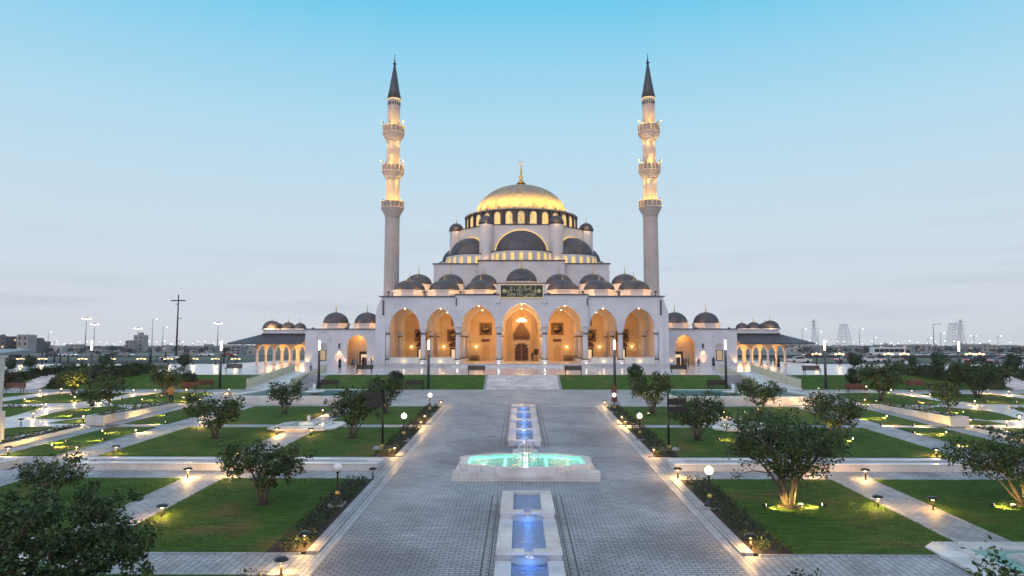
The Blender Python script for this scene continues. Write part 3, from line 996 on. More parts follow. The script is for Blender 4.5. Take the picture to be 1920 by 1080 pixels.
# ================================================================== THE MOSQUE
def dome(mb, c, r, rise, ribs=32, mi=0, n_prof=12, depth=.07, neck=0.0):
    prof = []
    for j in range(n_prof + 1):
        a = math.pi / 2 * j / n_prof
        prof.append((max(1e-4, r * math.cos(a)), rise * math.sin(a)))
    mb.lathe(prof, ribs * 3, c, mi, True, rib=lambda i: 1 + (depth if i % 3 == 0 else 0))
def finial(mb, c, h, mi=0):
    r = h * .1
    mb.lathe([(r * 1.9, 0), (r * .9, h * .10), (r * .45, h * .18), (r * .9, h * .26), (r * .45, h * .33), (r * .3, h * .42), (r * .65, h * .48), (r * .28, h * .55),
              (r * .22, h * .66), (r * .42, h * .70), (r * .15, h * .75), (r * .12, h * .84)], 10, c, mi)
    # crescent
    pts = [(math.cos(a) * h * .075, 0, h * .91 + math.sin(a) * h * .075) for a in [R(-240 + 300 * k / 10) for k in range(11)]]
    pts = [(c[0] + p[0], c[1], c[2] + p[2]) for p in pts]
    mb.tube(pts, [h * .004 + h * .016 * math.sin(math.pi * k / 10) for k in range(11)], 5, mi)

YF = 104.0
ZPOD = ZT + .58
mosque = thing('mosque', 'large white mosque with arched portico and gold lit central dome above grey half domes', 'mosque', (0, YF, ZT))
def P(mb, name, mats, parent=None):
    return mb.obj(name, mats, parent or mosque, world=(parent is None))

# podium with shallow steps
mb = MB()
mb.box(-22.7, 22.7, 102.6, 123.5, ZT - .1, ZPOD)
mb.box(-10.2, 10.2, 101.5, 102.6, ZT - .1, ZPOD - .2)
mb.box(-10.8, 10.8, 100.9, 101.5, ZT - .1, ZPOD - .38)
P(mb, 'podium', 'marble')

ZSP, ZTOPM, ZTOPO = 9.80, zv(553, 103.3), zv(556.5, 103.8)
OPM = [(-9.12, -3.94, 9.8, 13.15), (-3.0, 3.0, 9.8, 13.42), (3.94, 9.12, 9.8, 13.15)]
OPL = [(-20.2, -15.5, 9.6, 12.77), (-14.5, -10.24, 9.6, 12.77)]
OPR = [(-b, -a, s, z) for a, b, s, z in OPL]
mb = MB(); mb.arcade(-10.05, 10.05, 103.3, 104.5, ZTOPM, OPM, ZSP); P(mb, 'portico_wall', 'wall')
for s, op in ((-1, OPL), (1, OPR)):
    mb = MB()
    a, b = sorted((s * 10.06, s * 21.45))
    mb.arcade(a, b, 103.8, 104.7, ZTOPO, op, 9.6)
    c, d = sorted((s * 20.75, s * 21.45))
    mb.box(c, d, 103.8, 104.7, ZPOD, 9.6)
    P(mb, 'portico_wall', 'wall')
    # side wall of the portico, closed, with a sloping buttress in front
    mb = MB()
    c, d = sorted((s * 20.85, s * 21.45))
    mb.box(c, d, 104.702, 123.5, ZPOD, ZTOPO - .01)
    P(mb, 'side_wall', 'wall')
    mb = MB()
    x0, x1 = s * 21.452, s * 22.3
    zt1 = zv(578, 104.5); zt0 = zv(562, 104.5)
    pr = [(x0, ZT), (x1, ZT), (x1, zt1 - .6), (x0 + s * .15, zt0)]
    pr.append((x0, zt0))
    mb.plate(pr, 2.2, X=Matrix.Translation((0, 104.0, 0)))
    P(mb, 'buttress', 'wall')
    mb = MB(); mb.box(min(s * 21.0, s * 21.2), max(s * 21.0, s * 21.2), 103.62, 103.798, 11.6, 13.9); P(mb, 'rain_pipe', 'pole')
    mb = MB(); mb.box(min(s * 9.85, s * 10.0), max(s * 9.85, s * 10.0), 103.14, 103.298, 13.0, 14.2); P(mb, 'rain_pipe', 'pole')
    # thin dark coping
    mb = MB(); mb.box(min(s * 10.0, s * 21.75), max(s * 10.0, s * 21.75), 103.5, 123.9, ZTOPO, ZTOPO + .13); P(mb, 'coping', 'darkedge')
mb = MB(); mb.box(-10.15, 10.15, 103.05, 123.8, ZTOPM, ZTOPM + .13); P(mb, 'coping', 'darkedge')
for s in (-1, 1):
    mb = MB(); mb.ball((s * 3.55, 103.2, 13.55), .30, 14); P(mb, 'boss', 'wall')

# inner rows of arches, transverse arches, ceiling and back wall
M['cream2'] = mat('highlit_arch_plaster', (0.74, 0.63, 0.50), 0.6, var=0.05, scale=0.8)  # bright highlights of the arches put into a paler plaster colour
YM, YB = 113.0, 122.6
def inner(name, op_list, y0, y1):
    mb = MB()
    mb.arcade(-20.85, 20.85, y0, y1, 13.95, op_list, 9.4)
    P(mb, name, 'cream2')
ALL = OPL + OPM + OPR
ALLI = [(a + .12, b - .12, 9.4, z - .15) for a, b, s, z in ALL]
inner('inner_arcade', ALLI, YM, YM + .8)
XC = [-15.0, -9.68, -3.47, 3.47, 9.68, 15.0]
for x in XC:
    for (y0, y1) in ((104.75, YM - .002), (YM + .802, YB)):
        mb = MB()
        X = Matrix(((0, -1, 0, x), (1, 0, 0, 0), (0, 0, 1, 0), (0, 0, 0, 1)))
        mb.arcade(y0, y1, -.38, .38, 13.945, [(y0 + .35, y1 - .35, 9.4, 12.7)], 9.4, X)
        P(mb, 'transverse_arch', 'cream2')
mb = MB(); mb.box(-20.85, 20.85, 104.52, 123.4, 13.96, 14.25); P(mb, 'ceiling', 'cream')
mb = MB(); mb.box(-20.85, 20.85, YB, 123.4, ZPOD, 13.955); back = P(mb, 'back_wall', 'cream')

def column(x, y, r, zb, zc, zs, w):
    mb = MB()
    # pedestal, ring, shaft, ring, carved capital
    mb.prism([(x + .62 * w * math.cos(a), y + .62 * w * math.sin(a)) for a in [R(22.5 + 45 * k) for k in range(8)]], zb, zb + .55, 0)
    mb.lathe([(r * 1.25, 0), (r * 1.3, .08), (r * 1.12, .14)], 20, (x, y, zb + .55), 1)
    mb.lathe([(r, 0), (r * .97, (zc - zb - .7) * .5), (r * .9, zc - zb - .82)], 20, (x, y, zb + .69), 0)
    mb.lathe([(r * 1.1, 0), (r * 1.14, .1), (r * 1.0, .14)], 20, (x, y, zc - .13), 1)
    h = zs - zc
    mb.lathe([(r * 1.0, 0), (r * 1.02, h * .2), (r * 1.22, h * .38), (r * 1.2, h * .42), (r * 1.4, h * .62), (r * 1.38, h * .66), (r * 1.55, h * .86)], 16, (x, y, zc + .01), 2)
    q = w * .56
    mb.box(x - q, x + q, y - q, y + q, zs - h * .16, zs, 2)
    P(mb, 'column', ['wall', 'black', 'wall'])
for x in XC:
    outer = abs(x) > 9.9
    column(x, 104.1 if not outer else 104.25, .40, ZPOD, 8.85, 9.8 - (0.2 if outer else 0), .98)
    column(x, YM + .4, .40, ZPOD, 8.6, 9.398, .9)
for s in (-1, 1):
    column(s * 20.45, 104.25, .36, ZPOD, 8.85, 9.6, .7)
    column(s * 20.2, YM + .4, .36, ZPOD, 8.6, 9.398, .7)
    for x in (9.68, 15.0):
        column(s * x, YB - .1, .3, ZPOD, 8.6, 9.398, .7)

# lattice balustrades between the outer columns
M['lattice'] = mat('pierced_marble', (0.70, 0.66, 0.60), 0.5, var=0.04)
def lattice_mat():
    t = M['lattice'].node_tree
    p = t.nodes['Principled BSDF']
    tcn = N(t, 'ShaderNodeTexCoord'); ck = N(t, 'ShaderNodeTexVoronoi'); ck.inputs['Scale'].default_value = 5.5; ck.inputs['Randomness'].default_value = 0.1
    L(t, tcn.outputs['Object'], ck.inputs['Vector'])
    r = ramp(t, [(0.30, (0.10, 0.09, 0.085)), (0.42, (0.74, 0.70, 0.64))])
    L(t, ck.outputs['Distance'], r.inputs[0]); L(t, r.outputs[0], p.inputs['Base Color'])
lattice_mat()
for a, b, s_, z_ in OPL + OPR:
    mb = MB()
    mb.box(a + .1, b - .1, 103.95, 104.08, ZPOD + .12, ZPOD + .85, 0)
    mb.box(a + .05, b - .05, 103.88, 104.14, ZPOD + .85, ZPOD + .95, 1)
    mb.box(a + .05, b - .05, 103.88, 104.14, ZPOD, ZPOD + .12, 1)
    P(mb, 'balustrade', ['lattice', 'wall'])

# portal with carved doors and a stepped honeycomb hood
def portal():
    y = YB
    mb = MB()
    for s in (-1, 1):
        for k, xx in enumerate((2.45, 2.1, 1.75)):
            a, b = sorted((s * (xx - .16), s * xx))
            mb.box(a, b, y - .5 + .12 * k, y - .002, ZPOD, 12.1 - .02 * k)
    mb.box(-2.45, 2.45, y - .52, y - .003, 12.11, 12.35)
    P(mb, 'portal_frame', 'cream')
    mb = MB()
    rows = 8
    for r_ in range(rows):
        z = 8.75 + r_ * .29
        w = 1.42 * (1 - (r_ / rows) ** 1.25) + .12
        k = max(1, int(w * 2 / .30))
        for i in range(k):
            x = -w + (i + .5) * 2 * w / k
            hw = w / k * .86
            mb.plate([(x - hw, z), (x + hw, z), (x + hw, z + .15), (x, z + .34), (x - hw, z + .15)], .40 - .035 * r_, 0, Matrix.Translation((0, y - .42 + .035 * r_, 0)))
    P(mb, 'honeycomb_hood', M['hood'])
    mb = MB(); mb.box(-1.42, 1.42, y - .3, y - .004, 8.1, 8.66); P(mb, 'carved_band', 'bronze')
    mb = MB()
    for i in range(7):
        a = R(180 * (i + .5) / 7)
        mb.box(-.13, .13, -.02, .2, 1.02, 1.46, 0, Matrix.Translation((0, y - .26, 6.55)) @ Matrix.Rotation(a - math.pi / 2, 4, 'Y'))
    P(mb, 'door_arch', ['wall'])
    for s in (-1, 1):
        mb = MB()
        a, b = sorted((s * .03, s * 1.18))
        mb.box(a, b, y - .16, y - .006, ZPOD, 7.4)
        d = P(mb, 'door', 'bronze')
        mb = MB()
        for zz in (ZPOD + .3, ZPOD + 1.2, ZPOD + 2.1):
            c, e = sorted((s * .2, s * 1.02))
            mb.box(c, e, y - .20, y - .161, zz, zz + .72)
        mb.obj('panel', 'wood', d)
        mb = MB(); mb.ball((s * .14, y - .22, ZPOD + 1.1), .06, 10); mb.obj('handle', 'brass', d)
M['hood'] = mat('honeycomb_stone', (0.20, 0.105, 0.04), 0.6, var=0.5, scale=7)
portal()
M['niche'] = mat('niche_stone', (0.55, 0.38, 0.20), 0.6, var=0.12, scale=4)
M['lampdim'] = lit('dim_lit_pane', (1, 0.7, 0.4), 0.8)
M['lattice2'] = mat('dark_lattice', (0.22, 0.15, 0.08), 0.6, var=0.6, scale=10)
# blind niches, plaques, arched side doors in the back wall
for s in (-1, 1):
    x = s * 6.4
    mb = MB()
    pr = [(-.62, 0)] + [(a, 2.0 + b) for a, b in pointed(.62, .8, 6)] + [(.62, 0)]
    mb.plate(pr, .03, 0, Matrix.Translation((x, YB - .032, ZPOD)))
    P(mb, 'blind_niche', 'niche')
    mb = MB(); mb.box(x - .75, x + .75, YB - .06, YB - .001, 7.7, 8.15); P(mb, 'plaque', 'bronze')
    for xx in (12.2, 18.1):
        x = s * xx
        mb = MB()
        mb.box(x - .55, x + .55, YB - .08, YB - .001, ZPOD, ZPOD + 2.3, 0)
        pr = [(a, b) for a, b in pointed(.8, .9, 8)]
        mb.plate(pr, .07, 1, Matrix.Translation((x, YB - .072, ZPOD + 2.45)))
        P(mb, 'arched_door', ['wood', 'bronze'])
        mb = MB(); mb.box(x - .3, x + .3, YB - .1, YB - .081, ZPOD + .3, ZPOD + 2.0); P(mb, 'door_glass', 'lampdim')
    # pierced window high in the third bay
    mb = MB(); mb.box(s * 12.2 - .42, s * 12.2 + .42, YB - .05, YB - .001, 10.5, 12.3); P(mb, 'pierced_window', 'lattice2')
# ------------------------------------------------------------------ portico roof: drums, ribbed lead domes, finials
def roof_dome(x, y, z0, zb, r, rise, fin, parent=None, ribs=22, name='dome'):
    mb = MB()
    oc = [(x + r * 1.16 * math.cos(R(22.5 + 45 * k)), y + r * 1.16 * math.sin(R(22.5 + 45 * k))) for k in range(8)]
    oc2 = [(x + r * 1.27 * math.cos(R(22.5 + 45 * k)), y + r * 1.27 * math.sin(R(22.5 + 45 * k))) for k in range(8)]
    mb.prism(oc, z0, zb - .28); mb.prism(oc2, zb - .28, zb - .10)
    d = mb.obj('dome_drum', 'wall', parent or mosque, world=True)
    mb = MB()
    mb.lathe([(r * 1.2, 0), (r * 1.12, .10), (r * 1.02, .12)], 32, (x, y, zb - .10), 0)
    dome(mb, (x, y, zb), r, rise, ribs, 0)
    o = mb.obj(name, 'lead', d)
    mb = MB(); finial(mb, (x, y, zb + rise - .05), fin); mb.obj('finial', 'brass', d)
    return d
BAYX = [-17.9, -12.35, -6.55, 6.55, 12.35, 17.9]
for x in BAYX:
    d = roof_dome(x, 108.7, ZTOPO + .1, zv(544, 108.7), 2.3, zv(525, 108.7) - zv(544, 108.7), 1.3)
    d = roof_dome(x, 118.2, ZTOPO + .1, zv(533, 118.2), 2.15, zv(514, 118.2) - zv(533, 118.2), 1.5)
d = roof_dome(0, 109.2, ZTOPM + .1, zv(528.5, 109.2), 2.32, zv(503.5, 109.2) - zv(528.5, 109.2), 2.0, ribs=24)
# warm roof floodlights between the drums; tall stands added so they rake the domes
roofz = ZTOPO + .14
for x in (-20.6, -15.1, -9.4, -3.6, 3.6, 9.4, 15.1, 20.6):
    mb = MB(); mb.box(x - .05, x + .05, 105.0, 105.1, roofz, roofz + .6); mb.box(x - .2, x + .2, 104.95, 105.15, roofz + .6, roofz + .8)
    f = P(mb, 'floodlight', 'black')
    lamp(f, (x, 105.5, roofz + 1.0), 190, AMBER, .1)
for x in (-15.1, -9.4, -3.4, 3.4, 9.4, 15.1):
    mb = MB(); mb.box(x - .05, x + .05, 114.0, 114.1, roofz, roofz + 2.0); mb.box(x - .2, x + .2, 113.95, 114.15, roofz + 2.0, roofz + 2.2)
    f = P(mb, 'floodlight', 'black')
    lamp(f, (x, 114.5, roofz + 2.3), 240, AMBER, .1)

# parapet block that carries the inscription
mb = MB()
zp0, zp1 = zv(558.5, 103.1), zv(533.5, 103.1)
mb.box(-3.75, 3.75, 103.2, 104.6, ZTOPM + .131, zp1 + .15)
P(mb, 'parapet_block', 'wall')
mb = MB(); mb.box(-3.95, 3.95, 103.1, 104.7, zp1 + .151, zp1 + .26); P(mb, 'coping', 'darkedge')
for s in (-1, 1):
    mb = MB(); mb.box(s * 4.05 - .2, s * 4.05 + .2, 103.5, 103.75, ZTOPM + .132, ZTOPM + .35); f = P(mb, 'floodlight', 'black')
    lamp(f, (s * 4.1, 104.0, ZTOPM + .7), 180, AMBER, .1)

# ------------------------------------------------------------------ prayer hall
HB0 = 126.0
ZH = zv(495, HB0); ZHC = zv(489, 124.8)
mb = MB(); mb.box(-16.3, 16.3, HB0, 163, ZT, ZH); hall = P(mb, 'hall_wall', 'wall')
mb = MB(); mb.box(-7.9, 7.9, 124.8, 131, ZT, ZHC); P(mb, 'hall_wall', 'wall')
mb = MB(); mb.box(-16.55, 16.55, HB0 - .25, 163.2, ZH, ZH + .14); P(mb, 'coping', 'darkedge')
mb = MB(); mb.box(-8.1, 8.1, 124.55, 131.2, ZHC + .001, ZHC + .16); P(mb, 'coping', 'darkedge')
OV = [(6.8, 131.2), (13.3, 138.5), (13.3, 149.5), (6.8, 156.8), (-6.8, 156.8), (-13.3, 149.5), (-13.3, 138.5), (-6.8, 131.2)]
ZO = zv(421.5, 131.2)
mb = MB(); mb.prism(OV, ZH - .5, ZO); P(mb, 'octagon_wall', 'wall')
mb = MB(); mb.prism([(x * 1.015, 144 + (y - 144) * 1.015) for x, y in OV], ZO + .001, ZO + .12); P(mb, 'coping', 'darkedge')
# half domes with lit arches and window drums on the faces
def face(pa, pb, w1, dep1, wd, depd, rise, z0, z1, nwin, whole=True):
    pa, pb = Vector((*pa, 0)), Vector((*pb, 0))
    t = (pb - pa).normalized()
    c = (pa + pb) / 2
    n = Vector((t.y, -t.x, 0))
    if n.dot(c - Vector((0, 144, 0))) < 0:
        n = -n; t = -t
    X = Matrix(((t.x, n.x, 0, c.x), (t.y, n.y, 0, c.y), (0, 0, 1, 0), (0, 0, 0, 1)))
    # window drum
    mb = MB()
    mb.lathe([(1, z0 - .3), (1, z1)], 48, (0, 0, 0), 0, True, a0=0, a1=math.pi, sx=w1, sy=dep1, X=X)
    mb.lathe([(1.0, z1), (1.02, z1 + .02), (1.02, z1 + .16), (.9, z1 + .2)], 48, (0, 0, 0), 1, True, a0=0, a1=math.pi, sx=w1, sy=dep1, X=X)
    drum = P(mb, 'half_dome_drum', ['wall', 'darkedge'])
    h = z1 - z0
    for i in range(nwin):
        a = math.pi * (i + .5) / nwin
        px, py = w1 * math.cos(a), dep1 * math.sin(a)
        nn = Vector((math.cos(a) / w1, math.sin(a) / dep1, 0)).normalized()
        tt = Vector((-nn.y, nn.x, 0))
        Y = X @ Matrix(((tt.x, -nn.x, 0, px), (tt.y, -nn.y, 0, py), (0, 0, 1, 0), (0, 0, 0, 1)))
        ww = .36
        pr = [(-ww, z0 + h * .12), (ww, z0 + h * .12)] + [(x, z0 + h * .66 + z) for x, z in pointed(ww, ww * 1.05, 5)][::-1]
        m2 = MB(); m2.plate(pr, .14, 0, Y @ Matrix.Translation((0, -.05, 0)))
        m2.obj('window', 'window', drum)
        pr2 = [(-ww - .1, z0 + h * .07), (ww + .1, z0 + h * .07)] + [(x, z0 + h * .66 + z) for x, z in pointed(ww + .1, ww * 1.05 + .12, 5)][::-1]
        m2 = MB(); m2.plate(pr2, .12, 0, Y @ Matrix.Translation((0, -.025, 0)))
        m2.obj('window_frame', 'wall', drum)
    # lead half dome
    mb = MB()
    prof = [(math.cos(math.pi / 2 * j / 12) + 1e-4, z1 + .18 + rise * math.sin(math.pi / 2 * j / 12)) for j in range(13)]
    mb.lathe(prof, 90, (0, 0, 0), 0, True, rib=lambda i: 1.02 if i % 3 == 0 else 1, a0=0, a1=math.pi, sx=wd, sy=depd, X=X)
    P(mb, 'half_dome', 'lead')
    # arch moulding on the wall face above it, its lit look made by own emission
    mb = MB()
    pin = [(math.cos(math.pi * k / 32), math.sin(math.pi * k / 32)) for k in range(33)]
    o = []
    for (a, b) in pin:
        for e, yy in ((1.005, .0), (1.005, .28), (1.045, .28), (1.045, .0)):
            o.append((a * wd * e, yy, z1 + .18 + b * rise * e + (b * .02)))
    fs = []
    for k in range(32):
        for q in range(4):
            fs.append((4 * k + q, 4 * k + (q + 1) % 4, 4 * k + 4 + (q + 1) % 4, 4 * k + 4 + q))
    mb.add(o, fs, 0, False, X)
    P(mb, 'glowing_arch', 'archglow')
    return drum
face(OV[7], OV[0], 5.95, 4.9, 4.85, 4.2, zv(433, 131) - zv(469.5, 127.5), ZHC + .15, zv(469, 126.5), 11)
for s in (-1, 1):
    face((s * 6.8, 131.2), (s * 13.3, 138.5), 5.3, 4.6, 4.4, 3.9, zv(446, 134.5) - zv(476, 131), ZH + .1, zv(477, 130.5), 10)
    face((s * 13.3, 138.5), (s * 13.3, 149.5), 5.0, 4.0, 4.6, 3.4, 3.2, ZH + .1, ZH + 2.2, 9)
# turrets at the corners of the octagon
for i, (x, y) in enumerate(OV):
    if y > 152:
        continue
    zt = ZO + (0 if y < 135 else -.2)
    mb = MB()
    mb.lathe([(1.42, ZH - .5), (1.42, ZHC + 2.4), (1.36, ZHC + 2.42), (1.36, zt)], 16, (x, y, 0), 0, False)
    tw = P(mb, 'turret', 'wall')
    mb = MB()
    mb.lathe([(1.36, 0), (1.55, .06), (1.55, .16), (1.42, .2)], 20, (x, y, zt + .12), 0)
    dome(mb, (x, y, zt + .32), 1.42, 1.5, 16, 0, depth=.05)
    mb.obj('cap_dome', 'lead', tw)
    mb = MB(); finial(mb, (x, y, zt + 1.78), 1.25); mb.obj('finial', 'brass', tw)
    lamp(tw, (x, y - 2.1 if y < 135 else y - 1.9, zt + .35), 45, AMBER, .1)
    if y < 135:
        lamp(tw, (x, y - 2.0, ZHC + .5), 60, AMBER, .1)
# the drum of the main dome
ZD0, ZD1 = ZO + .1, zv(392, 132.3)
mb = MB()
mb.lathe([(11.6, ZD0), (11.6, ZD1)], 120, (0, 144, 0), 0, False)
mb.lathe([(11.62, ZD1), (12.05, ZD1 + .05), (12.05, ZD1 + .22), (11.7, ZD1 + .27), (9.6, ZD1 + .3)], 120, (0, 144, 0), 1, True)
mb.lathe([(11.9, ZD0), (11.9, ZD0 + .25), (11.6, ZD0 + .3)], 120, (0, 144, 0), 1, True)
drum = P(mb, 'dome_drum', ['drum', 'minaret'])
h = ZD1 - ZD0
for i in range(30):
    a = R(12 * i)
    if math.cos(a) < -.25:
        continue
    X = Matrix.Translation((0, 144, 0)) @ Matrix.Rotation(a, 4, 'Z') @ Matrix.Translation((0, -11.6, 0))
    ww = .62
    pr = [(-ww, ZD0 + h * .14), (ww, ZD0 + h * .14)] + [(x, ZD0 + h * .66 + z) for x, z in pointed(ww, ww * 1.08, 6)][::-1]
    m2 = MB(); m2.plate(pr, .2, 0, X @ Matrix.Translation((0, -.06, 0))); m2.obj('window', 'window', drum)
    q = ww + .13
    pr = [(-q, ZD0 + h * .10), (q, ZD0 + h * .10)] + [(x, ZD0 + h * .66 + z) for x, z in pointed(q, q * 1.1, 6)][::-1]
    m2 = MB(); m2.plate(pr, .2, 0, X @ Matrix.Translation((0, -.03, 0))); m2.obj('window_frame', 'minaret', drum)
    m2 = MB()
    b = a + R(6)
    Y = Matrix.Translation((0, 144, 0)) @ Matrix.Rotation(b, 4, 'Z')
    m2.box(-.22, .22, -11.95, -11.58, ZD0 + .26, ZD1 - .01, 0, Y); m2.obj('pilaster', 'drum', drum)
# main dome, gilded finial, ring of yellow floodlights
zt = zv(348.6, 144)
mb = MB(); dome(mb, (0, 144, ZD1 + .25), 9.75, zt - ZD1 - .25, 60, 0, 22, depth=.008); md = P(mb, 'main_dome', 'domelead')
mb = MB()
hf = zv(299, 144) - zt
mb.lathe([(1.25, -.25), (.9, .25), (.45, .6), (.25, 1.1)], 18, (0, 144, zt)); finial(mb, (0, 144, zt + .5), hf - .5); mb.obj('finial', 'brass', md)
lamp(md, (0, 142.4, zt + .9), 16, GOLD, .1)
for i in range(24):
    a = R(15 * i + 7.5)
    x, y = 11.3 * math.sin(a), -11.3 * math.cos(a)
    if y > 6:
        continue
    mb = MB(); mb.box(-.16, .16, -.10, .12, 0, .30, 0, Matrix.Translation((x, 144 + y, ZD1 + .30)) @ Matrix.Rotation(-a, 4, 'Z') @ Matrix.Rotation(R(-25), 4, 'X'))
    f = mb.obj('floodlight', 'black', drum)
    lamp(f, (x * 1.03, 144 + y * 1.03, ZD1 + .75), 330, (1.0, 0.57, 0.09), .15, 'SPOT', (-x * .55, -y * .55, 5.2), 125, .8)
    lamp(f, (x * 1.03, 144 + y * 1.03, ZD1 + .8), 3900, (1.0, 0.58, 0.09), .7, 'SPOT', (-x * .50, -y * .50, 5.9), 84, 1.0)
    lamp(drum, (x * 1.075, 144 + y * 1.075, ZD0 + .5), 12, AMBER, .1)

# ------------------------------------------------------------------ warm light inside the portico
def spotbulb(x, y, z):
    mb = MB(); mb.ball((x, y, z), .10, 8); P(mb, 'downlight', 'bulb')
cx = [(-20.2 - 15.5) / 2, (-14.5 - 10.24) / 2, -6.53, 0, 6.53, (14.5 + 10.24) / 2, (20.2 + 15.5) / 2]
for i, x in enumerate(cx):
    top = (12.62, 12.62, 13.0, 13.25, 13.0, 12.62, 12.62)[i]
    spotbulb(x, 103.9 if 1 < i < 5 else 104.25, top)
    spotbulb(x, YM + .4, top - .15)
    k = (.42, .62, 1.0, 2.0, 1.0, .62, .42)[i]
    lamp(mosque, (x, 108.6, 11.8), 250 * k, AMBER, .4, world=True)
    lamp(mosque, (x, 118.0, 11.4), 330 * k, AMBER, .4, world=True)
for x in XC:
    lamp(mosque, (x, 102.9, ZPOD + .3), 7, (1, .78, .5), .06, world=True)
    mb = MB(); mb.cyl((x, 102.9, ZPOD), .1, .1, .05, 10); P(mb, 'ground_light', 'bulb')
for a, b, s_, z_ in OPL + OPR:
    lamp(mosque, ((a + b) / 2, 103.6, ZPOD + .35), 6, (1, .75, .42), .08, world=True)
for s in (-1, 1):
    lamp(mosque, (s * 22.0, 103.4, ZT + .4), 12, AMBER, .1, world=True)

# things hung or fixed inside the portico
t = thing('chandelier', 'ring chandelier of lit glass hanging in the central arch of the portico', 'chandelier', (0, 112.0, 10.9))
mb = MB(); mb.lathe([(.78, 0), (.85, .14), (.78, .34), (.70, .34), (.70, 0)], 28); mb.lathe([(.4, .36), (.48, .48), (.4, .6), (.3, .5)], 20); mb.obj('lit_ring', 'crystal', t)
mb = MB(); mb.tube([(0, 0, .3), (0, 0, 2.0)], .05)
for k in range(6):
    a = k * math.pi / 3
    mb.tube([(0, 0, .95), (.75 * math.cos(a), .75 * math.sin(a), .3)], .02, 4)
    mb.tube([(.75 * math.cos(a), .75 * math.sin(a), .2), (1.25 * math.cos(a), 1.25 * math.sin(a), .22)], .03, 4)
mb.obj('stem', 'brass', t)
lamp(t, (0, 0, -.3), 120, (1, .75, .4), .4)
for s, side in ((-1, 'left'), (1, 'right')):
    for xx, w in ((7.8, 'beside the blind niche'), (13.6, 'in the third bay'), (19.4, 'in the end bay')):
        t = thing('wall_sconce', 'small lit brass wall sconce %s, on the %s of the portico' % (w, side), 'wall lamp', (s * (xx + .3), YB - .12, ZPOD + 2.4), group='wall sconces inside the portico')
        mb = MB(); mb.tube([(0, .11, .5), (0, 0, .45), (0, -.05, .2)], .03, 5); mb.obj('bracket', 'brass', t)
        mb = MB(); mb.ball((0, -.05, .1), .13, 10); mb.obj('lit_glass', 'bulb', t)
        lamp(t, (0, -.3, .1), 16, GOLD, .1)
    for xx, w, zc in ((6.4, 'above the plaque in the second bay', 10.0), (12.2, 'in the third bay', 8.8), (18.0, 'in the end bay', 8.8)):
        t = thing('roundel_panel', 'brown square panel with calligraphy roundel %s, %s half' % (w, side), 'wall panel', (s * xx, YB - .03, zc), group='calligraphy roundels on the portico back wall')
        mb = MB(); mb.box(-1.12, 1.12, -.06, .02, -1.12, 1.12); mb.obj('panel', 'brownpanel', t)
        mb = MB()
        mb.lathe([(.92, 0), (.92, .05), (.02, .05)], 40, X=Matrix.Translation((0, -.061, 0)) @ Matrix.Rotation(R(90), 4, 'X'))
        mb.obj('disc', 'wood', t)
        mb = MB(); rnd = random.Random(int(xx * 10))
        mb.tube([(.93 * math.cos(a), -.115, .93 * math.sin(a)) for a in [2 * math.pi * k / 36 for k in range(37)]], .03, 4)
        for q in range(7):
            a0 = rnd.uniform(0, 6.28); r0 = rnd.uniform(.25, .75); cx_, cz_ = rnd.uniform(-.35, .35), rnd.uniform(-.35, .35)
            r0 = min(r0, .85 - math.hypot(cx_, cz_))
            mb.tube([(cx_ + r0 * math.cos(a0 + k * .3), -.12, cz_ + r0 * .6 * math.sin(a0 + k * .3)) for k in range(11)], [.015 + .03 * math.sin(math.pi * k / 10) for k in range(11)], 4)
        mb.obj('calligraphy', 'brass', t)
    t = thing('shoe_rack', 'low dark shoe rack against the portico wall %s of the doors' % side, 'shoe rack', (s * 8.3, YB - .5, ZPOD), group='shoe racks in the portico')
    mb = MB()
    for k in range(5):
        mb.box(-.75 + k * .36, -.71 + k * .36, -.3, .2, 0, .95)
    mb.obj('upright', 'wood', t)
    mb = MB()
    for z in (.1, .4, .7, .95):
        mb.box(-.77, .77, -.29, .19, z, z + .03)
    mb.obj('shelf', 'wood', t)
t = thing('notice_board', 'dark standing notice board right of the mosque doors', 'notice board', (2.6, YB - 1.6, ZPOD))
mb = MB(); mb.box(-.42, .42, -.03, .03, 1.1, 2.1); mb.obj('board', 'wood', t)
mb = MB(); mb.box(-.05, .05, -.04, .04, 0, 1.1); mb.box(-.3, .3, -.2, .2, 0, .05); mb.obj('stand', 'black', t)

# the inscription over the central arch
FORMS = {'ا': (0xFE8D, 0xFE8E), 'إ': (0xFE87, 0xFE88), 'أ': (0xFE83, 0xFE84), 'ب': (0xFE8F,), 'ت': (0xFE95,), 'ة': (0xFE93, 0xFE94), 'ص': (0xFEB9,), 'ع': (0xFEC9,), 'ق': (0xFED5,),
         'ك': (0xFED9,), 'ل': (0xFEDD,), 'م': (0xFEE1,), 'ن': (0xFEE5,), 'و': (0xFEED, 0xFEEE), 'ؤ': (0xFE85, 0xFE86), 'ى': (0xFEEF, 0xFEF0), 'ي': (0xFEF1,)}
def shape(txt):
    out = []
    ws = txt.split(' ')
    for w in ws:
        g = []
        for i, ch in enumerate(w):
            f = FORMS[ch]
            prev = i > 0 and len(FORMS[w[i - 1]]) == 1
            nxt = i < len(w) - 1
            if len(f) == 2:
                g.append(chr(f[1] if prev else f[0]))
            else:
                k = (3 if nxt else 1) if prev else (2 if nxt else 0)   # isolated, final, initial, medial
                g.append(chr(f[0] + k))
        out.append(''.join(g))
    return ' '.join(out)[::-1]
t = thing('inscription_panel', 'dark green panel with gold Arabic calligraphy above the central arch', 'sign', (0, 103.1, (zp0 + zp1) / 2))
hw, hh = 3.2, (zp1 - zp0) / 2 - .06
mb = MB(); mb.box(-hw, hw, -.05, .098, -hh, hh); mb.obj('panel', 'darkgreen', t)
mb = MB()
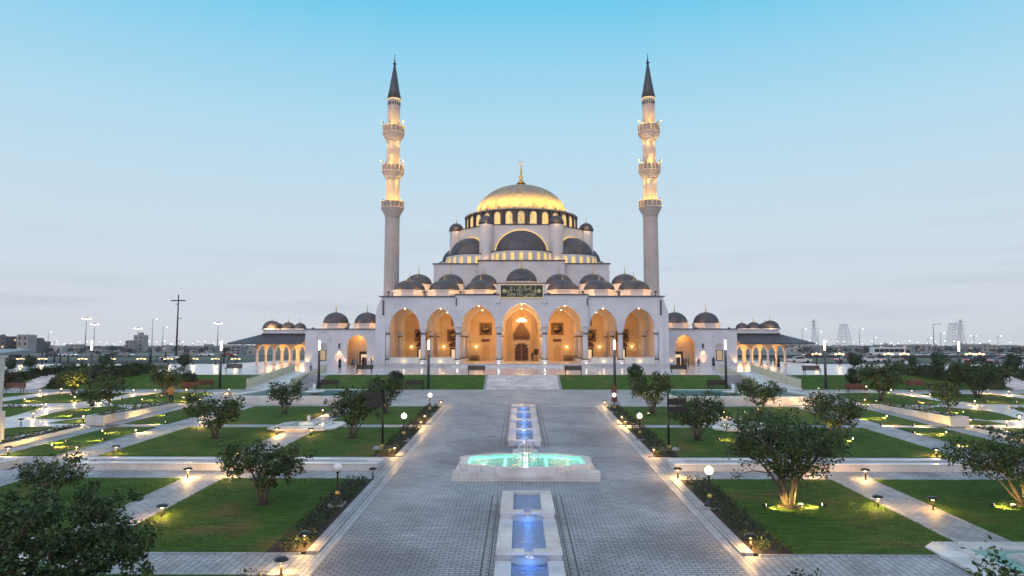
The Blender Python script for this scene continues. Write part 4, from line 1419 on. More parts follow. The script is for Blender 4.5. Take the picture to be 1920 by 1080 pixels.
for a, b, c, d in ((-hw - .1, hw + .1, hh, hh + .1), (-hw - .1, hw + .1, -hh - .1, -hh), (-hw - .1, -hw, -hh, hh), (hw, hw + .1, -hh, hh)):
    mb.box(a, b, -.10, .097, c, d)
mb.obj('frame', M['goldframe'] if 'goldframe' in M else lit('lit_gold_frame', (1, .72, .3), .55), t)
M['calli'] = mat('gold_calligraphy', (0.62, 0.52, 0.28), 0.4, metal=0.3, var=0.1)
def text_mesh(name, body, size, parent, loc, material, width=None, ext=.015):
    cu = bpy.data.curves.new(name, 'FONT')
    cu.body = body; cu.size = size; cu.align_x = 'CENTER'; cu.align_y = 'CENTER'; cu.extrude = ext
    tmp = bpy.data.objects.new(name, cu); C.objects.link(tmp)
    bpy.context.view_layer.update()
    me = bpy.data.meshes.new_from_object(tmp.evaluated_get(bpy.context.evaluated_depsgraph_get()))
    bpy.data.objects.remove(tmp)
    me.materials.clear(); me.materials.append(M[material])
    o = bpy.data.objects.new(name, me); C.objects.link(o)
    o.parent = parent
    xs = [v.co.x for v in me.vertices]
    if xs and width:
        k = width / (max(xs) - min(xs))
        c = (max(xs) + min(xs)) / 2
        ys = [v.co.y for v in me.vertices]; cy = (max(ys) + min(ys)) / 2
        for v in me.vertices:
            v.co.x = (v.co.x - c) * k; v.co.y -= cy
    o.location = loc; o.rotation_euler = (math.pi / 2, 0, 0)
    return o
text_mesh('calligraphy', shape('إن الصلاة كانت على'), 1.15, t, (0, -.07, .33), 'calli', 4.4)
text_mesh('calligraphy', shape('المؤمنين كتابا موقوتا'), 1.15, t, (0, -.07, -.38), 'calli', 4.4)
mb = MB()
for s in (-1, 1):
    mb.lathe([(.34, 0), (.34, .03), (.24, .03), (.24, .05), (.01, .05)], 20, X=Matrix.Translation((s * 2.62, -.051, 0)) @ Matrix.Rotation(R(90), 4, 'X'))
for k in range(30):
    x = -2.95 + 5.9 * k / 29
    for z in (hh - .12, -hh + .12):
        mb.box(x - .05, x + .05, -.065, -.0505, z - .035, z + .035)
mb.obj('medallion', 'calli', t)

# ------------------------------------------------------------------ minarets
def minaret(s):
    side = 'left' if s < 0 else 'right'
    Y = 122.0
    x = xu(733.5 if s < 0 else 1222, Y, 560)
    t = thing('minaret', 'tall fluted %s minaret with three lit balconies and a dark pointed cap' % side, 'minaret', (x, Y, ZT), group='pair of minarets')
    Z = lambda v: zv(v, Y) - ZT
    n = 16
    flute = lambda i: 1 - (.045 if i % 4 == 0 else (.0 if i % 4 == 2 else .012))
    def shaft(z0, z1, r0, r1):
        mb = MB()
        mb.lathe([(r0, z0), (r1, z1)], n * 4, (0, 0, 0), 0, False, rib=flute)
        mb.lathe([(r1 * 1.0, z1 - .5), (r1 * 1.08, z1 - .42), (r1 * 1.08, z1 - .28), (r1, z1 - .2)], 32)
        mb.lathe([(r0 * 1.0, z0), (r0 * 1.07, z0 + .05), (r0 * 1.07, z0 + .2), (r0, z0 + .3)], 32)
        return mb.obj('shaft', 'minaret', t)
    shaft(0, Z(402), 1.42, 1.30)
    shaft(Z(378.5), Z(334), 1.24, 1.22); shaft(Z(311.5), Z(263), 1.20, 1.17); shaft(Z(239), Z(188), 1.15, 1.10)
    for k, (v0, v1, r, rb) in enumerate(((403, 378, 1.98, 1.30), (335, 310, 1.92, 1.22), (264, 237, 1.92, 1.17))):
        z0, z1 = Z(v0), Z(v1)
        h = z1 - z0
        mb = MB()
        prof = [(rb, z0 - .15)]
        for q in range(5):
            a = rb + (r - rb) * ((q + 1) / 5) ** .8
            prof += [(a, z0 + h * .09 * q + .08), (a, z0 + h * .09 * (q + 1))]
        mb.lathe(prof, 48, (0, 0, 0), 0, False, rib=lambda i: 1 - (.05 if i % 2 else 0))
        mb.lathe([(r, z0 + h * .45), (r + .08, z0 + h * .47), (r + .08, z0 + h * .54), (rb * .9, z0 + h * .55)], 32, (0, 0, 0), 0)
        b = mb.obj('balcony', 'carved', t)
        mb = MB()
        mb.lathe([(r + .02, z0 + h * .55), (r + .02, z1 - .12), (r + .08, z1 - .12), (r + .08, z1), (r - .08, z1), (r - .08, z0 + h * .56)], 32)
        for i in range(16):
            a = 2 * math.pi * i / 16
            mb.box(-.07, .07, -.07, .07, z0 + h * .55, z1 + .08, 0, Matrix.Rotation(a, 4, 'Z') @ Matrix.Translation((r, 0, 0)))
        mb.obj('parapet', 'carved', b)
        for i in range(6):
            a = 2 * math.pi * (i + .5) / 6
            lamp(b, ((r + .55) * math.cos(a), (r + .55) * math.sin(a), z1 + .55), 210, (1.0, 0.54, 0.06), .15)
        if k > 0:
            for i in range(6):
                a = 2 * math.pi * (i + .25) / 6
                lamp(b, ((rb + .45) * math.cos(a), (rb + .45) * math.sin(a), z0 - .75), 30, GOLD, .06)
        mb = MB()
        for i in range(3):
            a = R(-90 + 50 * (i - 1) + 20 * k)
            mb.box(-.10, .10, -.08, .08, 0, .26, 0, Matrix.Translation((r * math.cos(a), r * math.sin(a), z1 + .005)))
        mb.obj('floodlight', 'black', b)
        if k > 0:      # loudspeakers on the upper balconies
            mb = MB()
            for a in (R(-35), R(-150)):
                mb.tube([(r * math.cos(a), r * math.sin(a), z1 + .1), (r * 1.02 * math.cos(a), r * 1.02 * math.sin(a), z1 + .55)], .035, 5)
                mb.tube([(r * .98 * math.cos(a), r * .98 * math.sin(a), z1 + .55), (r * 1.2 * math.cos(a), r * 1.2 * math.sin(a), z1 + .6)], [.06, .2], 8)
            mb.obj('loudspeaker', 'steel', b)
    z = Z(188)
    mb = MB(); mb.lathe([(1.12, z), (1.25, z + .06), (1.25, z + .22), (1.16, z + .28)], 32); mb.obj('ring', 'ledring', t)
    mb = MB()
    for i in range(16):
        a = 2 * math.pi * i / 16
        mb.box(1.02, 1.16, -.09, .09, z - 1.0, z - .35, 0, Matrix.Rotation(a, 4, 'Z'))
    mb.obj('slit_window', 'black', t)
    zc = z + .29
    z2 = Z(118)
    mb = MB(); mb.lathe([(1.28, zc), (.95, zc + (z2 - zc) * .25), (.12, z2)], 32, rib=lambda i: 1 if i % 2 else .97); cap = mb.obj('cap', 'lead', t)
    mb = MB(); finial(mb, (0, 0, z2 - .1), Z(99) - z2); mb.obj('finial', 'black', cap)
M['ledring'] = lit('lit_ring', (1, .72, .34), .7)
both(minaret)
# ------------------------------------------------------------------ side wings and arcaded pavilions
def wing(s):
    side = 'left' if s < 0 else 'right'
    Y = 115.0
    t = thing('side_wing', '%s low white wing with two lead domes and a lit pointed doorway' % side, 'building', (s * 29, Y, ZT), group='side wings of the mosque')
    f = lambda u: xu(u, Y, 640) if s < 0 else xu(1954 - u, Y, 640)
    q = lambda a, b: tuple(sorted((f(a), f(b))))
    x0, x1 = q(572, 712)
    zt = zv(617.5, Y)
    da, db = q(651, 688)
    dz0, dzs, dza = ZT, zv(648, Y), zv(628, Y)
    mb = MB()
    mb.arcade(x0, x1, Y, Y + .7, zt, [(da, db, dzs, dza)], ZT)
    mb.box(x0, x1, Y + 3.2, Y + 14, ZT, zt)
    mb.box(x0, x0 + .7, Y + .701, Y + 3.199, ZT, zt); mb.box(x1 - .7, x1, Y + .701, Y + 3.199, ZT, zt)
    mb.obj('wall', 'wall', t, world=True)
    mb = MB()
    mb.box(da - .5, db + .5, Y + 2.9, Y + 3.199, ZT, zt - .3)
    for xx in (da - .5, db + .3):
        mb.box(xx, xx + .2, Y + .702, Y + 2.899, ZT, zt - .3)
    mb.box(da - .5, db + .5, Y + .702, Y + 3.19, zt - .299, zt - .1)
    mb.obj('porch_lining', 'cream', t, world=True)
    lamp(t, ((da + db) / 2 - (wloc(t).x), 1.7, 5.0), 150, AMBER, .3)
    a, b = q(667, 686)
    mb = MB(); z1 = zv(659, Y + 3); mb.box(a, b, Y + 2.75, Y + 2.899, ZT, z1); d = mb.obj('doorway', 'wood', t, world=True)
    mb = MB(); a2, b2 = q(671, 682); mb.box(a2, b2, Y + 2.6, Y + 2.749, ZT, z1 - .5); mb.obj('door', 'lampdim', d)
    mb = MB(); c = (a2 + b2) / 2; mb.box(c - .35, c + .35, Y + 2.5, Y + 2.599, ZT, z1 - 1.0); mb.obj('door_leaf', 'bronze', d)
    # window with a blind arch
    a, b = q(601, 611)
    z0, z1 = zv(675, Y), zv(657, Y)
    mb = MB(); mb.box(a - .12, b + .12, Y - .06, Y - .001, z0 - .12, z1 + .12); w = mb.obj('window', 'wood', t, world=True)
    mb = MB(); mb.box(a, b, Y - .08, Y - .061, z0, z1); mb.obj('grille', 'grille', w)
    mb = MB()
    xm = (a + b) / 2
    mb.plate([(xm + x, z1 + .75 + z) for x, z in pointed(.62, .5, 6)] + [(xm + .62, z1 + .35), (xm - .62, z1 + .35)], .03, 0, Matrix.Translation((0, Y - .031, 0))); mb.obj('lunette', 'minaret', w)
    o = [(xm + x, Y - .04, zv(640, Y) + z) for x, z in pointed(1.25, 1.55, 10)]
    mb = MB(); mb.tube(o, .045, 4); mb.obj('blind_arch', 'wall', t, world=True)
    mb = MB(); mb.box(x0 - .2, x1 + .1, Y - .25, Y + 14.2, zt, zt + .13); mb.obj('coping', 'darkedge', t, world=True)
    for uu in (616.5, 677.5):
        roof_dome(f(uu), Y + 4.2, zt + .12, zv(605.5, Y + 4.2), 2.02, zv(585.5, Y + 4.2) - zv(605.5, Y + 4.2), 1.5, parent=t)
    for uu in (585, 647, 704):
        mb = MB(); xx = f(uu); mb.box(xx - .18, xx + .18, Y + .3, Y + .5, zt + .131, zt + .32); fl = mb.obj('floodlight', 'black', t, world=True)
        lamp(fl, (xx, Y + 1.3, zt + .9), 120, AMBER, .1)
    # wall lamp and uplights
    xx = f(636.5)
    mb = MB(); mb.box(xx - .1, xx + .1, Y - .22, Y - .002, zv(653, Y), zv(644, Y)); wl = mb.obj('wall_lamp', 'black', t, world=True)
    lamp(wl, (xx, Y - .3, zv(654, Y)), 200, AMBER, .06, 'SPOT', (0, .12, -1), 70)
    for uu in (636, 696, 577, 648):
        lamp(t, (f(uu) - wloc(t).x, -.35, .25), 60 if uu != 577 else 120, AMBER, .06, 'SPOT', (0, .25, 1), 80)
M['grille'] = lit('lit_grille_pane', (1, .62, .28), .42, lattice=7)
both(wing)

def pavilion(s):
    side = 'left' if s < 0 else 'right'
    Y = 118.0
    f = lambda u: xu(u, Y, 640) if s < 0 else xu(1954 - u, Y, 640)
    q = lambda a, b: tuple(sorted((f(a), f(b))))
    t = thing('arcade_pavilion', 'lit arcade of slender columns under a dark overhanging roof, far %s' % side, 'pavilion', (f(510), Y, ZT),
              group='arcaded pavilions beyond the wings')
    x0, x1 = q(481, 578)
    zr, ze = zv(627.5, Y), zv(643, Y)
    zs = zv(655, Y)
    # bays
    cols = [f(u) for u in (483, 515, 547, 579)]
    ys = [Y, Y + 4.0, Y + 8.0, Y + 12.0]
    cs = sorted(cols)
    for j, y in enumerate(ys):
        mb = MB()
        ops = [(cs[i] + .28, cs[i + 1] - .28, zs, ze - .25) for i in range(3)]
        mb.arcade(cs[0] - .3, cs[3] + .3, y - .2, y + .2, ze + .4, ops, zs)
        mb.obj('arch_row', 'cream', t, world=True)
        for x in cs:
            m2 = MB()
            m2.lathe([(.30, 0), (.30, .15), (.2, .25), (.18, zs - ZT - .5), (.2, zs - ZT - .45), (.3, zs - ZT - .05), (.3, zs - ZT)], 14, (x, y, ZT))
            m2.obj('column', 'wall', t, world=True)
    mb = MB()
    mb.box(cs[0] - .4, cs[3] + .4, Y - .3, Y + 22, ze + .41, ze + .6); mb.obj('ceiling', 'cream', t, world=True)
    # dark overhanging roof
    mb = MB()
    xo = f(437); xi = f(481); xin = f(572.5)
    yo = Y - 2.4
    A = [(xo, yo, ze), (xin, yo, ze), (xin, Y + 1.2, zr), (xi, Y + 1.2, zr), (xo, Y + 24, ze), (xi, Y + 22, zr)]
    B = [(p[0], p[1], p[2] - .22) for p in A]
    vs = A + B
    fs = [(0, 1, 2, 3), (0, 3, 5, 4), (6, 9, 8, 7), (6, 10, 11, 9), (0, 6, 7, 1), (4, 10, 6, 0), (1, 7, 8, 2), (3, 2, 8, 9), (5, 3, 9, 11), (4, 5, 11, 10)]
    if s > 0:
        fs = [p[::-1] for p in fs]
    mb.add(vs, fs)
    k = 16
    for i in range(k + 1):
        xx = xi + (xin - xi) * i / k
        mb.tube([(xx, yo + .02, ze + .02), (xx, Y + 1.2, zr + .02)], .05, 4)
    mb.obj('roof', 'lead', t, world=True)
    mb = MB()
    for (xx, yy) in ((cs[0] if s < 0 else cs[3], Y), ):
        mb.tube([(xx, yy, ze - .7), (xx + s * 2.2, yy - 1.4, ze - .25)], .06, 5); mb.tube([(xx, yy, ze - .9), (xx + s * .3, yy - 2.0, ze - .25)], .06, 5)
    mb.obj('bracket', 'wood', t, world=True)
    # pale attic with a run of small domes
    mb = MB()
    zt = zv(619, Y + 3)
    a, b = q(487, 573)
    mb.box(a, b, Y + 1.4, Y + 21, ze + .61, zt); mb.obj('attic', 'wall', t, world=True)
    mb = MB(); mb.box(a - .15, b + .15, Y + 1.2, Y + 21.2, zt + .001, zt + .1); mb.obj('coping', 'wall', t, world=True)
    mb = MB(); mb.box(a - .2, b + .2, Y + 1.15, Y + 1.38, zr + .02, zr + .25); mb.obj('eave_line', 'darkedge', t, world=True)
    for i, (uu, yy, r) in enumerate(((509, Y + 4.5, 1.45), (540, Y + 5.0, 1.15), (562, Y + 5.0, 1.0), (519, Y + 12, 1.3), (541, Y + 13, 1.3))):
        d = roof_dome(f(uu) * (yy / Y), yy, zt + .1, zt + .42, r, r * .92, .9, parent=t, ribs=20)
    for uu in (498, 528, 555):
        lamp(t, (f(uu) - wloc(t).x, 2.3, zt + .5 - ZT), 60 if s > 0 or uu != 498 else 600, AMBER, .1)
    for j in range(3):
        for i in range(3):
            lamp(t, ((cs[i] + cs[i + 1]) / 2 - wloc(t).x, 2.0 + 4 * j, ze - 1.0 - ZT), 200, AMBER, .5)
    for i in range(3):
        lamp(t, ((cs[i] + cs[i + 1]) / 2 - wloc(t).x, -1.3, ze - .75 - ZT), 32, AMBER, .5)  # added lights under the eave, without fittings, to warm the arch fronts
    # long arcade running back from the pavilion
    mb = MB(); mb.box(a, b, Y + 24, Y + 60, zs, zt - .2); mb.obj('rear_wall', 'wall', t, world=True)
both(pavilion)
# ================================================================== PLANTS
def leaf_mesh(name, centres, sig, n, size, material, seed, parent=None, flat=.9, loc=None, per=None, droop=0.25):
    """n leaf-sized faces scattered in loose clumps round the given centres"""
    rng = np.random.default_rng(abs(int(seed)) + 1)
    centres = np.asarray(centres, float)
    k = rng.integers(0, len(centres), n)
    sg = np.asarray(sig, float)
    if sg.ndim == 0:
        sg = np.full(len(centres), float(sg))
    off = rng.normal(size=(n, 3)); off /= np.linalg.norm(off, axis=1)[:, None]
    rad = rng.random(n) ** .45
    p = centres[k] + off * (rad * sg[k])[:, None] * np.array([1, 1, flat])
    d = rng.normal(size=(n, 3)); d[:, 2] = d[:, 2] * .6 - droop; d = d * .8 + off * .6
    d /= np.linalg.norm(d, axis=1)[:, None]
    a = rng.normal(size=(n, 3)); e = np.cross(d, a); e /= np.linalg.norm(e, axis=1)[:, None]
    ln = size * rng.uniform(.6, 1.35, n)[:, None]
    w = ln * rng.uniform(.26, .40, n)[:, None]
    nn = np.cross(d, e)
    v = np.empty((n, 4, 3))
    v[:, 0] = p; v[:, 1] = p + d * ln * .5 + e * w + nn * ln * .10; v[:, 2] = p + d * ln; v[:, 3] = p + d * ln * .5 - e * w + nn * ln * .10
    me = bpy.data.meshes.new(name)
    me.vertices.add(4 * n); me.vertices.foreach_set('co', v.reshape(-1))
    me.loops.add(4 * n); me.loops.foreach_set('vertex_index', np.arange(4 * n, dtype=np.int32))
    me.polygons.add(n); me.polygons.foreach_set('loop_start', np.arange(0, 4 * n, 4, dtype=np.int32))
    me.update(calc_edges=True); me.validate()
    me.materials.append(M[material])
    o = bpy.data.objects.new(name, me); C.objects.link(o)
    if parent is not None: o.parent = parent
    if loc is not None: o.location = loc
    return o

def make_tree(label, loc, H, spread, nleaf, leaf, seed, material='leaf', stems=7, clear=.30, name='garden_tree', group='small garden trees', clumps=46, rz=0, cs=1.0, single=False):
    t = thing(name, label, 'tree', loc, rz, group)
    rnd = random.Random(seed)
    mb = MB()
    cen = []; sg = []
    r0 = H * .0145
    nst = 1 if single else stems
    lean = Vector((rnd.uniform(-.12, .12), rnd.uniform(-.12, .12), 0)) * spread
    def env(hh):
        return (.30 + .70 * min(1, hh * 1.7)) * math.sqrt(max(.12, 1 - ((hh - .52) / .60) ** 2))
    for k in range(nst):
        a = 2 * math.pi * (k + rnd.uniform(-.3, .3)) / nst
        base = Vector((math.cos(a) * H * .022, math.sin(a) * H * .022, -.05)) if nst > 1 else Vector((0, 0, -.05))
        tip_r = spread * rnd.uniform(.25, .62) * (0.3 if single else 1)
        tip = Vector((math.cos(a) * tip_r, math.sin(a) * tip_r, H * rnd.uniform(.52, .76))) + lean
        mid = base.lerp(tip, .45) + Vector((rnd.uniform(-.04, .04) * H, rnd.uniform(-.04, .04) * H, H * .06 if not single else 0))
        pts = [base, base.lerp(mid, .5) + Vector((rnd.uniform(-.015, .015) * H, rnd.uniform(-.015, .015) * H, 0)), mid, mid.lerp(tip, .5) + Vector((rnd.uniform(-.03, .03) * H, rnd.uniform(-.03, .03) * H, 0)), tip]
        q = r0 * (1.9 if single else rnd.uniform(.75, 1.2))
        mb.tube(pts, [q * 1.3, q, q * .8, q * .55, q * .3], 7)
        for b in range(5):
            s = pts[2].lerp(tip, rnd.uniform(0, .9))
            bb = a + rnd.uniform(-1.2, 1.2) + (math.pi * .4 * b if single else 0)
            e = s + Vector((math.cos(bb) * spread * rnd.uniform(.28, .62), math.sin(bb) * spread * rnd.uniform(.28, .62), H * rnd.uniform(-.02, .30)))
            m = s.lerp(e, .5) + Vector((0, 0, H * .03))
            mb.tube([s, m, e], [q * .45, q * .3, q * .12], 5)
            for w in range(2):
                e2 = m + Vector((rnd.uniform(-1, 1) * spread * .32, rnd.uniform(-1, 1) * spread * .32, H * rnd.uniform(.02, .20)))
                mb.tube([m, e2], [q * .25, q * .10], 4)
                cen.append(e2); sg.append(H * .065 * cs)
            cen.append(e); sg.append(H * .075 * cs)
    for k in range(clumps):
        a = rnd.uniform(0, 2 * math.pi)
        hh = rnd.uniform(0, 1.0)
        h = clear + (1 - clear) * hh
        lobe = 1 + .16 * math.sin(3 * a + seed) + .12 * math.sin(5 * a + 2 * seed + 4 * hh)
        rr = spread * env(hh) * lobe * math.sqrt(rnd.uniform(.10, 1.0)) * rnd.uniform(.85, 1.12)
        cen.append(Vector((math.cos(a) * rr, math.sin(a) * rr, H * (h * .96 - .02))) + lean * hh)
        sg.append(H * rnd.uniform(.045, .115) * cs)
    mb.obj('trunk', 'bark', t)
    mb = MB(); mb.lathe([(.16 * H ** .7 + .08, .0), (.10 * H ** .7, .055), (.01, .075)], 18, (0, 0, 0)); mb.obj('soil_ring', 'soil', t)  # dark soil mound, its colour also giving the contact shade under the tree
    leaf_mesh('crown', cen, sg, nleaf, leaf, material, seed, t)
    return t

def tree_px(label, u, vb, vtop, half, n, leaf, seed, **kw):
    p = G(u, vb)
    H = at(u, vtop, p.y).z - p.z
    sp = half * p.y / 1280
    n = int(n * 1.5); leaf *= .78
    p.z += .03
    return make_tree(label, p, H, sp, n, leaf, seed, **kw)
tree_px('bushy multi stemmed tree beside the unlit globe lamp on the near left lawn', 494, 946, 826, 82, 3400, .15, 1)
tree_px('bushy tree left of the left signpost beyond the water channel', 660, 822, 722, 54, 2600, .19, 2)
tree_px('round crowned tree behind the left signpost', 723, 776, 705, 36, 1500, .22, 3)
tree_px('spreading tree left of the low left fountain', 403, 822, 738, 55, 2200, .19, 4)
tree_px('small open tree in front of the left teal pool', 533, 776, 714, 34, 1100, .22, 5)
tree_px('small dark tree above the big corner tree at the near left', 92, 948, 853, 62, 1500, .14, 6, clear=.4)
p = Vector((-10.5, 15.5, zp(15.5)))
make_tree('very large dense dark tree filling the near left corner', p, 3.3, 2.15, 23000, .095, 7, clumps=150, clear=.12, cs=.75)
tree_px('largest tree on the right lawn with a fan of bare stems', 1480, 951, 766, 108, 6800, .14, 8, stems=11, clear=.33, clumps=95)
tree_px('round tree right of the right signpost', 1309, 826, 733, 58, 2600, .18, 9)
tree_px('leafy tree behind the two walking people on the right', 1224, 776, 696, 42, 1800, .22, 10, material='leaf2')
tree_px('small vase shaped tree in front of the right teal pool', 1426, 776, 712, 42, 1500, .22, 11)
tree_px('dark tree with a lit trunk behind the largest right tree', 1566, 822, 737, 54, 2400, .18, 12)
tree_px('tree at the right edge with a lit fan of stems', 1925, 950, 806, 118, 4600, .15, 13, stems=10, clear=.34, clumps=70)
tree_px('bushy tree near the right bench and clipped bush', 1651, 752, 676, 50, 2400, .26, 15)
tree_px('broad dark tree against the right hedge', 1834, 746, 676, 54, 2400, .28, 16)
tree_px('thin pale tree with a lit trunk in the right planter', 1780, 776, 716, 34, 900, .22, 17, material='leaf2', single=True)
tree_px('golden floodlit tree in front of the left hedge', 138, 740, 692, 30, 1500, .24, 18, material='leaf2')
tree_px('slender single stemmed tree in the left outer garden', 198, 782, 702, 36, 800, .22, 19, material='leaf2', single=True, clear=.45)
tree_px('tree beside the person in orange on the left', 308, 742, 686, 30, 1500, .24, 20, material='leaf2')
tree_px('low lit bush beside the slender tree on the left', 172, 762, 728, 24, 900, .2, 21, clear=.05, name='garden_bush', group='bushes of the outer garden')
# bare twiggy tree in the near right corner
p = Vector((8.35, 12.1, zp(12.1)))
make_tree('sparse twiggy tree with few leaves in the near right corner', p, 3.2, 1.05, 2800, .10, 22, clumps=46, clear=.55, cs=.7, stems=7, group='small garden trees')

# uplights at the foot of the trees
def tree_light(u, v, label, power, aim):
    p = G(u, v)
    t = thing('tree_spotlight', label, 'spotlight', (p.x, p.y, p.z + .04), group='spotlights at the foot of plants')
    mb = MB(); mb.cyl((0, 0, 0), .03, .03, .06, 8); mb.cyl((0, 0, .06), .07, .09, .10, 12); mb.obj('housing', 'black', t)
    mb = MB(); mb.cyl((0, 0, .161), .075, .075, .008, 12); mb.obj('lens', 'bulb', t)
    lamp(t, (0, 0, .30), power, GOLD, .06, 'SPOT', aim, 110, .8)
tree_light(1562, 826, 'lit spotlight under the dark tree behind the largest right tree', 99, (.05, .4, 1))
tree_light(1900, 956, 'lit spotlight under the tree at the right edge', 48, (.2, .3, 1))
tree_light(133, 744, 'lit spotlight under the golden tree by the left hedge', 1300, (.1, .5, 1))
tree_light(303, 746, 'lit spotlight under the tree by the person in orange', 132, (.1, .5, 1))
tree_light(178, 767, 'lit spotlight under the low bush on the left', 110, (-.1, .4, 1))
tree_light(1776, 780, 'lit spotlight under the thin pale tree on the right', 121, (.05, .4, 1))
tree_light(1643, 756, 'lit spotlight under the bushy tree near the right bench', 88, (.1, .4, 1))
tree_light(1216, 780, 'lit spotlight under the leafy tree behind the walkers', 132, (.0, .4, 1))
tree_light(1420, 780, 'lit spotlight under the small vase shaped right tree', 99, (.1, .4, 1))
tree_light(1502, 955, 'lit spotlight at the foot of the largest right tree', 35, (-.3, .3, 1))

# clipped ball bushes
def ball_bush(x, y, z, r, label, stem=.25, n=900, light=0, group='clipped ball bushes'):
    t = thing('ball_bush', label, 'bush', (x, y, z), group=group)
    rnd = random.Random(int(x * 31 + y))
    cen = []
    for k in range(60):
        d = Vector((rnd.gauss(0, 1), rnd.gauss(0, 1), rnd.gauss(0, 1))).normalized()
        cen.append(d * r * .82 + Vector((0, 0, stem + r * .95)))
    leaf_mesh('foliage', cen, r * .26, n, r * .22, 'ball', int(x * 7 + y), t)
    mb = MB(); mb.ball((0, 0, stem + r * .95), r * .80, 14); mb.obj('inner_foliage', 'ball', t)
    mb = MB(); mb.cyl((0, 0, -.05), .07, .05, stem + .3, 8); mb.obj('stem', 'bark', t)
    if light:
        mb = MB(); mb.ball((.45, -r - .25, .15), .07, 8); mb.obj('spotlight', 'bulb', t)
        lamp(t, (.4, -r - .3, .35), light, GOLD, .06)
    return t
for u, vb, r, lb, li in ((742, 716, .85, 'clipped ball bush on the left bank behind the tree', 0), (1192, 714, .85, 'clipped ball bush on the right bank above the walkers', 14),
                         (352, 718, .88, 'clipped ball bush lit yellow at its foot above the paired left benches', 30), (1605, 716, .95, 'clipped ball bush on a stem beside the right bushy tree', 12)):
    p = T(u, vb, 3.2)
    p.y = min(p.y, 76.5); p = Vector((xu(u, p.y, vb), p.y, bank(0, p.y)))
    ball_bush(p.x, p.y, p.z, r, lb, light=li)
for i, (u, vb, r, lb) in enumerate(((56, 689, 1.0, 'dark ball bush beside the guard house'), (197, 687, 1.0, 'dark ball bush at the back of the left terrace by a lantern'), (345, 687, 1.05, 'dark ball bush at the back of the left terrace below the tall mast'),
                      (1604, 687, 1.15, 'ball bush at the back of the right terrace nearest the pavilion'), (1709, 688, .85, 'smallest ball bush behind the group by the right hedge'),
                      (1761, 689, 1.2, 'ball bush at the back of the right terrace left of the paired lanterns'), (1900, 692, 1.15, 'ball bush at the right edge of the terrace by a parked car'), (20, 692, .8, 'dark ball bush in front of the guard house wall'))):
    p = T(u, vb, ZT); ball_bush(p.x, p.y, ZT - .1, r, lb, stem=.05, n=600, group='ball bushes along the terrace edge')

# hedges
def hedge(pts, w, h, label, n, material='leaf3', leaf=.2, seed=5, name='hedge', group=None):
    t = thing(name, label, 'hedge', pts[0], group=group)
    rnd = random.Random(seed)
    o = Vector(pts[0])
    cen = []
    mb = MB()
    for a, b in zip(pts, pts[1:]):
        a, b = Vector(a) - o, Vector(b) - o
        k = max(2, int((b - a).length / .45))
        dr = (b - a).normalized(); sd_ = Vector((-dr.y, dr.x, 0))
        for i in range(k):
            p = a.lerp(b, (i + rnd.random()) / k)
            for j in range(4):
                cen.append(p + sd_ * rnd.uniform(-w, w) * .5 + Vector((0, 0, rnd.uniform(.12, 1) * h * rnd.uniform(.8, 1.05))))
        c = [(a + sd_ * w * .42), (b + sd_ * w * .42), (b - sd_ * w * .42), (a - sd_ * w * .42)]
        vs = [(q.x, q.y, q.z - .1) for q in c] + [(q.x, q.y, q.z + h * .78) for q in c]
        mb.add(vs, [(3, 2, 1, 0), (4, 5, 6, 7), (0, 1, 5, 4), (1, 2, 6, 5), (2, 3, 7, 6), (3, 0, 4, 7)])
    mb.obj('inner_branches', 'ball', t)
    leaf_mesh('foliage', cen, .32 if w > .8 else .2, n, leaf, material, seed, t)
    return t
def bk(u, v, z=3.2):
    p = T(u, v, z)
    y = max(72.2, min(77.0, p.y))
    return Vector((xu(u, y, v), y, bank(0, y)))
def on_bank(x, y):
    return Vector((x, y, bank(0, y) - .02 if y < 77.36 else ZT))
GH = 'clipped hedges by the terrace'
hedge([on_bank(-50.0, 72.5), on_bank(-46.6, 75.5), on_bank(-42.6, 79.0)], 2.0, 1.35, 'thick dark clipped hedge climbing the left bank behind the golden tree', 5600, leaf=.24, seed=31, group=GH)
hedge([on_bank(-57.2, 74.6), on_bank(-52.0, 79.0), on_bank(-47.4, 83.5)], 1.8, 1.15, 'long dark clipped hedge along the terrace edge at the far left', 4200, leaf=.26, seed=32, group=GH)
hedge([on_bank(-57.5, 73.4), on_bank(-54.3, 73.6)], 1.5, 1.0, 'reddish hedge at the left edge behind the bench', 1100, 'leafred', .24, 33, group=GH)
hedge([on_bank(50.2, 72.5), on_bank(46.6, 75.5), on_bank(42.8, 79.0)], 2.0, 1.3, 'thick dark clipped hedge climbing the right bank behind the broad dark tree', 5600, leaf=.24, seed=34, group=GH)
hedge([on_bank(58.4, 74.2), on_bank(52.8, 78.6)], 1.9, 1.15, 'dark clipped hedge along the bank at the right edge', 3200, leaf=.26, seed=37, group=GH)
hedge([on_bank(52.0, 84.0), on_bank(56.0, 82.0)], 1.5, .95, 'low reddish hedge on the terrace behind the right pole lamp', 1500, 'leafred', .26, 35, group=GH)
for s, side in ((-1, 'left'), (1, 'right')):
    t = thing('garden_steps', 'white stone garden steps between the two hedges on the %s bank' % side, 'steps', (s * 53, 72, zp(72)), group='garden steps between the hedges')
    mb = MB()
    for i in range(10):
        mb.box(min(s * 50.9, s * 54.0), max(s * 50.9, s * 54.0), 71.95 + i * .54, 77.355, zp(72) + i * .128 - (.2 if i == 0 else 0), zp(72) + (i + 1) * .128 + .02)
    mb.obj('flight', 'marble', t, world=True)

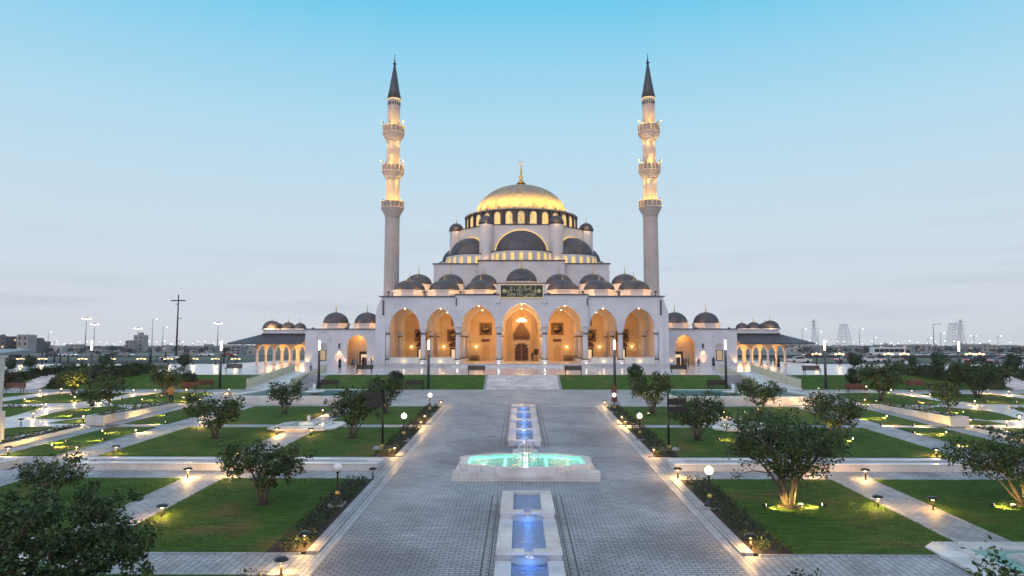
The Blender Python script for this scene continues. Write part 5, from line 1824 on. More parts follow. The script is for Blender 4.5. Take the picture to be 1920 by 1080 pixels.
# planting beds beside the avenue
for s, side in ((-1, 'left'), (1, 'right')):
    for (y0, y1), w in zip(KB, ('nearest bed', 'bed by the nearest globe lamp', 'bed by the middle globe lamp', 'farthest bed by the cross avenue')):
        t = thing('planting_bed', 'low dark bedding shrubs along the %s avenue edge, %s' % (side, w), 'flower bed', (s * 7.4, (y0 + y1) / 2, zp((y0 + y1) / 2)), group='planting beds along the avenue')
        a, b = sorted((s * 6.79, s * 7.99))
        mb = MB(); mb.prism(rect(a, b, max(y0, 12), y1), lambda x, y: zp(y) - .1, lambda x, y: zp(y) + .03)
        mb.obj('soil', 'soil', t, world=True)
        rnd = random.Random(int(y0) * 3 + s)
        cen = []
        y = max(y0, 13.5) + .3
        o = wloc(t)
        while y < y1 - .25:
            for k in range(2):
                x = s * (7.15 + .5 * k + rnd.uniform(-.12, .12))
                cen.append((x - o.x, y - o.y + rnd.uniform(-.15, .15), zp(y) - o.z + .14 + rnd.uniform(-.03, .09)))
            y += .42
        leaf_mesh('foliage', cen, .23, int(60 * len(cen)), .085, 'leaf3', int(y0) + s, t)

# little flower borders in the outer garden
def flowers(pts, label, seed, n=360):
    P_ = [G(u, v, .25) for u, v in pts]
    for s, side in ((1, 'left'), (-1, 'right')):
        Q = [Vector((s * p.x, p.y, zp(p.y) + .1)) for p in P_]
        t = thing('flower_border', label + ' of the %s outer garden' % side, 'flowers', Q[0], group='flower borders of the outer garden')
        rnd = random.Random(seed)
        cen = []
        for a, b in zip(Q, Q[1:]):
            k = int((b - a).length / .3) + 1
            for i in range(k):
                cen.append(a.lerp(b, (i + rnd.random()) / k) - Q[0] + Vector((rnd.uniform(-.2, .2), rnd.uniform(-.2, .2), .05)))
        leaf_mesh('foliage', cen, .17, n, .13, 'flower', seed, t)
flowers([(5, 818), (45, 812), (85, 806)], 'border of pale flowers at the front', 51)
flowers([(95, 806), (150, 797)], 'short border of pale flowers by the planter end', 52, 240)
flowers([(0, 760), (80, 759)], 'thin border of flowers in the middle', 53, 300)
flowers([(185, 757), (318, 758)], 'long border of flowers along the marble edge', 54, 420)
flowers([(240, 771), (300, 762)], 'border of yellow flowers on the planter', 55, 300)

# marble planters along the outer path
for s, side in ((-1, 'left'), (1, 'right')):
    for (y0, y1), w in (((47.2, 57.2), 'farther one'), ((37.2, 45.6), 'nearer one')):
        t = thing('marble_planter', 'long low white marble planter wall on the %s outer path, %s' % (side, w), 'planter', (s * 29.5, y0, zp(y0)), group='marble planters of the outer garden')
        hgt = .62 if y0 > 40 else .28
        a, b = sorted((s * 28.9, s * 30.15))
        f0 = lambda x, y: zp(y) - .1
        zt_ = zp(y0) + hgt
        f1 = lambda x, y: max(zp(y) + .2, zt_)
        mb = MB()
        for r_ in (rect(a, a + .22, y0, y1), rect(b - .22, b, y0, y1), rect(a + .22, b - .22, y0, y0 + .22), rect(a + .22, b - .22, y1 - .22, y1)):
            mb.prism(r_, f0, f1)
        mb.obj('wall', 'marblewall', t, world=True)
        mb = MB(); mb.prism(rect(a + .22, b - .22, y0 + .22, y1 - .22), f0, lambda x, y: f1(x, y) - .08); mb.obj('soil', 'soil', t, world=True)
        rnd = random.Random(int(y0)); o = wloc(t)
        cen = [((a + b) / 2 - o.x + rnd.uniform(-.3, .3), y0 - o.y + .4 + (y1 - y0 - .8) * k / 26, f1(0, y0 + (y1 - y0) * k / 26) - o.z) for k in range(27)]
        leaf_mesh('foliage', cen, .24, 700, .14, 'flower', int(y0) + s, t)

# ================================================================== LAMPS AND FURNITURE
def path_lamp_proto():
    t = thing('path_lamp', '', 'path lamp', (0, 0, 0), group='mushroom path lamps')
    mb = MB(); mb.cyl((0, 0, 0), .055, .05, .03, 12); mb.cyl((0, 0, .03), .034, .034, .22, 10); mb.cyl((0, 0, .25), .008, .008, .12, 6); mb.obj('stem', 'brasspost', t)
    mb = MB(); mb.lathe([(.20, .40), (.195, .43), (.14, .475), (.06, .49), (.001, .492)], 20); mb.lathe([(.20, .40), (.06, .415), (.03, .37)], 20); mb.obj('cap', 'black', t)
    mb = MB(); mb.lathe([(.04, .355), (.065, .37), (.065, .40), (.04, .412)], 14); mb.obj('lit_glass', 'bulb', t)
    lamp(t, (0, 0, .31), 85, WARM, .045)
    return t
M['brasspost'] = mat('bronze_post', (0.10, 0.07, 0.045), 0.45, metal=0.5, var=0.2)
proto = path_lamp_proto()
PL = [
 (303, 971, 'lit mushroom path lamp on the lawn edge right of the big near left tree'), (571, 1026, 'lit mushroom lamp at the near left corner of the lawn by the avenue'),
 (527, 1078, 'lit mushroom lamp at the bottom edge left of the avenue'), (352, 897, 'lit mushroom lamp in front of the left water channel beside the lawn tip'),
 (217, 852, 'lit mushroom lamp at the right side of the left outer path behind the channel'), (143, 852, 'lit mushroom lamp at the left side of the left outer path behind the channel'),
 (15, 854, 'lit mushroom lamp at the far left edge behind the water channel'),
 (519, 816, 'lit mushroom lamp left of the path below the low left fountain'), (583, 817, 'lit mushroom lamp right of the path below the low left fountain'),
 (740, 853, 'lit mushroom lamp at the left avenue edge right behind the water channel'), (796, 790, 'lit mushroom lamp behind the middle left globe lamp'), (789, 802, 'lit mushroom lamp in the bed by the middle left globe lamp'),
 (827, 762, 'lit mushroom lamp at the far left corner of the avenue beds'), (605, 778, 'lit mushroom lamp behind the bushy tree left of the left signpost'), (690, 762, 'lit mushroom lamp beside the round tree behind the left signpost'),
 (375, 801, 'lit mushroom lamp on the left lawn edge beside the spreading tree'), (435, 852, 'lit mushroom lamp behind the bushy near left tree'), (427, 893, 'lit mushroom lamp under the bushy near left tree'),
 (75, 739, 'lit mushroom lamp on the path below the left bench'), (86, 766, 'lit mushroom lamp on the white marble path, far left'), (62, 784, 'lit mushroom lamp on the marble path left of the planter'),
 (250, 738, 'lit mushroom lamp between the golden tree and the tree by the person'), (291, 738, 'lit mushroom lamp below the tree by the person in orange'), (344, 753, 'lit mushroom lamp right of the person in orange'), (374, 757, 'lit mushroom lamp on the path left of the teal pool'),
 (185, 754, 'lit mushroom lamp beside the low bush on the left'), (140, 752, 'lit mushroom lamp in the middle of the left outer lawns'), (156, 790, 'lit mushroom lamp at the left planter end'), (115, 736, 'lit mushroom lamp left of the golden tree'), (429, 737, 'lit mushroom lamp left behind the teal pool'),
 (1408, 1031, 'lit mushroom lamp at the near right corner of the lawn by the avenue'), (1647, 953, 'lit mushroom lamp at the left side of the right diagonal looking path'), (1750, 956, 'lit mushroom lamp at the right side of the near right path'),
 (1623, 899, 'lit mushroom lamp in front of the right water channel at the path mouth'), (1756, 857, 'lit mushroom lamp behind the right water channel at the lawn tip'), (1271, 897, 'lit mushroom lamp behind the nearest right planting bed'),
 (1226, 856, 'lit mushroom lamp at the right avenue edge behind the water channel'), (1166, 792, 'lit mushroom lamp behind the middle right globe lamp'), (1173, 801, 'lit mushroom lamp in the bed by the middle right globe lamp'), (1134, 762, 'lit mushroom lamp at the far right corner of the avenue beds'),
 (1358, 782, 'lit mushroom lamp right of the tree by the right signpost'), (1462, 762, 'lit mushroom lamp in front of the right teal pool'), (1390, 826, 'lit mushroom lamp under the largest right tree beyond the channel'), (1510, 762, 'lit mushroom lamp at the outer end of the right teal pool'),
 (1535, 735, 'lit mushroom lamp by the right pole lamp at the cross path'), (1594, 762, 'lit mushroom lamp behind the dark right tree'), (1622, 757, 'lit mushroom lamp at the start of the right outer path'), (1671, 738, 'lit mushroom lamp in front of the tree by the right bench'),
 (1710, 740, 'lit mushroom lamp between the two right benches'), (1828, 760, 'lit mushroom lamp in the middle of the right outer lawns'), (1852, 738, 'lit mushroom lamp under the broad dark right tree'), (1892, 741, 'lit mushroom lamp at the far right path below the hedge'),
 (1832, 768, 'lit mushroom lamp beside the thin pale right tree'), (1820, 797, 'lit mushroom lamp at the right planter end'), (1888, 800, 'lit mushroom lamp on the right marble path'), (1912, 790, 'lit mushroom lamp at the right edge of the marble path'), (1525, 893, 'lit mushroom lamp behind the largest right tree at the path'),
]
VAR = []
for k in (.55, .85, 1.0, 1.3):      # lamps age differently
    ld = [c for c in proto.children if c.type == 'LIGHT'][0].data.copy()
    ld.energy *= k; ld.color = (1, .50 + .05 * k, .11 + .05 * k)
    VAR.append(ld)
for i, (u, v, lb) in enumerate(PL):
    p = G(u, v, .02)
    if i == 0:
        proto.location = p; proto['label'] = lb
    else:
        c = copy_tree(proto, loc=p, label=lb, rz=i * .7)
        for ch in c.children:
            if ch.type == 'LIGHT': ch.data = VAR[(i * 5) % 4]
for u, v, lb in ((699, 897, 'unlit black mushroom lamp in front of the left water channel by the avenue'), (39, 798, 'unlit black mushroom lamp on the left marble path'), (400, 762, 'unlit black mushroom lamp in front of the left teal pool')):
    p = G(u, v, .02)
    c = copy_tree(proto, loc=p, label=lb)
    for ch in kids(c):
        if ch.type == 'LIGHT':
            bpy.data.objects.remove(ch)
        elif ch.name.startswith('lit_glass'):
            ch.name = 'glass'; ch.data = ch.data.copy(); ch.data.materials[0] = M['black']

# small spotlights lying on the lawns, each throwing a streak across the grass
def lawn_spot_proto():
    t = thing('lawn_spotlight', '', 'spotlight', (0, 0, 0), group='small spotlights on the lawns')
    mb = MB(); mb.cyl((0, 0, 0), .02, .02, .08, 6); mb.tube([(-.09, 0, .13), (.05, 0, .12)], [.045, .06], 10); mb.obj('housing', 'black', t)
    mb = MB(); mb.tube([(.051, 0, .12), (.062, 0, .119)], [.055, .055], 10); mb.obj('lens', 'bulb', t)
    lamp(t, (.09, 0, .18), 420, GOLD, .03, 'SPOT', (1, 0, -.30), 95, .9)
    return t
ls = lawn_spot_proto()
LS = [(190, 811, 0, 'left lawn strip beside the outer path, first'), (253, 810, 0, 'left lawn strip in front of the spreading tree'), (312, 794, 3.1, 'left lawn strip at mid length'), (311, 781, 3.1, 'left lawn strip towards the pool'), (365, 781, 0, 'left of the spreading tree'),
      (95, 838, 0, 'left lawn strip above the water channel'), (126, 830, 3.1, 'left lawn strip at its near end'), (195, 827, 3.1, 'left lawn strip near the path lamp pair'), (45, 751, 0, 'left outer lawn behind the marble path'), (228, 749, 3.1, 'left outer lawn right of the slender tree'), (265, 751, 0, 'left outer lawn before the person'),
      (172, 769, 3.1, 'left outer lawn by the marble planter'), (137, 781, 3.1, 'narrow left lawn point'), (366, 741, 3.1, 'left lawn below the paired benches'), (398, 740, 3.1, 'left lawn left of the teal pool'),
      (1347, 827, 0, 'right lawn beside the tree near the right signpost'), (1395, 775, 0, 'right lawn in front of the teal pool tree'), (1433, 953, 0, 'right lawn left of the largest tree'), (1545, 952, 3.1, 'right lawn right of the largest tree'), (1860, 952, 0, 'right lawn left of the edge tree'),
      (1601, 826, 3.1, 'right lawn behind the largest tree'), (1607, 785, 0, 'right lawn strip top'), (1664, 783, 3.1, 'right lawn strip upper middle'), (1652, 799, 0, 'right lawn strip middle, long streak'), (1712, 799, 0, 'right lawn strip middle, short streak'), (1713, 814, 0, 'right lawn strip lower'), (1776, 814, 3.1, 'right lawn strip near the planter path'),
      (1790, 836, 0, 'right lawn strip near end'), (1720, 755, 0, 'right outer lawn by the bench'), (1745, 742, 3.1, 'right outer lawn under the hedge'), (1850, 755, 0, 'right outer lawn beyond the thin tree'), (1905, 756, 0, 'right outer lawn at the edge'), (1808, 775, 3.1, 'right lawn behind the marble planter')]
for i, (u, v, a, lb) in enumerate(LS):
    p = G(u, v, .045)
    lb = 'small lit spotlight throwing a yellow streak, ' + lb
    if i == 0:
        ls.location = p; ls.rotation_euler.z = a; ls['label'] = lb
    else:
        copy_tree(ls, loc=p, rz=a + random.Random(i).uniform(-.35, .35), label=lb)

# globe lamps
def globe_lamp(u, v, vt, label, lit_=True):
    p = G(u, v, .05)
    H = at(u, vt, p.y).z - p.z
    k = H / 1.62
    t = thing('globe_lamp', label, 'globe lamp', p, group='globe lamps along the avenue')
    mb = MB(); mb.box(-.30, .30, -.30, .30, -.12, .06); mb.obj('plinth', 'kerb', t)
    mb = MB()
    mb.lathe([(.24, .06), (.22, .12), (.12, .20), (.10, .24), (.075, .30), (.06, .36)], 16)
    mb.lathe([(.05, .56), (.075, .58), (.05, .62), (.055, .66), (.042, .9), (.034, 1.24), (.06, 1.27), (.08, 1.30), (.05, 1.32)], 14)
    mb.obj('post', 'black', t)
    mb = MB(); mb.lathe([(.06, .36), (.085, .40), (.095, .46), (.075, .52), (.05, .56)], 14, rib=lambda i: 1.08 if i % 2 else .95); mb.obj('gilt_collar', 'brass', t)
    mb = MB(); mb.ball((0, 0, 1.32 + .17), .18, 20); mb.cyl((0, 0, 1.665), .02, .005, .06, 6)
    mb.obj('globe', 'globewarm' if lit_ else 'globewhite', t)
    if lit_:
        lamp(t, (0, 0, 1.49), 60, (1, .70, .36), .19)
    t.scale = (k, k, k)
    return t
globe_lamp(632, 946, 870, 'unlit white globe lamp on a black post in the near left bed', False)
globe_lamp(757, 826, 776, 'lit globe lamp in the middle left bed')
globe_lamp(806, 776, 738, 'lit globe lamp at the far end of the left beds')
globe_lamp(1331, 951, 876, 'large lit globe lamp on a black post in the near right bed')
globe_lamp(1200, 824, 776, 'lit globe lamp in the middle right bed')
globe_lamp(1152, 773, 738, 'lit globe lamp below the person in red at the far right beds')

# pole lamps
def pole_lamp(u, vb, vt, label):
    p = T(u, vb, bank(0, 72.3))
    y = max(72.3, min(76.8, p.y)) if vb > 700 else p.y
    x = xu(u, y, vb); z = bank(0, y) if vb > 700 else ZT
    H = at(u, vt, y).z - z
    t = thing('pole_lamp', label, 'pole lamp', (x, y, z), group='tall pole lamps along the bank')
    mb = MB(); mb.cyl((0, 0, -.05), .17, .17, .12, 12); mb.lathe([(.135, .05), (.13, H - 1.1)], 14); mb.obj('pole', 'pole', t)
    mb = MB(); mb.lathe([(.10, H - 1.1), (.105, H - .05), (.06, H)], 14); mb.obj('lit_tube', 'headglass', t)
    mb = MB(); mb.lathe([(.14, H - 1.16), (.14, H - 1.10), (.11, H - 1.06)], 14); mb.obj('collar', 'pole', t)
    lamp(t, (0, -.25, H - .6), 25, (1, .88, .7), .15)
for u, vb, vt, lb in ((597, 728, 638, 'tall pole lamp right of the left ramp'), (803, 729, 637, 'tall pole lamp in front of the left half of the portico'), (1153, 730, 637, 'tall pole lamp in front of the right half of the portico'), (1362, 729, 637, 'tall pole lamp left of the right ramp'),
                      (168, 729, 638, 'tall pole lamp by the left hedge'), (412, 730, 639, 'tall pole lamp left of the left ramp'), (1549, 731, 638, 'tall pole lamp right of the right ramp'), (1802, 733, 640, 'tall pole lamp by the broad dark tree on the right')):
    pole_lamp(u, vb, vt, lb)

# benches
def bench_proto(material, name='park_bench'):
    t = thing(name, '', 'bench', (0, 0, 0))
    w = .88
    mb = MB()
    for k in range(4):
        mb.box(-w, w, -.22 + k * .115, -.115 + k * .115, .42, .455)
    mb.obj('seat', material, t)
    mb = MB()
    for k in range(4):
        mb.box(-w, w, .245 + k * .02, .275 + k * .02, .47 + k * .11, .572 + k * .11)
    mb.obj('backrest', material, t)
    for s in (-1, 1):
        mb = MB()
        mb.tube([(s * .78, -.24, 0), (s * .78, -.15, .22), (s * .78, -.2, .42)], .03, 6); mb.tube([(s * .78, .26, 0), (s * .78, .15, .22), (s * .78, .24, .42), (s * .78, .36, .92)], .03, 6)
        mb.tube([(s * .78, -.2, .41), (s * .78, .24, .41)], .03, 6); mb.tube([(s * .78, -.22, .42), (s * .78, -.24, .62), (s * .78, .27, .64)], .025, 6)
        mb.obj('leg_frame', 'black', t)
    return t
bd = bench_proto('wood'); br = bench_proto('redwood')
BN = [(bd, 437, 698, 'dark bench at the terrace edge left of the left ramp', 0), (bd, 683, 700, 'dark bench at the terrace edge before the left wing doorway', 0), (bd, 893, 704, 'dark bench at the terrace edge left of the steps', 0), (bd, 1075, 704, 'dark bench at the terrace edge right of the steps', 0),
      (bd, 1273, 700, 'dark bench at the terrace edge before the right wing doorway', 0), (bd, 1523, 703, 'dark bench at the terrace edge right of the right ramp', 0),
      (bd, 616, 728, 'dark bench on the bank foot beside the left pole lamp', 1), (bd, 777, 728, 'dark bench at the bank foot in front of the portico, left', 1), (bd, 1345, 729, 'dark bench at the bank foot beside the right pole lamp', 1),
      (br, 350, 734, 'red brown bench, left one of the pair behind the person in orange', 1), (br, 381, 728, 'red brown bench, right one of the pair behind the person in orange', 1), (br, 25, 735, 'red brown bench at the far left before the reddish hedge', 1),
      (br, 1607, 737, 'red brown bench left of the bushy right tree', 1), (br, 1719, 731, 'red brown bench between the two right trees', 1), (bd, 1763, 737, 'dark bench behind the thin pale tree on the right', 1),
      (bd, 298, 699, 'dark bench on the left terrace behind the tree by the person', 0), (bd, 125, 694, 'dark bench on the left terrace beyond the hedge', 0)]
used = set()
for pr, u, v, lb, front in BN:
    y = 78.2 if not front else 71.2
    z = ZT if not front else zp(71.2) + .012
    p = T(u, v, z)
    y = max(77.9, min(95, p.y)) if not front else max(66.0, min(71.6, p.y))
    z = ZT if not front else zp(y) + .014
    loc = (xu(u, y, v), y, z)
    if pr.name not in used:
        used.add(pr.name); pr.location = loc; pr['label'] = lb; pr['group'] = 'park benches'; c = pr
    else:
        c = copy_tree(pr, loc=loc, label=lb, group='park benches')
    c.rotation_euler.z = 0 if front else math.pi * 0
    c.scale = (1.12, 1.12, 1.12)

# direction signposts
def signpost(u, vb, vt, side, s):
    p = G(u, vb, .05)
    H = at(u, vt, p.y).z - p.z
    t = thing('signpost', 'black signpost with two dark boards pointing away from the avenue on the %s lawn' % side, 'signpost', p, group='direction signposts')
    mb = MB(); mb.box(-.50, .50, -.45, .45, -.1, .05); mb.obj('concrete_foot', 'kerb', t)
    mb = MB(); mb.lathe([(.19, .05), (.15, .10), (.10, .22)], 14); mb.obj('gilt_base', 'brass', t)
    mb = MB(); mb.lathe([(.07, .2), (.065, H * .4), (.085, H * .41), (.06, H * .43), (.05, H - .1), (.08, H - .08), (.02, H)], 12); mb.obj('post', 'black', t)
    for k in range(2):
        z = H - .62 - k * .42
        mb = MB()
        pr = [(0, z), (s * .85, z), (s * 1.0, z + .16), (s * .85, z + .34), (0, z + .34)]
        mb.plate([(a + s * .05, b) for a, b in pr], .04, 0, Matrix.Translation((0, -.02, 0))); mb.obj('sign_board', 'black', t)
signpost(717, 840, 728, 'left', -1)
signpost(1254, 842, 738, 'right', 1)

# lanterns at the back of the terrace
def lantern_proto():
    t = thing('lantern_post', '', 'lantern', (0, 0, 0), group='lantern posts behind the terrace')
    mb = MB(); mb.lathe([(.14, 0), (.12, .15), (.06, .3), (.05, 1.75), (.09, 1.8)], 10); mb.tube([(-.5, 0, 1.75), (0, 0, 1.85), (.5, 0, 1.75)], .035, 5); mb.obj('post', 'black', t)
    mb = MB()
    for x in (-.5, 0, .5):
        z = 1.78 if x else 1.9
        mb.lathe([(.10, z), (.19, z + .12), (.16, z + .30), (.05, z + .36)], 10, (x, 0, 0))
    mb.obj('lit_glass', 'lampglass', t)
    lamp(t, (0, 0, 2.1), 60, (1, .72, .36), .3)
    return t
lp = lantern_proto()
LP = [(40, 'in front of the guard house'), (80, 'right of the guard house'), (155, 'left of the pole lamp by the left hedge'), (208, 'beside the dark ball bush on the left'), (265, 'left of the tall mast'), (316, 'at the foot of the tall mast'),
      (363, 'between the tall mast and the pole lamp'), (405, 'behind the pole lamp left of the ramp'), (442, 'under the tip of the left pavilion roof'), (1531, 'just right of the right pavilion roof'), (1574, 'right of the pole lamp by the right ramp'),
      (1666, 'left of the group by the right hedge'), (1696, 'behind the group by the right hedge'), (1819, 'left one of the pair at the far right'), (1837, 'right one of the pair at the far right')]
for i, (u, w) in enumerate(LP):
    v = 668 if u > 1000 else 678
    y = 119.5 if u < 1000 else 120.5
    x = xu(u, y, 668)
    hgt = at(u, v - 4, y).z - ZT + .2
    lb = 'three armed lit yellow lantern post ' + w
    if i == 0:
        lp.location = (x, y, ZT); lp['label'] = lb; c = lp
    else:
        c = copy_tree(lp, loc=(x, y, ZT), label=lb)
    c.scale = (1.25, 1.25, hgt / 2.2)

# blades of grass standing on the nearer lawns
def blades(seed):
    rng = np.random.default_rng(seed)
    P_ = []
    for (y0, y1, dens) in ((13.5, 19.3, 190), (21.25, 31.0, 190), (36.2, 45.9, 75)):
        for x0, x1 in LXS:
            for s in (-1, 1):
                n = int((x1 - x0) * (y1 - y0) * dens * (1 if x0 < 20 else .6))
                e = .05
                P_.append(np.column_stack([s * rng.uniform(x0 - e, x1 + e, n), rng.uniform(y0 - e, y1 + e, n)]))
    xy = np.concatenate(P_)
    n = len(xy)
    z = SLOPE * xy[:, 1] + .04
    # uneven growth: taller in drifting patches
    g = .5 + .5 * np.sin(xy[:, 0] * 1.3 + 2 * np.sin(xy[:, 1] * .7)) * np.sin(xy[:, 1] * 1.9 + np.sin(xy[:, 0] * .9))
    h = rng.uniform(.02, .055, n) * (.6 + .7 * g)
    a = rng.uniform(0, 2 * np.pi, n)
    w = rng.uniform(.010, .022, n)
    lx, ly = rng.normal(0, .025, n), rng.normal(0, .025, n)
    v = np.empty((n, 3, 3))
    v[:, 0] = np.column_stack([xy[:, 0] - np.cos(a) * w, xy[:, 1] - np.sin(a) * w, z]); v[:, 1] = np.column_stack([xy[:, 0] + np.cos(a) * w, xy[:, 1] + np.sin(a) * w, z])
    v[:, 2] = np.column_stack([xy[:, 0] + lx, xy[:, 1] + ly, z + h])
    me = bpy.data.meshes.new('grass_blades')
    me.vertices.add(3 * n); me.vertices.foreach_set('co', v.reshape(-1))
    me.loops.add(3 * n); me.loops.foreach_set('vertex_index', np.arange(3 * n, dtype=np.int32))
    me.polygons.add(n); me.polygons.foreach_set('loop_start', np.arange(0, 3 * n, 3, dtype=np.int32))
    me.update(calc_edges=True); me.validate()
    me.materials.append(M['blade'])
    o = bpy.data.objects.new('grass_blades', me); C.objects.link(o); tag(o, kind='stuff')
blades(4)
# ================================================================== PEOPLE
def person(loc, H, label, rz=0.0, top='clothdark', bottom='clothdark', stride=0.0, arms=0.12, robe=None, scarf=None, bend=0.0, phone=False, group='people around the mosque', hold=None):
    t = thing('person', label, 'person', loc, rz, group)
    k = H / 1.75
    st = stride
    J = {}
    def add(n, x, y, z, r, r2=None):
        J[n] = (Vector((x, y, z)) * k, (r * k, (r2 or r) * k))
    add('pelvis', 0, 0, .95, .15, .115); add('waist', 0, -.01 - bend * .1, 1.10, .135, .10); add('chest', 0, -.02 - bend * .2, 1.30, .165, .115); add('neckb', 0, -.02 - bend * .3, 1.47, .075, .07)
    add('neck', 0, -.035 - bend * .34, 1.53, .052, .055); add('head', 0, -.05 - bend * .4, 1.615, .078, .092); add('crown', 0, -.04 - bend * .42, 1.69, .07, .082)
    E = [('pelvis', 'waist'), ('waist', 'chest'), ('chest', 'neckb'), ('neckb', 'neck'), ('neck', 'head'), ('head', 'crown')]
    for s, n in ((-1, 'a'), (1, 'b')):
        f = st * s
        add('hip' + n, s * .095, 0, .88, .098); add('knee' + n, s * .10, -f * .55 - .02, .50, .062); add('ankle' + n, s * .10, -f + (.10 if f < 0 else 0), .09, .042); add('toe' + n, s * .12, -f - .14 + (.08 if f < 0 else 0), .035, .038)
        E += [('pelvis', 'hip' + n), ('hip' + n, 'knee' + n), ('knee' + n, 'ankle' + n), ('ankle' + n, 'toe' + n)]
        add('sho' + n, s * .19, -.02 - bend * .25, 1.42, .062)
        if phone:
            add('elb' + n, s * .24, -.03, 1.14, .045); add('wri' + n, s * .10, -.28, 1.18, .032); add('hand' + n, s * .05, -.34, 1.22, .036, .025)
        else:
            add('elb' + n, s * (.23 + arms * .4), .02 + f * .3, 1.13, .045); add('wri' + n, s * (.23 + arms * .7), -.06 + f * .55, .89, .032); add('hand' + n, s * (.23 + arms * .75), -.09 + f * .6, .80, .038, .022)
        E += [('chest', 'sho' + n), ('sho' + n, 'elb' + n), ('elb' + n, 'wri' + n), ('wri' + n, 'hand' + n)]
    names = list(J)
    me = bpy.data.meshes.new('body_skeleton')
    me.from_pydata([J[n][0] for n in names], [(names.index(a), names.index(b)) for a, b in E], [])
    ob = bpy.data.objects.new('body_tmp', me); C.objects.link(ob)
    sk = ob.modifiers.new('skin', 'SKIN'); sk.use_smooth_shade = True
    for i, n in enumerate(names):
        me.skin_vertices[0].data[i].radius = J[n][1]
        me.skin_vertices[0].data[i].use_root = (n == 'pelvis')
    sb = ob.modifiers.new('sub', 'SUBSURF'); sb.levels = 1; sb.render_levels = 1
    bpy.context.view_layer.update()
    bm = bpy.data.meshes.new_from_object(ob.evaluated_get(bpy.context.evaluated_depsgraph_get()))
    bpy.data.objects.remove(ob)
    for q in ('skin', top, bottom, 'black'):
        bm.materials.append(M[q])
    hands = [J['wria'][0], J['wrib'][0], J['handa'][0], J['handb'][0]]
    for p in bm.polygons:
        c = p.center
        z = c.z / k
        if min((c - h).length for h in hands) < .075 * k:
            p.material_index = 0
        elif z > 1.50: p.material_index = 0
        elif z > .93: p.material_index = 1
        elif z > .085: p.material_index = 2
        else: p.material_index = 3
        p.use_smooth = True
    b = bpy.data.objects.new('body', bm); C.objects.link(b); b.parent = t
    hc = J['head'][0]
    mb = MB(); mb.lathe([(.088 * k * math.cos(a) + 1e-4, .10 * k * math.sin(a)) for a in [R(-20 + 110 * q / 7) for q in range(8)]], 14, (hc.x, hc.y + .018 * k, hc.z + .035 * k), 0, True, sy=1.12)
    mb.obj('hair', scarf or 'hair', t)
    mb = MB(); mb.tube([(hc.x, hc.y - .085 * k, hc.z + .02 * k), (hc.x, hc.y - .112 * k, hc.z - .018 * k)], [.010 * k, .016 * k], 5); mb.obj('nose', 'skin', t)
    if robe:
        mb = MB()
        mb.lathe([(.30 * k, .05 * k), (.27 * k, .4 * k), (.20 * k, .95 * k), (.185 * k, 1.2 * k), (.20 * k, 1.38 * k), (.10 * k, 1.50 * k)], 16, (0, -.01, 0), 0, True, sy=.8)
        mb.obj('robe', robe, t)
    if scarf:
        mb = MB(); mb.lathe([(.16 * k, -.22 * k), (.115 * k, -.08 * k), (.10 * k, .02 * k)], 14, (hc.x, hc.y + .02 * k, hc.z)); mb.obj('headscarf', scarf, t)
    return t
def pp(u, v, px, label, zmode='T', **kw):
    p = T(u, v, ZT) if zmode == 'T' else (G(u, v, .016) if zmode == 'G' else Vector(zmode))
    H = max(1.45, min(1.85, px * p.y / 1280))
    return person(p, H, label, **kw)
pp(320, 762, 44, 'person in orange vest and dark trousers looking down on the left garden path', 'G', top='clothorange', bottom='clothdark', phone=True, bend=.2, rz=.5)
pp(1152, 754, 34, 'person in long red brown dress walking on the cross avenue', 'G', robe='clothred', top='clothred', bottom='clothred', scarf='clothred', rz=3.0, stride=.1)
pp(1189, 748, 33, 'person in grey top and dark trousers walking with bags on the cross avenue', 'G', top='clothgrey', bottom='clothdark', rz=-1.2, stride=.22, arms=.3)
q = Vector((xu(583, 84, 690), 82, 0)); q.z = zp(72) + (ZT - zp(72)) * (10 / 14.0) + .01; q.x = xu(583, 82, 690)
pp(583, 698, 23, 'person in blue shirt walking down the left ramp', q, top='clothblue', bottom='clothdark', rz=-.8, stride=.3)
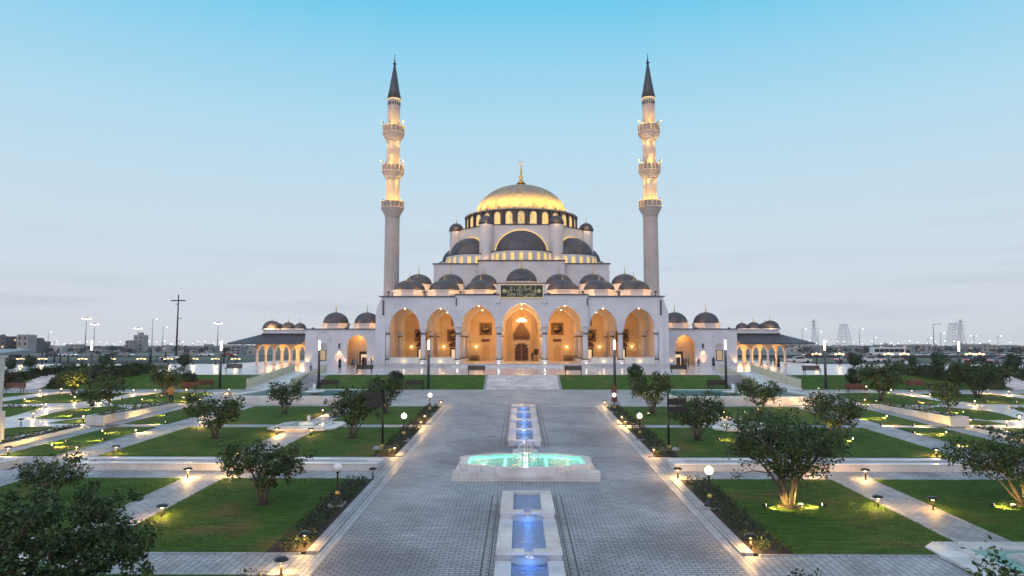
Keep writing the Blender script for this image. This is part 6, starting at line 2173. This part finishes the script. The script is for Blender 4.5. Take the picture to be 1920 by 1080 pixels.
PPL = [(637, 690, 17, 'person in black robe standing by the wall lamp of the left wing', dict(robe='clothdark', scarf='clothdark')), (660, 691, 17, 'person in dark clothes at the left side of the left doorway', dict(stride=.15)), (664, 691, 16, 'person in blue at the left doorway', dict(top='clothblue', stride=.15)),
       (670, 690, 16, 'person in grey standing inside the left doorway', dict(top='clothgrey')), (680, 690, 17, 'person in black robe at the left doorway edge', dict(robe='clothdark', scarf='clothdark')), (686, 690, 17, 'person in brown clothes beside the left doorway', dict(top='clothred')), (696, 689, 18, 'person in dark clothes standing right of the left doorway', dict(arms=.3)),
       (1338, 686, 15, 'person in black robe beside the lattice window of the right wing', dict(robe='clothdark', scarf='clothdark')), (1281, 688, 16, 'person in dark robe at the right doorway, first of three', dict(robe='clothdark')), (1286, 688, 17, 'person in dark clothes in the middle of the right doorway', dict(top='clothgrey')), (1291, 689, 14, 'person in red brown clothes beside the right doorway', dict(top='clothred')),
       (1310, 689, 13, 'child running in front of the right wing', dict(top='clothred', stride=.3)), (1428, 690, 19, 'person in brown walking before the right pavilion columns', dict(top='clothred', stride=.3, rz=1.2)), (1446, 685, 13, 'person in dark clothes sitting low by the right pavilion', dict(top='clothgrey')), (1453, 685, 12, 'small child by the right pavilion columns', dict(top='clothred')),
       (1460, 689, 19, 'person in black robe in front of the last pavilion columns', dict(robe='clothdark', scarf='clothdark')), (1700, 694, 17, 'person in white shirt in the group behind the right hedge', dict(top='clothwhite')), (1717, 693, 19, 'person in black in the group behind the right hedge', dict(robe='clothdark', scarf='clothdark')), (1724, 694, 19, 'person in grey robe at the right of the group behind the hedge', dict(robe='clothgrey', scarf='clothgrey')),
       (1806, 692, 15, 'person in white robe beside the far right pole lamp', dict(robe='clothwhite')), (1869, 690, 12, 'person in green grey standing by the parked car on the right', dict(top='clothgrey'))]
for i, (u, v, px, lb, kw) in enumerate(PPL):
    kw = dict(kw); kw.setdefault('rz', (i * 1.7) % 6.28)
    pp(u, v, px, lb, 'T', **kw)
person(Vector((xu(998, YB - 2.0, 683), YB - 2.0, ZPOD)), 1.6, 'person in dark clothes beside the notice board at the mosque doors', rz=2.5)

# ================================================================== BEYOND THE TERRACE
# road on the right with kerb line, and verge
mb = MB(); mb.prism(rect(40, 700, 205, 226), ZFAR - .1, ZFAR + .05); mb.prism(rect(-700, -20, 215, 240), ZFAR - .1, ZFAR + .05); struct(mb, 'road', 'asphalt')
mb = MB(); mb.prism(rect(40, 700, 152, 190), ZFAR - .1, ZFAR + .03); mb.prism(rect(-700, -55, 172, 200), ZFAR - .1, ZFAR + .03); tag(mb.obj('verge_grass', 'verge'), kind='stuff')
mb = MB(); mb.prism(rect(54, 220, 124, 151), ZFAR - .2, ZFAR + .03); mb.prism(rect(-220, -54, 124, 168), ZFAR - .2, ZFAR + .03); struct(mb, 'car_park_paving', 'asphalt')

t = thing('road_barrier', 'long low dark barrier along the road behind the right lawn', 'barrier', (60, 200, ZFAR))
mb = MB(); mb.box(55, 420, 199.8, 200.2, ZFAR + .05, ZFAR + .85); mb.obj('panel', 'asphalt', t, world=True)
mb = MB()
for k in range(60): mb.box(56 + k * 6, 56.25 + k * 6, 199.7, 199.79, ZFAR, ZFAR + .95)
mb.obj('posts', 'pole', t, world=True)
# cars
def car_proto(paint):
    t = thing('car', '', 'car', (0, 0, 0), group='cars on the roads and car parks')
    pr = [(-2.2, .35), (-2.25, .62), (-1.95, .84), (-1.3, .90), (1.25, .92), (1.95, .80), (2.22, .62), (2.2, .32)]
    mb = MB()
    for s in range(1):
        mb.plate(pr, 1.76, 0, Matrix.Translation((0, -.88, 0)))
    top = [(-1.55, .89), (-.75, 1.40), (.55, 1.43), (1.35, .91)]
    vs = [(x, -.82 if z < 1 else -.62, z) for x, z in top] + [(x, .82 if z < 1 else .62, z) for x, z in top]
    mb.add(vs, [(0, 3, 2, 1), (4, 5, 6, 7), (1, 2, 6, 5)])
    body = mb.obj('body', paint, t)
    mb = MB(); mb.add(vs, [(0, 1, 5, 4), (3, 7, 6, 2)])
    for s in (-1, 1):
        w = [(-1.28, .93), (-.70, 1.34), (.50, 1.37), (1.08, .94)]
        mb.add([(x, s * (.835 if z < 1 else .645), z) for x, z in w], [(0, 1, 2, 3) if s > 0 else (3, 2, 1, 0)])
    mb.obj('window', 'glassdark', body)
    for x in (-1.4, 1.4):
        for s in (-1, 1):
            mb = MB(); mb.lathe([(.32, -.1), (.32, .1)], 16, X=Matrix.Translation((x, s * .80, .32)) @ Matrix.Rotation(R(90), 4, 'X')); mb.obj('wheel', 'rubber', t)
    for s in (-1, 1):
        mb = MB(); mb.box(2.12, 2.235, s * .62 - .17, s * .62 + .17, .58, .72); mb.obj('headlight', 'headglass', t)
        mb = MB(); mb.box(-2.245, -2.12, s * .62 - .17, s * .62 + .17, .60, .74); mb.obj('tail_light', 'redglow', t)
    return t
M['redglow'] = lit('lit_tail_lamp', (1, .12, .05), 1.5)
CP = {k: car_proto(k) for k in ('whitepaint', 'greypaint', 'redpaint', 'darkpaint')}
CARS = [('whitepaint', 1565, 218, 'white car on the right road near the red car', 0), ('greypaint', 1546, 218, 'silver car on the right road left of the white ones', 0), ('redpaint', 1592, 222, 'red car on the right road with lit tail lamps', 3.14), ('whitepaint', 1732, 216, 'white car on the road under the paired mast', 0), ('whitepaint', 1776, 216, 'white car on the road right of the triple masts', 0),
        ('whitepaint', 1894, 212, 'large white car at the right edge of the road', 0), ('greypaint', 1859, 214, 'silver car on the road left of the large white one', 0), ('redpaint', 1520, 219, 'car with red tail lights just behind the right pavilion', 3.14), ('darkpaint', 1640, 220, 'dark car in front of the bus', 0), ('darkpaint', 1825, 220, 'dark car on the road behind the paired lanterns', 0),
        ('whitepaint', 1498, 140, 'white car parked low behind the right pavilion', 0), ('greypaint', 1586, 146, 'silver car parked behind the right terrace, left one', 0), ('whitepaint', 1630, 147, 'white car parked behind the right terrace before the bus', 0), ('greypaint', 1675, 148, 'silver car parked behind the right terrace by the lantern', 0), ('darkpaint', 1832, 141, 'dark pickup like car parked by the paired lanterns', 0), ('greypaint', 1876, 138, 'silver car parked at the right edge by the ball bush', 0), ('whitepaint', 1912, 137, 'white car parked last at the right edge', 0),
        ('whitepaint', 318, 170, 'white car parked below the tall mast', 0), ('darkpaint', 100, 224, 'dark car on the left road by the guard house', 0), ('whitepaint', 132, 222, 'white car on the left road', 0), ('redpaint', 428, 224, 'red car on the left road under the pavilion roof', 0), ('greypaint', 236, 220, 'silver car on the left road behind the fence', 0), ('whitepaint', 386, 228, 'white car on the left road right of the mast', 0), ('darkpaint', 215, 226, 'dark car on the left road behind the frame gate', 0)]
seen = set()
for paint, u, y, lb, rz in CARS:
    pr = CP[paint]; loc = (xu(u, y, 668), y, ZFAR + (.05 if y > 200 else .03) - (0 if y > 200 else 0))
    if paint not in seen:
        seen.add(paint); pr.location = loc; pr['label'] = lb; pr.rotation_euler.z = rz
    else:
        copy_tree(pr, loc=loc, rz=rz, label=lb)
# bus
y = 219.5; x = xu(1664, y, 665)
t = thing('bus', 'long white bus with a dark window band on the right road', 'bus', (x, y, ZFAR + .05))
mb = MB(); mb.plate([(-5, .4), (-5.1, 1.0), (-5.05, 2.8), (-4.8, 3.0), (4.9, 3.0), (5.1, 2.2), (5.15, .9), (5.1, .4)], 2.4, 0, Matrix.Translation((0, -1.2, 0))); b = mb.obj('body', 'whitepaint', t)
mb = MB()
for k in range(6): mb.box(-4.6 + k * 1.55, -3.15 + k * 1.55, -1.22, -1.201, 1.5, 2.55)
mb.obj('window_band', 'glassdark', b)
for xx in (-3.3, 3.4):
    for s in (-1, 1):
        mb = MB(); mb.lathe([(.48, -.12), (.48, .12)], 16, X=Matrix.Translation((xx, s * 1.12, .48)) @ Matrix.Rotation(R(90), 4, 'X')); mb.obj('wheel', 'rubber', t)

# lattice pylons
def pylon(u, vtop, y, label, base=.16, cut=False):
    x = xu(u, y, 640); H = zv(vtop, y) - ZFAR
    t = thing('power_pylon', label, 'pylon', (x, y, ZFAR), group='lattice power pylons')
    mb = MB(); r = .09
    w = lambda z: (H * base * .5 * (1 - z / H) ** 1.7 + .7) if not cut else H * (base * .5 + (.10 - base * .5) * z / H)
    lv = [H * (1 - (1 - k / 9) ** 1.25) for k in range(10)]
    for a, b in ((-1, -1), (1, -1), (1, 1), (-1, 1)):
        mb.tube([(a * w(z), b * w(z), z) for z in lv], r, 4)
    cs = ((-1, -1), (1, -1), (1, 1), (-1, 1))
    for k in range(9):
        z0, z1 = lv[k], lv[k + 1]
        for i in range(4):
            p, q = cs[i], cs[(i + 1) % 4]
            mb.tube([(p[0] * w(z0), p[1] * w(z0), z0), (q[0] * w(z1), q[1] * w(z1), z1)], r * .6, 4); mb.tube([(q[0] * w(z0), q[1] * w(z0), z0), (p[0] * w(z1), p[1] * w(z1), z1)], r * .6, 4)
            mb.tube([(p[0] * w(z1), p[1] * w(z1), z1), (q[0] * w(z1), q[1] * w(z1), z1)], r * .6, 4)
    mb.obj('lattice_frame', 'steel', t)
    if not cut:
        for z, a in ((H * .93, .16), (H * .82, .22), (H * .70, .18)):
            mb = MB()
            for s in (-1, 1):
                mb.tube([(0, 0, z + .5), (s * H * a, 0, z)], r * .9, 4); mb.tube([(0, 0, z - .6), (s * H * a, 0, z)], r * .6, 4)
            mb.obj('cross_arm', 'steel', t)
pylon(1527, 600, 620, 'tall pointed lattice pylon nearest the right pavilion')
pylon(1583, 608, 560, 'broad flat topped lattice pylon on the right', .5, True)
pylon(1789, 606, 560, 'left one of the twin lattice pylons on the far right', .42, True)
pylon(1803, 600, 590, 'right one of the twin lattice pylons on the far right', .22)

# masts and street lights
def mast(u, vtop, y, label, heads=1, r=.12, on=True, mat_='steel', spread=1.6, drop=0, group='street light masts', name='street_light'):
    x = xu(u, y, 640); H = zv(vtop, y) - ZFAR
    t = thing(name, label, 'street light', (x, y, ZFAR), group=group)
    mb = MB(); mb.lathe([(r * 1.3, 0), (r * .6, H)], 8); mb.obj('post', mat_, t)
    for k in range(heads):
        s = 1 if heads == 1 else (-1 + 2 * k / max(1, heads - 1))
        mb = MB(); mb.tube([(0, 0, H - .3), (s * spread * .5, 0, H), (s * spread, 0, H + .1 - drop * k)], r * .5, 5); mb.obj('arm', mat_, t)
        mb = MB(); mb.lathe([(.12, 0), (.34, .08), (.30, .22), (.1, .28)], 8, (s * spread, 0, H - .12 - drop * k)); mb.obj('lamp_head', 'whitelamp' if on else mat_, t)
    return t
for u, vt, y, lb, hd in ((1505, 617, 330, 'slim street light just right of the right pavilion roof', 1), (1534, 622, 320, 'slim street light beside the pointed pylon', 1), (1612, 617, 330, 'slim street light between the flat topped pylon and the bus', 1), (1638, 633, 420, 'short far street light left of the bus', 1),
                         (1740, 634, 330, 'slim street light left of the mast with the bent top', 1), (1764, 625, 300, 'thin dark pole right of the mast with the bent top', 1), (1826, 630, 420, 'floodlight mast right of the twin pylons', 2), (1871, 630, 330, 'slim street light near the right edge', 1),
                         (285, 598, 300, 'tall street light with a side arm left of the tall mast', 1), (305, 613, 320, 'street light with a bright head left of the tall mast', 1), (303, 640, 330, 'shorter street light left of the tall mast', 1), (313, 645, 240, 'low street light at the foot of the tall mast', 1),
                         (90, 622, 420, 'thin far mast right of the brown building', 1), (102, 640, 420, 'short far mast right of the brown building', 1)):
    mast(u, vt, y, lb, hd, r=.10 + y * .0002)
mast(1751, 608, 300, 'tall mast with a bent top right of the bus', 1, r=.22, on=False, spread=3.2)
def high_mast(u, vtop, y, label):
    x = xu(u, y, 640); H = zv(vtop, y) - ZFAR
    t = thing('high_mast_light', label, 'street light', (x, y, ZFAR), group='high mast lights on the left')
    mb = MB(); mb.lathe([(.30, 0), (.12, H)], 8); mb.obj('post', 'steel', t)
    mb = MB(); mb.lathe([(1.3, H - .6), (1.3, H - .4)], 12); mb.obj('ring', 'steel', t)
    for k in range(4):
        a = k * math.pi / 2 + .5
        mb = MB(); mb.ball((1.5 * math.cos(a), 1.5 * math.sin(a), H - .75 - .35 * (k % 2)), .62, 8, sz=.6); mb.obj('lamp_head', 'warmhead', t)
M['warmhead'] = lit('lit_high_mast_head', (1, .86, .66), 2.2)
high_mast(160, 594, 330, 'high mast with a ring of warm lamps behind the left pole lamp')
high_mast(176, 605, 350, 'second high mast with warm lamps right of the first')
high_mast(408, 603, 330, 'high mast with warm lamps near the left pavilion')
high_mast(258, 613, 360, 'high mast with a white lamp cluster between the fence and the tall mast')
# telecom mast like a cross
x = xu(331, 205, 650); H = zv(552, 205) - ZFAR
t = thing('tall_mast', 'tall steel mast with a cross arm rising on the left', 'mast', (x, 205, ZFAR))
mb = MB(); mb.lathe([(.30, 0), (.17, H)], 10); mb.obj('post', 'pole', t)
mb = MB(); mb.box(-2.2, 2.2, -.12, .12, H - 1.95, H - 1.6); mb.obj('cross_arm', 'pole', t)
mb = MB()
for z, w in ((H * .62, .9), (H * .26, .7), (H - 2.9, -.6)):
    mb.tube([(0, 0, z), (w, 0, z + .03)], .09, 5); mb.box(min(w, w * 1.3), max(w, w * 1.3), -.1, .1, z - .1, z + .15)
mb.obj('equipment_bracket', 'pole', t)

# guard house, near pillar, fence, gate frames
t = thing('guard_house', 'low grey guard house with a shallow pale roof behind the left terrace', 'building', (xu(32, 132, 680), 132, ZFAR))
x0, x1 = xu(-90, 132, 680), xu(64, 142, 680)
z1 = zv(666, 132)
mb = MB(); mb.box(x0, x1 - 1.2, 132, 140, ZFAR - .05, z1); mb.obj('wall', 'house2', t, world=True)
mb = MB(); mb.prism([(x0, 130.5), (x1, 130.5), (x1, 142), (x0, 142)], z1, lambda x, y: z1 + .25 + (.9 if y > 135 else 0)); mb.obj('roof', 'steel', t, world=True)
for k in range(3):
    mb = MB(); xx = x0 + 3.2 + k * 2.4; mb.box(xx, xx + 1.2, 131.93, 131.998, ZFAR + .4, ZFAR + 2.2); mb.obj('window', 'glassdark', t, world=True)
mb = MB()
for xx in (x0 + 2.6, x1 - 1.0): mb.cyl((xx, 131.0, ZFAR), .12, .12, z1 - ZFAR, 10)
mb.obj('post', 'steel', t, world=True)
y = 38.0
xr = xu(7.0, y + 1.0, 720)
t = thing('marble_pillar', 'pale pink marble corner pillar cut by the left edge of the picture', 'pillar', (xr - .5, y + .5, zp(y)))
mb = MB(); mb.box(xr - 1.0, xr, y, y + 1.0, zp(y) - .2, zv(671, y)); mb.obj('shaft', 'marblewall', t, world=True)
mb = MB(); mb.box(xr - 1.1, xr + .12, y - .1, y + 1.1, zp(y) - .2, zv(775, y)); mb.obj('base', 'marblewall', t, world=True)
mb = MB(); mb.box(xr - 1.2, xr + .1, y - .1, y + 1.1, zv(671, y) + .001, zv(667, y)); mb.obj('cornice', 'marblewall', t, world=True)
t = thing('metal_fence', 'black metal post and rail fence behind the left terrace', 'fence', (xu(150, 142, 670), 142, ZFAR))
mb = MB(); mb.box(xu(70, 142, 670), xu(330, 142, 670), 141.97, 142.03, zv(678, 142), zv(678, 142) + .08); mb.box(xu(70, 142, 670), xu(330, 142, 670), 141.97, 142.03, zv(668, 142), zv(668, 142) + .08); mb.obj('rail', 'black', t, world=True)
for u, vt in ((79, 660), (87, 660), (102, 659), (113, 662), (128, 664), (187, 662), (283, 653), (310, 660), (420, 652)):
    mb = MB(); xx = xu(u, 142, 670); mb.cyl((xx, 142, ZFAR), .14, .14, zv(vt, 142) - ZFAR, 8); mb.obj('post', 'black', t, world=True)
for u0, u1, lb in ((146, 211, 'curved topped black frame gate on the left, left one'), (212, 281, 'curved topped black frame gate on the left, right one'), (293, 312, 'short curved black frame beside the tall mast'), (428, 446, 'curved black frame under the left pavilion roof')):
    yy = 150
    xa, xb = xu(u0, yy, 670), xu(u1, yy, 670); zt_ = zv(660 if u0 < 290 else 668, yy)
    t = thing('frame_gate', lb, 'gate', ((xa + xb) / 2, yy, ZFAR), group='curved frame gates')
    mb = MB()
    pts = [(xa, yy, ZFAR), (xa, yy, zt_ - .8)] + [(xa + .8 - .8 * math.cos(a), yy, zt_ - .8 + .8 * math.sin(a)) for a in (R(30), R(60), R(90))] + [(xb - .8 + .8 * math.sin(a), yy, zt_ - .8 + .8 * math.cos(a)) for a in (0, R(30), R(60))] + [(xb, yy, zt_ - .8), (xb, yy, ZFAR)]
    mb.tube(pts, .10, 6); mb.obj('frame', 'black', t, world=True)
    mb = MB(); mb.tube([(xa, yy, ZFAR + .9), (xb, yy, ZFAR + .9)], .05, 5); mb.obj('rail', 'black', t, world=True)

# ------------------------------------------------------------------ the town on the horizon
def house(u0, u1, vtop, y, label, material, storeys=2, flat=True, name='house', group='houses of the far town', tower=False, dome_=False, litwin=False):
    xa, xb = xu(u0, y, 645), xu(u1, y, 645)
    H = zv(vtop, y) - ZFAR
    dpt = max(6, min(14, (xb - xa) * .7))
    t = thing(name, label, 'house' if name == 'house' else 'building', ((xa + xb) / 2, y, ZFAR), group=group)
    w = (xb - xa) / 2
    mb = MB(); mb.box(-w, w, 0, dpt, -.1, H * .94); mb.box(-w, w, 0, .35, H * .941, H); mb.box(-w, w, dpt - .3, dpt, H * .941, H)
    if tower:
        mb.box(-w * .35, w * .25, dpt * .3, dpt * .8, H * .941, H * 1.16)
    mb.obj('wall', material, t)
    n = max(2, min(9, int(2 * w / 2.6)))
    for f in range(storeys):
        for k in range(n):
            x = -w + (k + .5) * 2 * w / n
            z = H * .94 / storeys * (f + .35)
            mb = MB(); mb.box(x - .5, x + .5, -.06, -.003, z, z + H / storeys * .42); mb.obj('window', 'lampdim' if litwin and (k * 7 + f * 3) % 4 == 0 else 'glassdark', t)
    if dome_:
        mb = MB(); mb.lathe([(w * .28 * math.cos(a) + 1e-4, w * .28 * math.sin(a)) for a in [math.pi / 2 * q / 6 for q in range(7)]], 14, (w * .3, dpt * .4, H * .94)); mb.obj('dome', material, t)
    return t
HS = [(1487, 1512, 649, 420, 'house2', 2, 'boxy grey house just right of the pavilion'), (1545, 1573, 652, 460, 'house', 1, 'low pale house behind the red car'), (1600, 1634, 651, 480, 'house2', 2, 'broad grey house by the slim light'), (1640, 1668, 650, 500, 'house', 2, 'dark roofed house above the bus'), (1670, 1686, 653, 470, 'house', 1, 'small low house right of the bus'),
      (1697, 1727, 650, 520, 'house', 2, 'pale house left of the masts'), (1730, 1758, 648.5, 500, 'house2', 2, 'grey house behind the bent mast'), (1803, 1824, 646, 420, 'house', 2, 'pale villa right of the twin pylons'), (1828, 1838, 652, 450, 'house', 1, 'tiny pale house beside the floodlight mast'), (1842, 1869, 646, 400, 'house', 2, 'large pale villa with notched top at far right'), (1873, 1890, 653, 460, 'house2', 1, 'low grey house near the right edge'), (1905, 1935, 648, 420, 'house', 2, 'pale villa at the right edge'),
      (1560, 1600, 654, 560, 'house', 1, 'far low row house behind the flat topped pylon'), (1768, 1790, 655, 520, 'house2', 1, 'low far house behind the left twin pylon')]
for u0, u1, vt, y, m_, st_, lb in HS:
    house(u0, u1, vt, y, lb, m_, st_, tower=(u0 in (1697, 1842, 1803)), dome_=(u0 in (1803,)))
house(-30, 10, 630, 330, 'brown block at the left edge with a lit pale top', 'brownblock', 4, name='apartment_block', group='blocks of the far town', litwin=True, dome_=True)
house(10, 58, 633, 335, 'wide brown block on the left with lit windows', 'brownblock', 4, name='apartment_block', group='blocks of the far town', litwin=True)
t = house(31, 52, 627, 328, 'pale lit upper pavilion in front of the wide brown block', 'house', 3, name='apartment_block', group='blocks of the far town', litwin=True, dome_=True)
house(58, 80, 640, 345, 'stepped dark block at the right end of the brown blocks', 'brownblock', 3, name='apartment_block', group='blocks of the far town', tower=True)
house(235, 250, 638, 420, 'slim grey block left of the white lamp cluster', 'house2', 3, name='apartment_block', group='blocks of the far town')
house(250, 268, 628, 430, 'tall pale block under the white lamp cluster', 'house', 4, name='apartment_block', group='blocks of the far town', tower=True)
house(345, 356, 652, 300, 'dark low shed right of the tall mast', 'brownblock', 1, group='sheds behind the left terrace')
house(356, 388, 656, 300, 'long pale shed right of the tall mast', 'house', 1, group='sheds behind the left terrace')
house(432, 452, 648, 260, 'grey block with striped floors under the left pavilion roof', 'house2', 3, group='sheds behind the left terrace')
house(445, 478, 657, 280, 'low pale building seen through the left pavilion', 'house', 1, group='sheds behind the left terrace')
rnd = random.Random(77)
# the rest of the low town, each block its own size, colour and roof
AD1 = ['low', 'squat', 'wide', 'small', 'long', 'boxy', 'tall', 'narrow', 'plain', 'stepped']
AD2 = [('house', 'sand coloured'), ('house2', 'grey'), ('paleblock', 'pale')]
M['paleblock'] = mat('pale_render', (0.46, 0.44, 0.43), 0.8, var=0.12, scale=0.2)
MARK = [(1500, 'just right of the right pavilion'), (1535, 'below the pointed pylon'), (1580, 'below the flat topped pylon'), (1612, 'by the slim street light'), (1655, 'above the bus'), (1700, 'above the group by the hedge'), (1745, 'by the bent mast'), (1790, 'below the twin pylons'), (1830, 'by the floodlight mast'), (1880, 'towards the right edge'),
        (95, 'right of the brown blocks'), (150, 'left of the high masts'), (205, 'right of the high masts'), (290, 'left of the tall mast'), (360, 'right of the tall mast'), (410, 'by the left pavilion tip')]
usedl = {}
for k in range(52):
    u = rnd.uniform(1488, 1930) if k < 36 else rnd.uniform(84, 440)
    y = rnd.uniform(330, 620)
    wpx = rnd.uniform(9, 30)
    mk = min(MARK, key=lambda q: abs(q[0] - u))[1]
    c = usedl.get(mk, 0); usedl[mk] = c + 1
    m_, cw = AD2[(k + c) % 3]
    lb = '%s %s far house %s' % (AD1[(c * 3 + len(mk)) % 10], cw, mk)
    house(u - wpx / 2, u + wpx / 2, 648 + rnd.uniform(-3.0, 5.5) * (1 if y < 480 else .6), y, lb, m_, 1 + (k % 3 == 0), tower=(k % 4 == 1), dome_=(k % 9 == 4), litwin=(k % 2 == 0), group='low houses of the far town')
# scattered trees of the far town: each a small crowned tree
ft = None
def far_tree_proto(seed):
    t = thing('far_tree', '', 'tree', (0, 0, 0), group='trees of the far town')
    r = random.Random(seed)
    cen = [Vector((r.gauss(0, 1.1), r.gauss(0, 1.1), 2.6 + r.gauss(0, .8))) for _ in range(26)]
    leaf_mesh('crown', cen, .8, 420, .55, 'fartree', seed, t)
    mb = MB(); mb.tube([(0, 0, -.2), (.1, 0, 1.4), (0, .1, 2.6)], [.2, .16, .08], 6); mb.obj('trunk', 'bark', t)
    return t
fp = [far_tree_proto(1), far_tree_proto(2), far_tree_proto(3)]
words_ = ['bushy', 'round', 'low', 'broad', 'ragged', 'small', 'tall']
spots = []
for k in range(56):
    u = 1500 + (k % 40) * 10.9 + rnd.uniform(-4, 4) if k < 40 else 84 + (k - 40) * 24 + rnd.uniform(-8, 8)
    y = rnd.uniform(250, 440) if k < 40 else rnd.uniform(260, 420)
    spots.append((u, y))
for k, (u, y) in enumerate(spots):
    side = 'right' if u > 977 else 'left'
    sc = rnd.uniform(.45, .85)
    near = min(HS, key=lambda h: abs((h[0] + h[1]) / 2 - u))[6] if side == 'right' else ('the fence' if u < 200 else 'the frame gates' if u < 290 else 'the tall mast' if u < 345 else 'the long pale shed')
    rank = sum(1 for q in spots[:k] if (min(HS, key=lambda h: abs((h[0] + h[1]) / 2 - q[0]))[6] if q[0] > 977 else None) == near)
    lb = '%s far %stree near the %s' % (words_[(k * 3 + rank) % 7], 'dark ' if k % 2 else '', near.replace('the ', '', 1) if near.startswith('the ') else near)
    loc = (xu(u, y, 655), y, ZFAR - .1)
    if k < 3:
        fp[k].location = loc; fp[k]['label'] = lb; fp[k].scale = (sc,) * 3
    else:
        copy_tree(fp[k % 3], loc=loc, rz=rnd.uniform(0, 6), scale=sc, label=lb)
# far lights of the town: individual lit street lamps seen as points
def far_lamp_proto():
    t = thing('far_street_lamp', '', 'street lamp', (0, 0, 0), group='tiny far street lamps')
    mb = MB(); mb.lathe([(.14, 0), (.08, 7)], 6); mb.obj('post', 'steel', t)
    mb = MB(); mb.ball((0, 0, 7.1), .42, 8, sz=.6); mb.obj('lamp_head', 'whitelamp', t)
    return t
fl = far_lamp_proto()
k = 0
for u in [95 + 13.2 * i for i in range(25)] + [1500 + 17 * i for i in range(24)]:
    y = 640 if u < 900 else 600
    x = xu(u + rnd.uniform(-3, 3), y, 650)
    h = rnd.uniform(.72, 1.1)
    side = 'left' if u < 900 else 'right'
    lb = 'tiny lit far street lamp in the row along the %s horizon' % side
    if k == 0:
        fl.location = (x, y, ZFAR); fl['label'] = lb; fl.scale = (1, 1, h); fl['group'] = 'tiny far street lamps on the left'
    else:
        c = copy_tree(fl, loc=(x, y, ZFAR), label=lb, scale=(1, 1, h), group='tiny far street lamps on the ' + side)
    k += 1
# far wooded edge of the town
rng = np.random.default_rng(9)
cen = [(xu(u, y, 650), y, ZFAR + rng.uniform(.2, 1.6)) for u, y in zip(list(rng.uniform(1490, 1960, 420)) + list(rng.uniform(-40, 470, 260)), rng.uniform(520, 900, 680))]
o = leaf_mesh('far_shrubbery', cen, 2.4, 11000, 1.7, 'fartree', 99); tag(o, kind='stuff')
# ------------------------------------------------------------------ evening haze
hz = bpy.data.materials.new('evening_haze')
hz.use_nodes = True
t = hz.node_tree
t.nodes.remove(t.nodes['Principled BSDF'])
pv = N(t, 'ShaderNodeVolumePrincipled')
pv.inputs['Color'].default_value = (0.97, 0.975, 0.985, 1)
pv.inputs['Density'].default_value = 0.00015
pv.inputs['Anisotropy'].default_value = 0.0
L(t, pv.outputs[0], t.nodes['Material Output'].inputs['Volume'])
mb = MB(); mb.box(-1000, 1000, -70, 960, -4, 75)
M['hz'] = hz
struct(mb, 'haze', 'hz', 'stuff')
